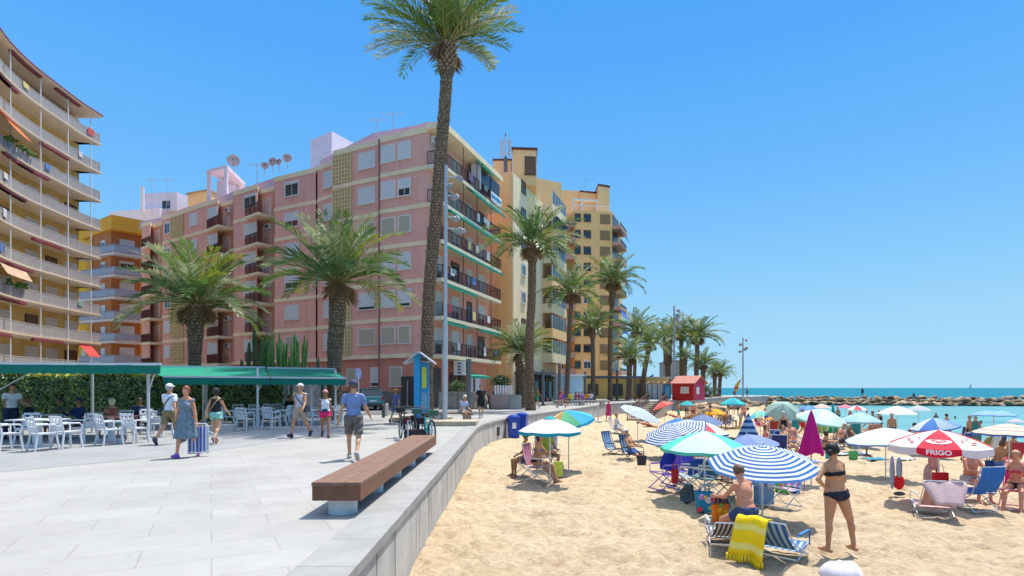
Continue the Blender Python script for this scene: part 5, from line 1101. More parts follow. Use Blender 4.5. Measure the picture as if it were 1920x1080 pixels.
def body_mb(J,p,fingers=True):
    m=MB(); fem=p['fem']; F_=p['fat']; up,fw,Xs=J['up'],J['fw'],J['Xs']; pel=J['pel']; rot=Matrix((Xs,-fw,up)).transposed()
    r0=Matrix.Identity(3)
    def E(c,r,rt=rot): m.ell(c,r,16,12,0,rt)
    E(pel+up*.02,(.165*(1+.06*fem)*F_,.115*F_,.12)); E(pel+up*.14+fw*.02*(F_-1)*5,(.135*(1-.07*fem)*F_*(.5+.5*F_),.10*F_*F_,.14)); E(pel+up*.30,(.155*(1-.08*fem)*F_,.105*F_,.17)); E(pel+up*.40,(.165-.012*fem,.085,.085))
    for s in(-1,1):
        E(pel+Xs*s*.07-fw*.055-up*.03,(.085*F_,.08,.09)); 
        if fem: E(pel+up*.31+Xs*s*.075+fw*.075,(.06,.055,.06))
        else: E(pel+up*.35+Xs*s*.07+fw*.045,(.075,.05,.065))
    cone(m,pel+up*.42,J['nk']+J['hd']*.04,.062,.052); 
    for i,s in ((0,-1),(1,1)):
        cone(m,pel+up*.42+Xs*s*.05,J['sh',i],.060,.050-.006*fem); cone(m,pel+up*.50+Xs*s*.02,J['sh',i]+up*.004,.045,.042-.006*fem); cone(m,J['sh',i],J['el',i],.051-.009*fem,.037); cone(m,J['el',i],J['wr',i],.040-.004*fem,.025); 
        E(J['el',i].lerp(J['wr',i],.25),(.04,.04,.04))
        h=J['ha',i]; X=Xs*s; n=h.cross(Xs).normalized() if abs(h.dot(Xs))<.9 else up; w_=n.cross(h).normalized()
        # palm: flat side faces the body
        wr=J['wr',i]; pc=wr+h*.05; m.ell(pc,(.017,.040,.052),10,8,0,Matrix((w_,n,h)).transposed())
        if fingers:
            c=R(p['curl'])
            inw=-w_ if w_.dot(X)>0 else w_
            for k in range(4):
                b0=pc+h*.035+n*(-.030+.020*k); L=(.030,.036,.034,.026)[k]; d1=(h*math.cos(c*.6)+inw*math.sin(c*.6)); d2=(h*math.cos(c*1.6)+inw*math.sin(c*1.6)); mid=b0+d1*L; cone(m,b0,mid,.0095,.009,8); cone(m,mid,mid+d2*L,.009,.0078,8)
            tb=wr+h*.02+n*.03; td=(h*.6+n*.65+inw*.4).normalized(); cone(m,tb,tb+td*.035,.012,.0105,8); cone(m,tb+td*.035,tb+td*.035+(h*.9+n*.2+inw*.3).normalized()*.028,.0105,.009,8)
        cone(m,J['hip',i],J['kn',i],.088*F_*(1+.05*fem),.056,14); th=J['hip',i].lerp(J['kn',i],.25); cone(m,J['kn',i],J['an',i],.052,.034); cf=J['kn',i].lerp(J['an',i],.27); sd=(J['kn',i]-J['an',i]).normalized(); bk=Vector((0,1,0)); bk=(bk-sd*bk.dot(sd)).normalized() if abs(bk.dot(sd))<.95 else Vector((0,0,-1)); m.ell(cf+bk*.018,(.05,.05,.10),12,8,0,sd.to_track_quat('Z','Y').to_matrix())
        a=J['an',i]; f=J['ft',i]; dn=sd*-1; dn=(dn-f*dn.dot(f)); dn=dn.normalized() if dn.length>.1 else Vector((0,0,-1)); he=a-f*.045+dn*.045; ball=a+f*.12+dn*.055; cone(m,he,ball,.036,.032); cone(m,a,ball,.036,.03); cone(m,ball,ball+f*.055,.031,.02)
    hd,hf=J['hd'],J['hf']; hx=hf.cross(hd).normalized(); hr=Matrix((hx,-hf,hd)).transposed(); hc=J['hc']
    m.ell(hc+hd*.02-hf*.008,(.077,.096,.095),18,14,0,hr); m.ell(hc-hd*.045+hf*.022,(.058,.066,.072),14,10,0,hr); m.ell(hc-hd*.092+hf*.05,(.03,.028,.026),10,8,0,hr)
    cone(m,hc+hf*.083+hd*.012,hc+hf*.103-hd*.022,.009,.0145,8)
    for s in(-1,1): m.ell(hc+hx*s*.078-hd*.008-hf*.005,(.010,.02,.032),8,6,0,hr); m.ell(hc+hx*s*.036+hf*.072-hd*.025,(.02,.018,.018),8,6,0,hr)
    return m
_bc={}
def remesh(mb,vox,sm=5):
    me=mb.mesh('tmp',[]) ; o=bpy.data.objects.new('tmp',me); COL.objects.link(o)
    a=o.modifiers.new('r','REMESH'); a.mode='VOXEL'; a.voxel_size=vox; a.use_smooth_shade=True
    b=o.modifiers.new('s','SMOOTH'); b.factor=.5; b.iterations=sm
    dg=bpy.context.evaluated_depsgraph_get(); me2=bpy.data.meshes.new_from_object(o.evaluated_get(dg)); bpy.data.objects.remove(o); bpy.data.meshes.remove(me); return me2
def classify(co,J):
    segs=[('torso',J['pel']-J['up']*.03,J['nb']-J['up']*.06,.125)]
    for i in(0,1):
        segs+=[('torso',J['pel']+J['up']*.40,J['sh',i]-J['Xs']*(.03 if i else -.03),.06),('ua%d'%i,J['sh',i],J['el',i],.05),('fa%d'%i,J['el',i],J['wr',i],.033),('hand%d'%i,J['wr',i],J['wr',i]+J['ha',i]*.17,.03),('th%d'%i,J['hip',i],J['kn',i],.075),('shin%d'%i,J['kn',i],J['an',i],.045),('foot%d'%i,J['an',i]-J['ft',i]*.04+Vector((0,0,-.03)),J['an',i]+J['ft',i]*.16+Vector((0,0,-.04)),.035)]
    segs+=[('neck',J['nb'],J['nk'],.05),('head',J['hc']-J['hd']*.06,J['hc']+J['hd']*.03,.09)]
    best=np.full(len(co),9.);lab=np.zeros(len(co),int);tt=np.zeros(len(co))
    for k,(n,a,b,r) in enumerate(segs):
        a=np.array(a);b=np.array(b);d=b-a;L2=d@d; t=(co-a)@d/L2; tc=np.clip(t,0,1); dist=np.linalg.norm(co-(a+tc[:,None]*d),axis=1)-r; m=dist<best; best[m]=dist[m];lab[m]=k;tt[m]=t[m]
    names=np.array([s[0] for s in segs]); u=((co-np.array(J['pel']))@np.array(J['up']))/.5
    return names[lab],tt,u
GAR={ # torso u-range, arm t, thigh t, shin t, offset
 'tshirt':(-.12,.99,.62,None,None,.011),'longshirt':(-.12,.99,9,None,None,.011),'tank':(-.12,.90,.06,None,None,.009),'shorts':(-9,.10,None,.80,None,.022),'minishorts':(-9,.12,None,.34,None,.014),'trunks':(-9,.08,None,.55,None,.016),'briefs':(-9,.02,None,.10,None,.007),'bikini_bottom':(-9,.0,None,.08,None,.006),'bikini_top':(.56,.70,None,None,None,.007),'swimsuit':(-9,.80,None,.06,None,.006),'trousers':(-9,.12,None,9,.92,.016),'shirt_open':(-.1,.99,.5,None,None,.02)}
def person(label,pos,rz=0,H=1.7,sk='tan',wear=(),hair=((.05,.03,.02),'short'),hat=None,shoes=None,vox=.014,fingers=None,name='person',group=None,extra=None,skirt=None,**pose):
    p=dict(DEF); p.update(pose); J=joints(p); fingers=(vox<.0135) if fingers is None else fingers
    key=(repr(sorted(p.items())),vox,fingers)
    if key not in _bc:
        bm_=body_mb(J,p,fingers)
        if p['ph']>.8: p=dict(p,ph=p['ph']-min(v[2] for v in bm_.v)-.008); J=joints(p); bm_=body_mb(J,p,fingers)
        me=remesh(bm_,vox); co=np.empty(len(me.vertices)*3); me.vertices.foreach_get('co',co); co=co.reshape(-1,3); no=np.empty(len(me.vertices)*3); me.vertices.foreach_get('normal',no); no=no.reshape(-1,3)
        # face features: eyes and lips painted by region
        for _ in range(3): me.materials.append(None)
        hl=np.stack([(co-np.array(J['hc']))@np.array(J['hf'].cross(J['hd']).normalized()),(co-np.array(J['hc']))@np.array(J['hf']),(co-np.array(J['hc']))@np.array(J['hd'])],1)
        eye=(hl[:,1]>.055)&(np.abs(hl[:,2]-.016)<.009)&(np.abs(np.abs(hl[:,0])-.032)<.014); lip=(hl[:,1]>.06)&(np.abs(hl[:,2]+.058)<.010)&(np.abs(hl[:,0])<.024)
        polys=[tuple(q.vertices) for q in me.polygons]; mi=[1 if all(eye[v] for v in q) else 2 if all(lip[v] for v in q) else 0 for q in polys]; me.polygons.foreach_set('material_index',mi)
        cl,t,u=classify(co,J); _bc[key]=(me,co,no,polys,cl,t,u,hl,J)
    me,co,no,polys,cl,t,u,hl,J=_bc[key]
    root=obj(name,me,None,None,loc=pos,rz=rz); root.scale=(H/1.7,)*3; tag(root,label,'person',group)
    for i,mm in enumerate((skin(sk),M((.03,.02,.02),.3,0),M((.35,.08,.07),.5,0))): root.material_slots[i].link='OBJECT'; root.material_slots[i].material=mm
    def shell(nm,mask,off,mat_,lab=None,fall=None):
        idx=-np.ones(len(co),int); fs=[q for q in polys if all(mask[v] for v in q)]
        if not fs: return
        used=sorted({v for q in fs for v in q}); 
        for a,b in enumerate(used): idx[b]=a
        v=co[used]+no[used]*(off if np.isscalar(off) else off[used][:,None])
        m_=bpy.data.meshes.new(nm); m_.from_pydata(v.tolist(),[],[[int(idx[x]) for x in q] for q in fs]); m_.materials.append(mat_); m_.polygons.foreach_set('use_smooth',[True]*len(fs)); o=bpy.data.objects.new(nm,m_); COL.objects.link(o); o.parent=root
        md=o.modifiers.new('s','SOLIDIFY'); md.thickness=.004; md.offset=1
        return o
    wr_=0
    for g,c in wear:
        lo,hi,arm,thg,shn,off=GAR[g]; mk=(cl=='torso')&(u>lo)&(u<hi)
        if g=='tank': mk&=~((u>.62)&(np.abs((co-np.array(J['pel']))@np.array(J['Xs']))>.13))
        if g in('briefs','bikini_bottom','swimsuit'):
            ax_=np.abs((co-np.array(J['pel']))@np.array(J['Xs'])); leg=(np.isin(cl,['th0','th1'])&(t<.22)|(cl=='torso'))&(u<.10)&(u>-.30+1.35*ax_); mk=(mk&(u>.0)&(cl=='torso')|leg) if g=='swimsuit' else leg; thg=None
        if g=='bikini_top': mk=(cl=='torso')&(u>lo)&(u<hi)
        if g=='swimsuit': mk&=~((u>.66)&(np.abs((co-np.array(J['pel']))@np.array(J['Xs']))>.11))
        for i in '01':
            if arm is not None: mk|=(cl=='ua'+i)&(t<arm)
            if arm==9: mk|=(cl=='fa'+i)&(t<.95)
            if thg is not None: mk|=(cl=='th'+i)&(t<thg)
            if shn is not None: mk|=(cl=='shin'+i)&(t<shn)
        # loose cloth: billow slightly with folds
        of=off*(1+.35*np.sin(co[:,2]*40+co[:,0]*23)*(off>.008))*(1+.6*np.clip((.35-u),0,.45)*(off>.008)*(g in('tshirt','tank','longshirt'))*1.5)
        mat_=c if not isinstance(c,tuple) else M(c,.85,.12,7,.25,25,name='cloth_'+g)
        shell(g,mk,of+.001*wr_,mat_); wr_+=1
    if skirt:
        c,z1,rr=skirt; m=MB(); pel=J['pel']; up=J['up']; n=28; vs=[]; rows=8
        for j in range(rows+1):
            f=j/rows; z=pel.z+.10-(pel.z+.10-z1)*f; r_=.15+(rr-.15)*f**.8
            for k in range(n): a=2*math.pi*k/n; w2=1+.05*f*math.sin(a*7+j*.3); vs.append((r_*w2*math.cos(a),r_*w2*.78*math.sin(a),z))
        m.add(vs,[(j*n+k,j*n+(k+1)%n,(j+1)*n+(k+1)%n,(j+1)*n+k) for j in range(rows) for k in range(n)]); o=obj('skirt',m,c if not isinstance(c,tuple) else M(c,.85,.12,7),root,sm=True); o.modifiers.new('s','SOLIDIFY').thickness=.005
    if hair:
        c,st=hair; hm=M(c,.55,.25,30,.5,60,spec=.4,name='hair'); hmk=(cl=='head')&((hl[:,1]<.02)&(hl[:,2]>-.05)|(hl[:,2]>.062)|((hl[:,2]>.03)&(hl[:,1]<.05)))
        if st=='long': hmk=(np.isin(cl,['head','neck']))&((hl[:,1]<.03)&(hl[:,2]>-.15)|(hl[:,2]>.058))
        if st!='bald': shell('hair',hmk,{'long':.014,'bun':.013}.get(st,.009)*(1+.45*np.sin(co[:,0]*170+co[:,2]*90)*np.sin(co[:,1]*130+co[:,2]*60)),hm)
        if st=='bun': hd,hf=J['hd'],J['hf']; b=MB(); b.ell(J['hc']-hd*.02-hf*.115,(.05,.045,.055),12,8); obj('hair_bun',b,hm,root,sm=True)
    if hat:
        kind_,c=hat; hm=M(c,.8,.06,name='hat'); hd,hf=J['hd'],J['hf']; hx=hf.cross(hd); 
        o=shell('hat',(cl=='head')&(hl[:,2]>.035)&~((hl[:,2]<.05)&(hl[:,1]>.06)),.020,hm)
        hr=Matrix((hx.normalized(),-hf,hd)).transposed(); b=MB()
        if kind_=='cap': b.ell(J['hc']+hd*.045+hf*.115,(.065,.065,.008),14,6,0,hr@Matrix.Rotation(R(-12),3,'X'))
        elif kind_=='cap_back': b.ell(J['hc']+hd*.045-hf*.115,(.065,.05,.008),14,6,0,hr)
        elif kind_=='brim': b.lathe([(.09,.04),(.16,.03),(.165,.035),(.09,.05)],(0,0,0),18); b.v=[tuple(J['hc']+hr@Vector(v)) for v in b.v]
        obj('hat_brim',b,hm,root,sm=True)
    if shoes:
        mk=np.zeros(len(co),bool)
        for i in '01': mk|=(cl=='foot'+i)|((cl=='shin'+i)&(t>.93))
        shell('shoes',mk,.008,M(shoes,.7,.1,name='shoe'))
    if extra: extra(root,J)
    return root
WALK=dict(th=(24,-14),kn=(8,28),foot=(-12,45),sw=(-22,24),el=(14,24),ph=.915)
WALK2=dict(th=(-16,22),kn=(30,6),foot=(48,-10),sw=(22,-20),el=(24,12),ph=.915)
STAND=dict(th=(0,0),kn=(0,0),ph=.945)
def SIT(ph=.44,th=82,kn=88,lean=-8,**k):
    d=dict(ph=ph,th=(th,th),kn=(kn,kn),lean=lean,sw=(18,18),el=(70,70),inn=(20,20),ab=(12,12),sp=(8,8)); d.update(k); return d
def gz(px,py): return prom(px,py)
# --- walkers on the promenade
blue=M((.16,.235,.44),.85,.12,9,.3,25,name='blue_marl'); 
def strap(c):
    def f(root,J):
        m=MB(); a=J['sh',0]+Vector((0,0,.045)); b=J['pel']+J['Xs']*.16+J['up']*.08; 
        for s in(-1,1):
            pts=[a, (a+b)/2+Vector((.0,s*.135,0)), b]; m.tube([a,a.lerp(b,.25)+Vector((0,s*.115,.02)),a.lerp(b,.6)+Vector((0,s*.135,0)),b+Vector((0.01,s*.05,0))],.014,6)
        obj('bag_strap',m,M(c,.7),root)
        m=MB(); m.box((b.x+.06,b.y+.02,b.z-.08),(.1,.24,.22)); obj('shoulder_bag',m,M(c,.7),root)
    return f
person('man seen from behind in a blue T-shirt, grey cargo shorts and navy cap',gz(663,862),R(187),1.80,'mid',[('tshirt',blue),('shorts',(.13,.11,.10))],((.10,.07,.05),'short'),('cap',(.05,.05,.12)),(.35,.33,.31),vox=.011,**{**WALK2,'ab':(15,14)})
def carried(root,J):
    pass
person('woman in a grey blue sleeveless dress carrying a folded beach chair',gz(349,858),R(4),1.64,'red',[('tank',M((.15,.20,.24),.85,.3,14,name='dress_cloth'))],((.20,.05,.02),'short'),None,(.25,.08,.40),vox=.011,skirt=(M((.13,.19,.24),.85,.35,14,name='dress_cloth2'),.46,.27),fem=1,fat=1.08,**{**WALK,'sw':(-8,2),'el':(10,6),'ab':(12,12),'th':(14,-12),'kn':(4,28)})
person('man seen from behind in a white T-shirt, white cap and khaki shorts',gz(318,833),R(172),1.72,'mid',[('tshirt',(.66,.68,.74)),('shorts',(.21,.17,.09))],((.35,.33,.3),'short'),('cap',(.6,.6,.58)),(.05,.06,.09),vox=.011,extra=strap((.05,.05,.07)),**{**WALK,'ab':(14,14)})
person('woman from behind in a black tank top and mint shorts with tan bag strap',gz(405,831),R(183),1.62,'mid',[('tank',(.015,.015,.02)),('minishorts',(.22,.50,.42))],((.03,.02,.02),'long'),('cap_back',(.02,.02,.03)),(.25,.10,.07),vox=.011,fem=1,extra=strap((.45,.3,.14)),**{**WALK2,'ab':(12,12)})
person('man in white cap, pale vest and khaki shorts walking toward us',gz(563,820),R(-12),1.74,'tan',[('tank',(.50,.50,.54)),('shorts',(.36,.29,.22))],((.3,.28,.25),'short'),('cap',(.68,.62,.60)),(.03,.03,.04),vox=.011,extra=strap((.04,.04,.06)),**{**WALK,'ab':(14,14)})
def waist(c):
    def f(root,J): m=MB(); m.ell(J['pel']+Vector((0,-.14,.06)),(.11,.05,.07)); obj('waist_bag',m,M(c,.7),root)
    return f
person('woman in a pink cap, white top and hot pink shorts with a dark waist bag',gz(610,820),R(14),1.55,'dark',[('tank',(.66,.66,.70)),('minishorts',(.62,.02,.14))],((.30,.2,.12),'long'),('cap',(.55,.25,.25)),(.05,.05,.06),vox=.011,fem=1,fat=1.06,extra=waist((.03,.04,.09)),**{**WALK2,'sw':(10,-8)})
person('person in an orange hat and dark blue top walking behind the bicycles',gz(742,793),R(165),1.55,'mid',[('tshirt',(.08,.10,.22)),('shorts',(.08,.11,.18))],((.2,.1,.05),'short'),('brim',(.75,.30,.03)),(.1,.1,.1),vox=.014,**WALK)
p=P(866,26.0); person('white haired man in a pale blue shirt sitting on the small wooden bench',(p.x,p.y,0),R(50),1.68,'tan',[('tshirt',(.36,.42,.60)),('shorts',(.45,.38,.28))],((.65,.60,.50),'short'),None,(.06,.05,.05),vox=.013,**SIT(.53,80,82,18,sw=(30,30),el=(55,55)))
person('man in sunglasses all in black carrying a tan bag, walking by the planter',gz(902,784),R(15),1.78,'tan',[('tshirt',(.012,.012,.014)),('shorts',(.012,.012,.014))],((.03,.02,.015),'short'),None,(.5,.5,.5),vox=.014,extra=lambda root,J: obj('carried_bag',MB().box((J['wr',0].x,J['wr',0].y-.03,J['wr',0].z-.2),(.08,.3,.34)),M((.42,.28,.16),.8),root),**WALK)
person('woman in black standing by the planter near the pink block corner',gz(927,762),R(20),1.65,'tan',[('tank',(.02,.02,.02)),('minishorts',(.02,.02,.02))],((.35,.12,.04),'long'),None,None,vox=.016,fem=1,**STAND)
# waiter and guests
person('waiter in a white shirt and dark apron serving at the left edge',P(20,17.6,0),R(55),1.74,'tan',[('tshirt',(.68,.69,.72)),('trousers',(.02,.03,.07))],((.03,.02,.02),'short'),None,(.02,.02,.02),vox=.013,**dict(lean=14,ph=.945,sw=(45,50),el=(40,40)))
def seated(px,d,rz,lab,sk,w,hair,hat=None,**k): p=P(px,d); return person(lab,(p.x,p.y,0),R(rz),1.70,sk,w,hair,hat,(.05,.05,.05),vox=.015,group='guests at the cafe',**SIT(.49,84,86,k.pop('lean',6),**k))
seated(57,17.9,-70,'cafe guest in a dark top next to the waiter','tan',[('tshirt',(.02,.02,.03)),('trousers',(.05,.05,.07))],((.25,.12,.06),'short'))
seated(116,19.0,-30,'cafe guest in an olive top, half hidden behind the front chairs','dark',[('tshirt',(.08,.10,.07)),('shorts',(.1,.1,.12))],((.03,.02,.02),'short'))
seated(152,18.0,-20,'cafe guest in a navy shirt and cap leaning on the red table','dark',[('longshirt',(.01,.03,.10)),('shorts',(.05,.05,.06))],((.05,.04,.04),'short'),('cap',(.03,.03,.05)),sw=(55,50))
seated(212,18.2,-110,'blonde cafe guest with bare shoulders and sunglasses at the red table','red',[('tank',(.32,.08,.05)),('shorts',(.2,.3,.25))],((.66,.55,.36),'long'),None,fem=1,sw=(60,55),el=(95,90))
seated(255,20.5,60,'cafe guest in dark blue in the shade behind the awning post','dark',[('longshirt',(.015,.03,.08)),('trousers',(.03,.03,.05))],((.03,.03,.03),'short'),None,lean=20)
seated(543,26.2,30,'guest in black sitting against the fence on the far terrace','dark',[('tshirt',(.01,.01,.012)),('shorts',(.05,.05,.05))],((.02,.015,.01),'short'))
# distant promenade people
def dp(label,px,py,rz,H,sk,w,hair,d=None,**k): 
    p=P(px,d) if d else gz(px,py); return person(label,p,R(rz),H,sk,w,hair,k.pop('hat',None),k.pop('shoes',(.1,.1,.1)),vox=.022,fingers=False,group=k.pop('group','people on the far promenade'),**k)
dp('cyclist standing in dark clothes beside the short fat palm',971,0,100,1.7,'tan',[('tshirt',(.02,.02,.05)),('shorts',(.06,.1,.2))],((.05,.03,.02),'short'),d=46,**WALK)
dp('person in green walking behind the tall dark trunk',1007,0,120,1.65,'tan',[('tshirt',(.25,.2,.1)),('shorts',(.02,.3,.12))],((.1,.06,.03),'short'),d=46,**WALK2)
dp('woman in a magenta top near the bar benches',1052,0,-60,1.6,'red',[('tank',(.5,.02,.2)),('minishorts',(.4,.05,.25))],((.15,.1,.06),'long'),d=45,fem=1,**WALK)
for i,(px,c,rz,lab) in enumerate(((1056,(.04,.03,.30),40,'person in dark blue sitting at the left end of the bar group'),(1070,(.65,.55,.02),-20,'person in bright yellow at the beach bar'),(1079,(.25,.02,.05),60,'person in dark red left of centre in the bar group'),(1086,(.35,.10,.2),-60,'person in plum in the middle of the bar group'),(1091,(.25,.2,.45),10,'person in lilac behind the bar group'),(1100,(.75,.28,.01),150,'person in orange sitting with back to us at the bar'),(1108,(.55,.6,.68),160,'person in pale blue shirt at the right end of the bar group'))):
    dp(lab,px,0,rz,1.65,['tan','mid','dark'][i%3],[('tshirt',c),('shorts',(.03,.06,.15))],((.06,.04,.03),'short'),d=50+i*.8,group='people at the beach bar',**SIT(.52,84,86,4))
p=P(1090,51); bb=thing('bar_bench','long stone bench under the people at the beach bar','bench',p,R(12)); obj('seat',MB().box((0,0,.42),(5.2,.5,.1)),conc,bb); 
for x in(-2,0,2): obj('leg',MB().box((x,0,.18),(.4,.4,.36)),conc,bb)
p=sand(1141,790); person('person in a bright pink beach dress walking along the wall',p,R(160),1.62,'dark',[('tshirt',(.50,.03,.16))],((.2,.1,.05),'short'),('cap',(.6,.15,.2)),None,vox=.018,skirt=((.50,.03,.16),.45,.24),fem=1,fat=1.1,**WALK)
for i,(px,d,c,lab) in enumerate(((1326,90,(.5,.55,.65),'person in pale blue sitting on the pier left of the red flag'),(1333,92,(.45,.45,.5),'second person in grey right beside the red hut'),(1344,96,(.6,.6,.62),'person in white standing between the last two palms'),(1350,96,(.04,.04,.07),'person in dark clothes below the last palm'),(1377,99,(.3,.05,.08),'person in dark red holding by the feather flag'),(1401,104,(.25,.3,.4),'last person near the end of the pier'),(1215,77,(.05,.1,.2),'person in navy in front of the white huts'),(1243,76,(.1,.25,.4),'person sitting before the light blue hut'))):
    dp(lab,px,0,rnd.uniform(-180,180),1.68,'tan',[('tshirt',c),('shorts',(.05,.06,.1))],((.08,.05,.03),'short'),d=d,group='people on the pier',**(STAND if i%2 else SIT(.5,84,86,4)))
# folded chair carried by the woman
def carried_chair():
    p=gz(372,856); t=thing('folded_chair','folded blue and white striped beach chair held by the woman in the dress','beach chair',(p.x,p.y,.08),R(20)); m=MB()
    for y in(-.05,.05): m.tube([(-.2,y,.0),(-.2,y,.62),(-.16,y,.68),(.16,y,.68),(.2,y,.62),(.2,y,.0),(-.2,y,.0)],.013,6)
    m.tube([(.2,0,.5),(.32,0,.45),(.34,0,.2),(.2,0,.1)],.012,6); obj('frame',m,steel,t); m=MB()
    for k in range(10): m.box((-.16+.036*k,-.07+.02*(k%3),.33),(.034,.012,.60),0,k%2)
    for k in range(10): m.box((-.16+.036*k,.03,.31),(.034,.012,.5),0,k%2)
    obj('fabric',m,[M((.05,.09,.38),.8),M((.55,.6,.72),.8)],t)
carried_chair()
# ---------------- beach furniture ----------------
def fab(c,tr=.25): return M(c,.8,.05,3,.08,60,trans=tr,name='parasol_cloth')
W_=(.74,.76,.78)
def parasol(label,pos,ztop,dia,cols,style='panels',tilt=0,tdir=0,valance=None,vc=None,nseg=8,rise=.23,polec=(.62,.62,.62),yaw=0,name='beach_parasol',flat=.0,vent=None,group='beach parasols'):
    """pos = ground point of pole; ztop = apex height in world"""
    base=Vector(pos); t=thing(name,label,'parasol',base,0,group); h=ztop-base.z; r=dia/2
    td=Vector((math.cos(R(tdir)),math.sin(R(tdir)),0)); q=Matrix.Rotation(R(tilt),3,Vector((0,0,1)).cross(td)) if tilt else Matrix.Identity(3)
    top=Vector((0,0,h)); m=MB(); rings=10; sub=4; n=nseg*sub; vs=[];fs=[];mi=[]
    def pt(f,a):
        seg=(a/(2*math.pi)*nseg); fr=seg-math.floor(seg); pol=math.cos(math.pi/nseg)/math.cos((fr-.5)*2*math.pi/nseg)
        rr=r*f*(pol*(1) if True else 1); z=-rise*dia*(.55*f*f+.45*f)*(1) - .018*dia*f*math.sin(math.pi*fr)*0 + (.012*dia*f*math.sin(math.pi*fr))*-1
        return top+q@Vector((rr*math.cos(a+yaw),rr*math.sin(a+yaw),z))
    v=[top]
    R_=[(i+1)/rings for i in range(rings)]
    if style=='rings': R_=[(i+1)/22 for i in range(22)]
    for f in R_:
        for k in range(n): v.append(pt(f,2*math.pi*(k+.001)/n))
    K=len(R_); nc=len(cols)
    def cidx(i,k):
        if style=='panels': return (k//sub)%nc
        if style=='rings': return i%nc
        if style=='band': return 0 if (i+1)/K<.82 else 1
        if style=='inner': return 1 if (i+1)/K<.35 else 0
        return 0
    for k in range(n): fs.append((0,1+k,1+(k+1)%n)); mi.append(cidx(0,k))
    for i in range(K-1):
        for k in range(n): fs.append((1+i*n+k,1+(i+1)*n+k,1+(i+1)*n+(k+1)%n,1+i*n+(k+1)%n)); mi.append(cidx(i+1,k))
    o_=len(m.v); m.v+= [tuple(x) for x in v]; m.f+=fs; m.m+=mi
    o=obj('canopy',m,[fab(c) for c in cols],t)
    if valance:
        m=MB(); vv=[]
        for k in range(n+1):
            a=2*math.pi*(k+.001)/n; e=pt(1,a); dn=q@Vector((0,0,-1)); sc=.75+.25*abs(math.sin(a*nseg/2)) ; vv+=[e,e+dn*valance*sc+ (e-top).normalized()*.01]
        for k in range(n): m.add([vv[2*k],vv[2*k+2],vv[2*k+3],vv[2*k+1]],[(0,1,2,3)],(k//sub)%len(vc))
        obj('valance',m,[fab(c) for c in vc],t)
    if vent:
        m=MB(); vv=[top+q@Vector((0,0,.05))]+[pt(.22,2*math.pi*(k+.001)/16)+q@Vector((0,0,.025)) for k in range(16)]; m.add(vv,[(0,1+k,1+(k+1)%16) for k in range(16)]); obj('vent_cap',m,fab(vent),t)
    pc=M(polec,.4,.03,metal=.2); mid=top+q@Vector((0,0,-.55)) if tilt else top
    m=MB(); m.tube([(mid.x,mid.y,-.25) if not tilt else (mid.x,mid.y,-.25),(mid.x,mid.y,mid.z if tilt else h)],.018,8)
    if tilt: m.tube([mid,top+q@Vector((0,0,.06))],.014,8)
    else: m.tube([(0,0,h),(0,0,h+.07)],.014,8)
    obj('pole',m,pc,t); m=MB()
    for k in range(nseg): a=2*math.pi*k/nseg; m.tube([pt(.97,a)+Vector((0,0,-.012)),pt(.5,a)+Vector((0,0,-.012)),top+Vector((0,0,-.03))],.006,4); m.tube([pt(.5,a)+Vector((0,0,-.012)),top+q@Vector((0,0,-.42*min(1,dia/2)))],.005,4)
    obj('ribs',m,pc,t)
    return t,pt,q,top
def par(label,px,py,d,dia,cols,**k):
    """apex seen at px,py at distance d"""
    x=P(px,d); ztop=Zat(py,d); g=Vector((x.x,d,sandz(x.x,d))); return parasol(label,g,ztop,dia,cols,**k)
navy=(.015,.09,.30); wt=(.72,.75,.80)
par('white parasol with teal rim and teal vent over the couple in low chairs',1031,783,15.0,1.72,[(.68,.66,.72),(.72,.72,.74)],valance=.09,vc=[(.01,.30,.38)],vent=(.02,.35,.38),yaw=.2,rise=.2)
par('rainbow parasol with blue edge just behind the white and teal one',1058,770,17.5,1.75,[(.03,.45,.62),(.10,.12,.42),(.5,.25,.5),(.6,.05,.08),(.72,.6,.2),(.5,.3,.1),(.1,.4,.2),(.02,.3,.5)],tilt=16,tdir=-160,valance=.08,vc=[(.01,.35,.50)],yaw=-.4)
par('striped pale blue and white parasol tilted to the left by the wall',1204,766,27.5,2.1,[wt,(.16,.28,.46)],style='rings',tilt=24,tdir=-35,rise=.14)
par('navy and white striped parasol tilted over left of the mint one',1262,796,20.5,2.35,[wt,navy],style='rings',tilt=22,tdir=-150,rise=.13)
par('plain bright blue parasol half hidden behind the striped ones',1272,784,25,1.75,[(.02,.17,.50),(.02,.20,.55)])
par('dull grey blue parasol behind the red and white one',1318,777,25.5,1.85,[(.14,.21,.36)],style='plain')
par('red, white and blue panelled parasol behind the mint one',1314,789,22,2.05,[wt,(.62,.08,.10),wt,(.55,.45,.6)],valance=.08,vc=[(.05,.15,.4)],yaw=.3)
par('large mint green parasol with pale centre panels and fringed rim',1321,808,12.9,1.98,[(.66,.78,.68),(.08,.55,.42),(.66,.78,.68),(.10,.60,.46),(.52,.78,.64),(.52,.78,.64),(.10,.60,.46),(.66,.78,.68)],valance=.07,vc=[(.10,.55,.42)],yaw=.39,rise=.2)
par('plain periwinkle blue parasol behind the big striped one',1400,814,16.5,1.75,[(.20,.28,.55)],style='plain',tilt=10,tdir=160)
par('big navy and white striped parasol nearest us over the man with the yellow towel',1430,836,10.9,2.10,[wt,(.02,.13,.36)],style='rings',tilt=11,tdir=-110,rise=.18,yaw=.25)
par('large pale turquoise parasol behind the closed magenta one',1545,767,27,2.35,[(.40,.70,.66),(.62,.76,.74),(.50,.74,.70),(.62,.76,.74)],tilt=12,tdir=-60,valance=.08,vc=[(.3,.65,.55)])
par('washed out pale blue parasol right of the large turquoise one',1614,773,27.5,1.85,[(.32,.52,.58),(.40,.58,.64)],valance=.06,vc=[(.3,.5,.56)])
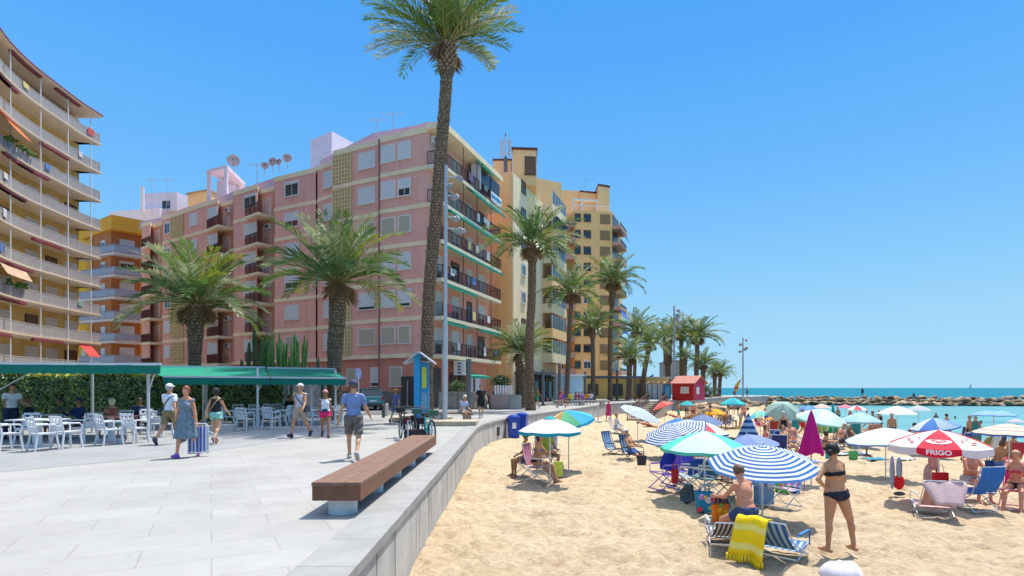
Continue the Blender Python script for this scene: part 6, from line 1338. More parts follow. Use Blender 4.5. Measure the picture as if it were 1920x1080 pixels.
par('white parasol with faint blue stripes left of the red lettered one',1657,802,17,2.15,[(.70,.73,.75),(.52,.64,.70)],style='rings',tilt=6,tdir=180,rise=.17,valance=.05,vc=[(.15,.2,.45)])
# red and white advertising parasol with lettering
FR,pt,q,top=par('big red and white advertising parasol with a heart logo and red lettered panel',1760,806,12.8,2.03,[(.72,.70,.72),(.66,.05,.02),(.72,.70,.72),(.66,.05,.02),(.72,.70,.72),(.70,.02,.05),(.72,.70,.72),(.66,.05,.02)],valance=.17,vc=[(.70,.68,.72),(.66,.03,.015),(.70,.68,.72),(.66,.03,.015),(.70,.68,.72),(.66,.01,.04),(.70,.68,.72),(.66,.03,.015)],yaw=R(-127-45*5.5),rise=.17)
# front panel: index 5 centred on -Y
a0=2*math.pi*5/8;a1=2*math.pi*6/8; e0=pt(1,a0+1e-4);e1=pt(1,a1-1e-4); wx=lambda e:(e.x+FR.location.x)/(e.y+FR.location.y); L,Rr_=(e0,e1) if wx(e0)<wx(e1) else (e1,e0); mid=(L+Rr_)/2; up_=(top-mid).normalized(); ax=(Rr_-L).normalized(); nrm=ax.cross(up_)
if nrm.dot(Vector((9.6,12.8,0)))>0: nrm=-nrm
def on_panel(m,par_,mt,name,lift=.014):
    return obj(name,m,mt,par_)
def ptc(u,v,lift=.03): return mid+ax*u+up_*v+nrm*lift
# surface height of panel above chord plane: sample
def surf(u,v):
    # point on canopy over panel plane coords, found by direct scan
    f=1-v/((top-mid).length); am=(a0+a1)/2; half=(a1-a0)/2; w_=f*(Rr_-L).length/2; s=u/max(w_,1e-3); sg=1 if pt(1,am+.1).x>pt(1,am-.1).x else -1
    return pt(f,am+sg*s*half)
def ringshape(outer,inner,n=36,c=(0,.26),lift=.012):
    m=MB(); vs=[]
    for k in range(n+1):
        a=2*math.pi*k/n
        for (rx,ry) in (outer,inner): p_=surf(c[0]+rx*math.cos(a),c[1]+ry*math.sin(a)); vs.append(p_+nrm*lift)
    m.add(vs,[(2*k,2*k+1,2*k+3,2*k+2) for k in range(n)]); return m
wl=M((.80,.78,.78),.7,0,name='logo_white'); rl=M((.66,.03,.015),.7,0,name='logo_red')
m=ringshape((.235,.085),(.02,.008),c=(0,.27)); obj('logo_oval',m,wl,FR)
hp=[]
for k in range(41):
    a=2*math.pi*k/40; x=.150*math.sin(a)**3; y=.0105*(13*math.cos(a)-5*math.cos(2*a)-2*math.cos(3*a)-math.cos(4*a))*.42; hp.append((x,y))
m=MB(); vs=[]
for x,y in hp:
    for s in(1,.62): vs.append(surf(x*s,.275+y*s)+nrm*.020)
m.add(vs,[(2*k,2*k+1,2*k+3,2*k+2) for k in range(40)]); 
vs=[]
for x,y in hp:
    for s in(.36,.12): vs.append(surf(x*s,.272+y*s)+nrm*.021)
m.add(vs,[(2*k,2*k+1,2*k+3,2*k+2) for k in range(40)]); obj('logo_heart',m,rl,FR)
def text_mesh(txt,size):
    c=bpy.data.curves.new('t','FONT'); c.body=txt; c.size=size; c.align_x='CENTER'; c.align_y='CENTER'; c.offset=size*.035; o=bpy.data.objects.new('t',c); COL.objects.link(o); dg=bpy.context.evaluated_depsgraph_get(); me=bpy.data.meshes.new_from_object(o.evaluated_get(dg)); bpy.data.objects.remove(o); return me
tm=text_mesh('FRIGO',.155); dn=Vector((0,0,-1)); md_=(L+Rr_)/2+Vector((0,0,-.085))
for v in tm.vertices: x,y,_=v.co; v.co=md_+ax*x+Vector((0,0,1))*y*.92+Vector((ax.y,-ax.x,0))*.045
tm.materials.append(wl); obj('lettering',tm,None,FR)
for pi in (4,6):
    am=2*math.pi*(pi+.5)/8
    for (f0,da,rx) in ((.70,-.14,.05),(.80,.12,.07),(.62,.16,.035)):
        m=MB(); c=pt(f0,am+da); ex=(pt(f0,am+da+.05)-pt(f0,am+da-.05)).normalized(); ey=(pt(f0-.05,am+da)-pt(f0+.05,am+da)).normalized(); nn2=ex.cross(ey); nn2=nn2 if nn2.z>0 else -nn2
        m.add([c+ex*rx*math.cos(a)+ey*.03*math.sin(a)+nn2*.03 for a in [2*math.pi*k/14 for k in range(14)]],[tuple(range(14))]); obj('red_mark',m,rl,FR)
par('blue and white panelled parasol in front of the folding chairs by the water',1750,783,24,1.8,[(.05,.18,.5),(.30,.42,.68),(.16,.28,.62),(.55,.6,.72)],tilt=8,tdir=180,yaw=.3,valance=.05,vc=[(.03,.12,.45)])
par('rainbow striped parasol with blue rim at the right edge of the photo',1892,794,19,2.0,[(.62,.60,.30),(.45,.62,.45),(.72,.66,.45),(.68,.45,.3),(.65,.2,.28),(.72,.7,.72)],style='rings',valance=.06,vc=[(.03,.15,.5)],rise=.16)
par('light blue parasol with bright blue centre in the shallow water at the right',1863,768,29,1.85,[(.22,.40,.66),(.04,.28,.62)],style='inner',valance=.04,vc=[(.1,.3,.6)],rise=.14)
par('translucent white parasol left of the small teal banded one',1682,761,31,1.9,[(.62,.62,.66)],style='plain')
par('small parasol with pink top and teal bands at the water edge',1722,760,34,1.35,[(.60,.3,.35),(.62,.68,.7),(.05,.45,.5)],style='rings')
par('two tone turquoise parasol below the pier flag, the nearest to the rocks',1374,746,40,1.85,[(.02,.45,.48),(.01,.32,.42)],valance=.08,vc=[(.02,.35,.4)])
par('small flat teal parasol in front of the wall right of the red hut stairs',1288,752,46,1.35,[(.02,.35,.42)],style='plain')
par('coral red parasol tilted towards the wall',1240,753,40,1.6,[(.68,.16,.13),(.62,.10,.10)],tilt=22,tdir=150)
par('amber orange parasol left of the rocks',1341,766,34,1.35,[(.72,.36,.01),(.70,.32,.01)],valance=.05,vc=[(.7,.35,.02)])
par('pale cyan and lime parasol beside the magenta one',1420,771,31,1.15,[(.12,.55,.6),(.3,.6,.42)],tilt=18,tdir=180)
par('small magenta parasol behind the cyan one',1437,768,33,.95,[(.65,.01,.38)],style='plain',tilt=25,tdir=150)
par('little orange parasol right of the magenta one',1443,782,30,.45,[(.7,.3,.02)],style='plain')
par('big pale green dome parasol tilted open toward us',1468,757,30,1.75,[(.33,.48,.42)],style='plain',tilt=38,tdir=-110,rise=.3)
par('medium blue parasol behind the turquoise group at the water',1515,760,37,1.5,[(.08,.22,.58),(.15,.3,.6)])
par('faint pink and white parasol at the water behind the blue one',1541,757,40,1.25,[(.62,.35,.32),(.6,.58,.5)],style='rings')
par('small pink parasol at the water left of the red and green one',1585,758,39,1.0,[(.62,.2,.26)],style='plain')
par('white, red and green parasol at the water line',1606,760,37,1.3,[(.65,.65,.65),(.55,.08,.1),(.6,.62,.6),(.02,.25,.12)])
par('lavender striped parasol far right behind the rainbow one',1905,785,34,.9,[(.5,.45,.6)],style='plain')
# closed magenta parasol
def closed(label,px,py,d,h_c,w_,col,bands=None):
    x=P(px,d); zt=Zat(py,d); g=sandz(x.x,d); t=thing('closed_parasol',label,'parasol',(x.x,d,g)); h=zt-g; m=MB(); n=32; rows=10; vs=[]
    for j in range(rows+1):
        f=j/rows; r_=.02+w_/2*f**.8
        for k in range(n): a=2*math.pi*k/n; vs.append((r_*(1+.22*math.sin(a*6+1)*f)*math.cos(a),r_*(1+.22*math.sin(a*6+1)*f)*math.sin(a)*.8,h-h_c*f+(.05*math.sin(a*3) if j==rows else 0)))
    for j in range(rows):
        for k in range(n): m.add([],[]) if False else None
    m.add(vs,[(j*n+k,(j+1)*n+k,(j+1)*n+(k+1)%n,j*n+(k+1)%n) for j in range(rows) for k in range(n)]); 
    if bands: 
        for i in range(len(m.m)): m.m[i]=(i//n)%2
    obj('folded_canopy',m,[fab(c,.15) for c in ([col]+([bands] if bands else []))],t); obj('pole',MB().tube([(0,0,-.2),(0,0,h+.05)],.018,8),steel,t); return t
closed('closed magenta parasol standing upright behind the woman in the black bikini',1521,770,15.0,1.15,.56,(.52,.005,.20))
closed('closed thin teal parasol sticking up behind the large turquoise one',1562,757,30,.9,.22,(.01,.28,.36))
t=closed('half closed navy and light blue striped parasol hung with towels',1403,776,21,1.1,.85,(.02,.07,.22),(.25,.42,.60))
# ---------------- chairs ----------------
ALU=M((.62,.63,.65),.3,.03,metal=.5,name='aluminium')
def bchair(label,pos,rz,cols,high=False,recl=28,frame=None,name='beach_chair',group='folding beach chairs',w=.52,stripe_n=8,arms=None,zs=None):
    t=thing(name,label,'beach chair',pos,rz,group); fm=frame or ALU; zs=zs or (.40 if high else .22); b=.62 if high else .68; q=R(recl); top=Vector((0,.24+math.sin(q)*b,zs+math.cos(q)*b)); fr=Vector((0,-.26,zs+.03)); bk=Vector((0,.22,zs-.02))
    m=MB()
    for x in(-w/2,w/2): 
        X=Vector((x,0,0)); m.tube([X+fr,X+bk,X+top],.012,6)
        if high: m.tube([X+fr,X+Vector((0,.30,0))],.012,6); m.tube([X+bk,X+Vector((0,-.30,0))],.012,6)
        else: m.tube([X+fr+Vector((0,.02,0)),X+Vector((0,.22,0))],.012,6); m.tube([X+bk+Vector((0,.1,.12)),X+Vector((0,-.22,0))],.012,6)
    m.tube([Vector((-w/2,0,0))+top,Vector((w/2,0,0))+top],.012,6); m.tube([Vector((-w/2,0,0))+fr,Vector((w/2,0,0))+fr],.012,6); m.bar((-w/2,.27,.01),(w/2,.27,.01),.025); m.bar((-w/2,-.26,.01),(w/2,-.26,.01),.025); obj('frame',m,fm,t)
    for nm,a,b2 in (('seat',fr,bk),('backrest',bk+(top-bk)*.06,top)):
        m=MB(); n=stripe_n; rows=5; 
        for k in range(n):
            x0=-w/2+.015+(w-.03)*k/n;x1=-w/2+.015+(w-.03)*(k+1)/n
            for j in range(rows):
                f0,f1=j/rows,(j+1)/rows; s0=-.045*math.sin(math.pi*f0);s1=-.045*math.sin(math.pi*f1); p0=a.lerp(b2,f0)+Vector((0,s0*-1 if nm!='seat' else 0,s0 if nm=='seat' else 0));p1=a.lerp(b2,f1)+Vector((0,s1*-1 if nm!='seat' else 0,s1 if nm=='seat' else 0)); m.add([(x0,p0.y,p0.z),(x1,p0.y,p0.z),(x1,p1.y,p1.z),(x0,p1.y,p1.z)],[(0,1,2,3)],k%len(cols))
        o=obj(nm,m,[M(c,.8,.06,6,name='chair_fabric') for c in cols],t); o.modifiers.new('s','SOLIDIFY').thickness=.006
    for x in(-w/2-.02,w/2+.02): 
        m=MB(); m.tube([(x,-.24,zs),(x,-.24,zs+.2),(x,-.2,zs+.215),(x,.30,zs+.215)],.011,6); m.box((x,.0,zs+.232),(.045,.42,.022)); obj('armrest',m,[M(arms,.6) if arms else fm][0],t)
    return t
def sitter(label,pos,rz,high=False,sk='tan',w=(),hair=((.05,.03,.02),'short'),hat=None,lean=-20,H=1.68,group='bathers sitting in chairs',knee=None,vox=.016,**k):
    zs=.40 if high else .22; pos=Vector(pos); base=dict(ph=(zs+.13)*1.7/H,th=(84,84) if high else (66,62),kn=(86,86) if high else (52,40),lean=lean,sw=(12,12),el=(60,60),ab=(14,14),sp=(7,7),inn=(20,20),foot=(0,0) if high else (-35,-40))
    base.update(k); off=Matrix.Rotation(rz,3,'Z')@Vector((0,.06,0)); return person(label,pos+off,rz,H,sk,w,hair,hat,None,vox=vox,group=group,**base)
# couple under the teal rimmed parasol
G=lambda px,py:sand(px,py)
pA=G(1010,900); bchair('folding chair with red towelled back under the teal rimmed parasol',pA,R(62),[(.55,.03,.06),(.25,.25,.40)],high=True,recl=14)
sitter('tanned woman in a dark swimsuit leaning forward in the red backed chair',pA,R(62),True,'tan',[('bikini_bottom',(.02,.02,.03)),('bikini_top',(.15,.15,.3))],((.05,.03,.03),'long'),None,lean=8,fem=1,fat=1.1,th=(72,78),kn=(38,60),foot=(-20,0),sw=(45,40),el=(75,75),vox=.013)
pB=G(985,893); bchair('low chair behind the red one, mostly hidden by the man in orange',pB,R(-75),[(.35,.3,.35)],high=True,recl=12)
sitter('man in an orange and yellow shirt sitting half turned away left of the pair',pB,R(-75),True,'dark',[('tshirt',(.70,.28,.02)),('trunks',(.15,.15,.2))],((.03,.02,.02),'short'),('cap',(.3,.28,.3)),lean=4,vox=.015)
pC=G(1028,880); sitter('bather with green and yellow towel sitting behind the woman under the white parasol',pC,R(30),True,'tan',[('tshirt',(.3,.4,.05)),('trunks',(.1,.2,.1))],((.03,.02,.02),'short'),None,lean=0); bchair('chair of the third person under the teal rimmed parasol',pC,R(30),[(.3,.3,.35)],high=True,recl=14)
m=MB(); p=G(1047,893); m.box((0,0,.21),(.26,.05,.42),R(15)); m.box((.02,.12,.16),(.24,.22,.32),R(15),1); tag(obj('beach_bag',m,[M((.45,.55,.08),.8,.3,9),M((.25,.3,.42),.8)],loc=p),'yellow green beach bag beside the teal rimmed parasol pole','bag')
m=MB(); p=G(1038,868); m.tube([(0,0,.2),(.02,0,.95)],.012,6); m.ell((.05,0,.75),(.09,.07,.3),10,8); m.ell((-.03,.03,.55),(.07,.07,.22),10,8); tag(obj('hanging_towels',m,M((.4,.4,.5),.8,.4,8),loc=p),'grey and pink cloths hanging from the teal rimmed parasol pole','towel')
# far left pair of navy striped low chairs and white hatted man
nv=[(.03,.10,.25),(.22,.35,.50)]
p1=G(1153,852);p2=G(1187,862); bchair('empty navy low chair left of the bather in a white hat',p1,R(40),nv,frame=M((.04,.05,.08)),recl=20)
bchair('navy low chair holding the bather in a white hat',p2,R(30),nv,frame=M((.04,.05,.08)),recl=20); sitter('bather in a white sun hat seen from behind in a navy low chair',p2,R(50),False,'tan',[('trunks',(.03,.1,.3))],((.5,.5,.5),'short'),('brim',(.68,.68,.66)))
p=G(1158,812); bchair('pale low chair of the person in a pale dress near the wall',p,R(60),[(.5,.45,.42)],recl=20); sitter('person in a pale patterned robe sitting left of the pale striped parasol',p,R(60),False,'tan',[('longshirt',M((.42,.40,.42),.85,.35,12,name='pale_pattern')),('trunks',(.4,.4,.45))],((.2,.1,.05),'short'),lean=0)
p=G(1215,800); person('bather lying in the shade of the pale striped parasol',p,R(80),1.7,'tan',[('trunks',(.3,.05,.05))],vox=.02,fingers=False,group='sunbathers lying down',**dict(lean=-78,ph=.14,th=(80,60),kn=(10,70),foot=(-60,0),sw=(20,20)))
# group under mint parasol
cb=[(.05,.05,.42),(.09,.08,.5)]
bchair('tall violet blue chair left of the mint parasol',G(1246,917),R(-70),[(.14,.07,.45),(.25,.15,.60)],high=True,recl=10,frame=M((.2,.12,.4)))
bchair('dark blue chair directly behind the violet one',G(1268,908),R(-70),cb,high=True,recl=10,frame=M((.05,.05,.3)))
pM=G(1293,921); bchair('pale grey blue chair under the mint parasol, seen from its back',pM,R(-110),[(.30,.38,.44),(.36,.42,.46)],high=True,recl=16); 
sitter('sunburnt man hunched in the chairs under the mint parasol',G(1296,900),R(-80),True,'red',[('trunks',(.03,.06,.25))],((.1,.06,.04),'short'),None,lean=22,sw=(50,40),el=(60,60),vox=.014)
sitter('second sunburnt bather under the mint parasol, right of the pole',G(1338,905),R(100),True,'red',[('trunks',(.02,.02,.05))],((.06,.04,.03),'bald'),None,lean=10)
bchair('chair with navy and lime edge in the middle under the mint parasol',G(1324,926),R(-120),[(.02,.08,.28),(.02,.08,.28),(.3,.45,.1)],high=True,recl=18)
bchair('beige padded reclining chair left of the sunburnt man with the yellow towel',G(1372,935),R(-70),[(.32,.28,.19),(.28,.24,.17)],high=True,recl=24,frame=M((.06,.07,.1)),arms=(.06,.07,.12))
bchair('light blue chair half hidden behind the bare backed man',G(1418,942),R(150),[(.12,.25,.48),(.30,.48,.62)],high=True,recl=10)
bchair('small pink and blue child chair right of the big striped parasol',G(1472,950),R(-60),[(.6,.12,.25),(.2,.35,.6),(.65,.5,.6)],high=True,recl=22,w=.40)
# bare back man
pN=G(1392,1015); bchair('low lounger draped with a black and white patterned towel',pN+Vector((-.30,.0,0)),R(168),[(.5,.48,.5),(.04,.03,.06)],recl=60,stripe_n=14,w=.5,zs=.15)
person('bare backed sunburnt man sitting under the big striped parasol beside the yellow towel',G(1400,1000),R(205),1.74,'red',[('trunks',(.03,.06,.14))],((.13,.07,.04),'short'),None,None,vox=.011,**dict(ph=.40,th=(68,62),kn=(60,50),lean=12,sw=(30,48),el=(20,50),inn=(-10,20),ab=(14,16),sp=(12,14),foot=(-20,-20),hp=14,fat=1.12))
bs=[(.02,.10,.30),(.34,.46,.58),(.02,.10,.30),(.25,.38,.52)]
bchair('blue striped low lounger in the foreground with blue armrests',G(1466,1038),R(135),bs,recl=46,zs=.15,stripe_n=12,arms=(.02,.14,.34),w=.6)
# yellow towel draped over the back of the foreground lounger
m=MB(); p=G(1466,1038); bk=Vector((-.707,-.707,0)); base=p+bk*.71; n=12; vs=[]; prof=[(.30,.46),(.18,.57),(.07,.655),(-.02,.67),(-.06,.64),(-.085,.56),(-.10,.47),(-.12,.38),(-.135,.29),(-.15,.20),(-.165,.11)]
for j,(y,z) in enumerate(prof):
    f=max(0,(j-3)/7)
    for i in range(n+1):
        g=i/n; x=-.36+.44*g+.05*f*(g-.5)-.06*f; vs.append((x,y-(.022*math.sin(g*14+f*2)+.03*math.sin(g*6+1))*f,z-.015*math.sin(g*9)-.05*g*f))
m.add(vs,[(j*(n+1)+i,(j+1)*(n+1)+i,(j+1)*(n+1)+i+1,j*(n+1)+i+1) for j in range(10) for i in range(n)],0)
for j in (5,8):
    for i in range(n): m.m[j*n+i]=1
for i in range(0,n+1):
    a=Vector(vs[10*(n+1)+i]); m.bar(a,a+Vector((0,-.01,-.075)),.016,.006,0)
o=tag(obj('beach_towel',m,[M((.85,.60,.005),.9,.10,9,.5,50,name='yellow_towel'),M((.80,.68,.16),.9,.1)],loc=base,rz=R(-45),sm=True),'bright yellow fringed towel draped over the lounger in the foreground','towel'); md=o.modifiers.new('s','SOLIDIFY'); md.thickness=.014
# bags near the mint parasol
def bag(label,p,w,d,h,col,spots=None,rz=0,handles=True,name='beach_bag'):
    t=thing(name,label,'bag',p,rz); m=MB(); vs=[]; rows=5; n=20
    for j in range(rows+1):
        f=j/rows
        for k in range(n):
            a=2*math.pi*k/n; ex=.55; cx=abs(math.cos(a))**ex*math.copysign(1,math.cos(a)); sy=abs(math.sin(a))**ex*math.copysign(1,math.sin(a)); s=.82+.18*f+.04*math.sin(3*a+f*4); vs.append((w/2*cx*s,d/2*sy*(1-.35*f)*s,h*f))
    m.add(vs,[(j*n+k,j*n+(k+1)%n,(j+1)*n+(k+1)%n,(j+1)*n+k) for j in range(rows) for k in range(n)]+[tuple(range(n))[::-1]]); obj('bag_body',m,M(col,.7,.15,6),t,sm=True)
    if spots:
        for i,(x,z,r_,c) in enumerate(spots): m=MB(); m.ell((x,-d/2*(.98-.28*z/h)-.0,z),(r_,.02,r_),12,8); obj('printed_dot',m,M(c,.7),t)
    if handles: 
        m=MB(); 
        for y in(-d*.25,d*.25): m.tube([(-w*.25,y,h*.95),(-w*.2,y,h+.14),(w*.2,y,h+.14),(w*.25,y,h*.95)],.01,6)
        obj('handle',m,M(tuple(c*.5 for c in col),.7),t)
bag('turquoise beach bag with round coloured prints by the parasol shadow',G(1321,958),.40,.22,.40,(.01,.22,.40),[(-.08,.30,.06,(.5,.25,.5)),(.0,.29,.045,(.65,.5,.1)),(.06,.24,.07,(.6,.6,.62)),(.12,.25,.05,(.6,.03,.05)),(.08,.08,.04,(.4,.5,.1)),(-.12,.05,.06,(.6,.05,.06))],R(-5))
bag('orange beach bag with a fruit pattern in front of the beige chair',G(1350,978),.34,.2,.34,(.72,.17,.01),[(-.04,.23,.06,(.75,.38,.01)),(.07,.19,.055,(.75,.35,.01)),(-.02,.10,.06,(.75,.36,.01)),(-.02,.32,.04,(.1,.4,.03))],R(10))
bag('small red and black bag hanging by the violet chair',G(1265,925)+Vector((0,0,.25)),.18,.12,.32,(.55,.02,.03))
bag('bright green shopping bag with flower print behind the child chair',G(1468,925),.42,.2,.38,(.04,.40,.04),[(-.08,.2,.06,(.6,.2,.05)),(-.12,.28,.04,(.5,.5,.1))])
bag('blue cooler bag beside the green shopping bag',G(1492,925),.22,.2,.40,(.02,.12,.28))
m=MB(); m.box((0,0,.22),(.34,.24,.42)); m.box((0,0,.46),(.36,.26,.06),mi=1); tag(obj('cool_box',m,[M((.16,.30,.52),.5),M((.35,.5,.68),.5)],loc=G(1432,945),rz=R(5)),'light blue cool box between the bare backed man and the child chair','cool box')
m=MB(); m.ell((0,0,.62),(.15,.10,.34),12,10); m.tube([(0,0,.85),(0,0,1.25)],.012,6); tag(obj('hanging_clothes',m,M((.22,.20,.16),.9,.4,9,.6,12),loc=G(1432,930)),'dark patterned clothes hanging under the big striped parasol','clothes')
m=MB(); m.ell((0,0,.1),(.16,.03,.09),14,8); m.tube([(0,0,-.4),(0,0,.1)],.01,5); tag(obj('hanging_hat',m,M((.55,.02,.28),.8),loc=G(1508,925)+Vector((0,0,.45))),'magenta cloth hanging below the rim of the striped parasol','clothes')
def heap(label,px,py,w_,h_,col,dz=0,name='draped_towel'):
    r=random.Random(px); m=MB(); vs=[];n=18;rows=7
    for j in range(rows+1):
        f=j/rows
        for k in range(n): a=2*math.pi*k/n; q=(1-.35*f)*(1+.16*math.sin(a*4+f*5)+.08*math.sin(a*9)); vs.append((w_/2*q*math.cos(a),w_*.16*q*math.sin(a)+.04*math.sin(f*4),h_*f))
    m.add(vs,[(j*n+k,j*n+(k+1)%n,(j+1)*n+(k+1)%n,(j+1)*n+k) for j in range(rows) for k in range(n)]+[tuple(range(rows*n,rows*n+n))]); tag(obj(name,m,M(col,.9,.15,9,.4,20,name='terry'),loc=G(px,py)+Vector((0,0,dz)),rz=R(r.uniform(-20,20)),sm=True),label,'towel')
heap('navy towel heaped over the back of the violet chair',1254,915,.42,.42,(.015,.03,.28),.48)
heap('dark blue towel hanging on the chairs just left of the mint parasol pole',1308,918,.46,.50,(.02,.07,.30),.28)
heap('dark teal cloth hanging under the mint parasol right of its pole',1334,915,.34,.52,(.02,.11,.17),.22)
heap('grey beach rucksack among the chair legs left of the turquoise bag',1290,940,.36,.38,(.10,.11,.12),0,'rucksack')
heap('dark folded windbreak lying between the turquoise bag and beige chair',1345,950,.5,.25,(.03,.05,.1),0,'windbreak')
# woman in bikini
person('woman in a black bikini standing with a hand on her hip looking at the sea',G(1568,1036),R(193),1.70,'tan',[('bikini_bottom',(.015,.015,.03)),('bikini_top',(.01,.01,.012))],((.012,.010,.010),'bun'),None,None,vox=.010,fem=1,fat=1.12,**dict(roll=6,ph=.93,th=(-3,5),kn=(2,4),sp=(20,2),sw=(10,-14),ab=(12,44),el=(95,98),inn=(10,72),hy=-60,foot=(0,0)))
# white cloth bottom
m=MB(); vs=[];n=16
for j in range(8):
    for k in range(n): a=2*math.pi*k/n; r_=.23*(1-(j/7)**2)**.5+.002 if j<7 else .004; vs.append((r_*(1+.15*math.sin(3*a))*math.cos(a)*1.15,r_*(1+.2*math.sin(2*a+1))*math.sin(a),.22*j/7+.02*math.sin(5*a)*(j<7)))
m.add(vs,[(j*n+k,j*n+(k+1)%n,(j+1)*n+(k+1)%n,(j+1)*n+k) for j in range(7) for k in range(n)]); tag(obj('sun_hat',m,M((.72,.66,.68),.85,.06,6,.4,8),loc=G(1581,1092)+Vector((0,0,.06)),sm=True),'crumpled white and pale pink cloth hat at the bottom edge of the photo','hat')
# ---- right foreground group under the lettered parasol
def drape(name,label,cat,p,pieces,mats,rz=0):
    t=thing(name,label,cat,p,rz)
    for nm,c,r,mi in pieces: m=MB(); m.ell(c,r,16,12); obj(nm,m,mats[mi],t,sm=True)
    return t
redb=M((.60,.012,.02),.8,.08,6,.3,15,name='red_bag'); 
drape('hanging_bag','red rounded cloth bag and blue towel hung on the white parasol pole','bag',G(1680,928),[('bag_body',(.07,0,.32),(.13,.10,.19),0),('towel_fold',(-.08,.02,.55),(.06,.05,.42),1),('towel_fold',(.06,-.03,.65),(.07,.06,.30),1),('shoe_pile',(.05,-.05,.04),(.14,.08,.05),2)],[redb,M((.28,.36,.48),.85,.3,9),M((.06,.06,.08),.8)])
p=G(1762,946); t=thing('tote_bag','flat red tote bag hanging from the lettered parasol pole','bag',p); obj('bag_body',MB().box((.0,-.02,.52),(.32,.10,.42),taper=.95),redb,t); obj('handle',MB().tube([(-.08,-.02,.72),(-.02,-.02,.9),(.04,-.02,.9),(.09,-.02,.72)],.008,6),M((.6,.6,.58)),t); obj('blue_corner',MB().box((.17,0,.42),(.03,.08,.22),taper=.9),M((.03,.08,.3)),t)
drape('hanging_clothes','pink and beige clothes hung behind the red tote bag','clothes',G(1752,938),[('cloth_fold',(0,.03,.92),(.12,.08,.22),0),('cloth_fold',(-.12,.05,.55),(.10,.07,.30),1),('cloth_fold',(.08,.02,.80),(.05,.05,.16),2)],[M((.55,.33,.33),.85,.3,9),M((.50,.40,.38),.85,.2,9),M((.3,.05,.06),.85)])
pt1=G(1749,965); bchair('low lounger covered with a pink terry towel in the right foreground',pt1,R(160),[(.55,.34,.33),(.5,.28,.26)],recl=34,w=.62)
m=MB(); n=8; vs=[]
for j in range(9):
    f=j/8
    for i in range(n+1): g=i/n*2-1; w_=.36*(1-.55*max(0,f-.25)); vs.append((g*w_,-.30*f-.015*math.sin(g*7),.66-.42*f**1.1-.02*abs(g)))
m.add(vs,[(j*(n+1)+i,j*(n+1)+i+1,(j+1)*(n+1)+i+1,(j+1)*(n+1)+i) for j in range(8) for i in range(n)]); o=tag(obj('pink_towel',m,M((.58,.40,.39),.95,.1,20,.6,60,name='pink_towel'),loc=pt1+Vector((-.34*.60,-.94*.60,.13)),rz=R(-20),sm=True),'pink terry towel hanging in a point over the back of the lounger','towel'); o.modifiers.new('s','SOLIDIFY').thickness=.012
pt2=G(1826,955); bchair('tall deep blue folding chair in front of the man in a white cap',pt2,R(190),[(.01,.12,.42),(.015,.14,.46)],high=True,recl=18,w=.62)
sitter('man in a white cap with arms folded facing us behind the deep blue chair',G(1822,938),R(5),True,'red',[('trunks',(.3,.35,.4))],((.3,.25,.2),'short'),('cap',(.72,.74,.72)),lean=6,sw=(38,38),el=(78,78),inn=(60,60),vox=.012,fat=1.12)
pt3=G(1905,952); bchair('hot pink folding chair at the right edge of the photo',pt3,R(-50),[(.62,.02,.18)],high=True,recl=20,frame=M((.6,.3,.4)),arms=(.6,.03,.25))
sitter('blonde woman in a dark swimsuit sitting in the hot pink chair',pt3,R(-50),True,'red',[('bikini_bottom',(.02,.02,.03)),('bikini_top',(.5,.05,.1))],((.45,.28,.14),'short'),None,lean=8,fem=1,sw=(55,45),el=(60,50),vox=.012,th=(70,76),kn=(50,60),foot=(-10,0))
bchair('red backed chair behind the lettered parasol at the right',G(1890,880),R(185),[(.45,.02,.05),(.35,.02,.04)],high=True,recl=16,frame=M((.1,.08,.1)),w=.56)
sitter('bather lying low before the red backed chair, blue trunks',G(1868,884),R(170),False,'tan',[('trunks',(.1,.25,.55))],((.1,.06,.04),'short'),None)
sitter('dark haired bather in the red backed chair at the right',G(1889,874),R(180),True,'tan',[('trunks',(.05,.05,.06))],((.02,.015,.01),'short'))
# towels, mats with dark shapes
for lab,px,py,w_,l_,c,rz in (('blue towel with shoes on the sand under the white parasol',1640,862,.9,.6,(.03,.2,.28),10),('white towel beside the blue one on the sand',1695,862,.7,.5,(.6,.62,.65),20),('orange towel on the sand behind the tricolour parasol',1372,803,1.6,.8,(.68,.36,.03),0),('grey blue sun mat left of the closed magenta parasol',1492,868,1.7,.7,(.15,.19,.32),5),('pale towel with dark edge near the magenta parasol',1590,852,1.8,.6,(.5,.6,.62),0)):
    m=MB(); n=10; vs=[]
    for j in range(5):
        for i in range(n+1): vs.append((w_*(i/n-.5),l_*(j/4-.5),.05+.02*math.sin(i*1.7+j)))
    m.add(vs,[(j*(n+1)+i,j*(n+1)+i+1,(j+1)*(n+1)+i+1,(j+1)*(n+1)+i) for j in range(4) for i in range(n)]); o=tag(obj('beach_towel',m,M(c,.9,.15,8),loc=G(px,py),rz=R(rz),sm=True),lab,'towel'); o.modifiers.new('s','SOLIDIFY').thickness=.02
for px,py,lab in ((1613,856,'left of two dark flip flops lying on the sand'),(1625,855,'right of two dark flip flops lying on the sand')):
    m=MB(); m.ell((0,0,.06),(.05,.12,.03)); m.tube([(-.04,.0,.08),(0,.03,.12),(.04,0,.08)],.01,5); tag(obj('flip_flop',m,M((.1,.04,.03),.8),loc=G(px,py),rz=R(70)),lab,'sandal')
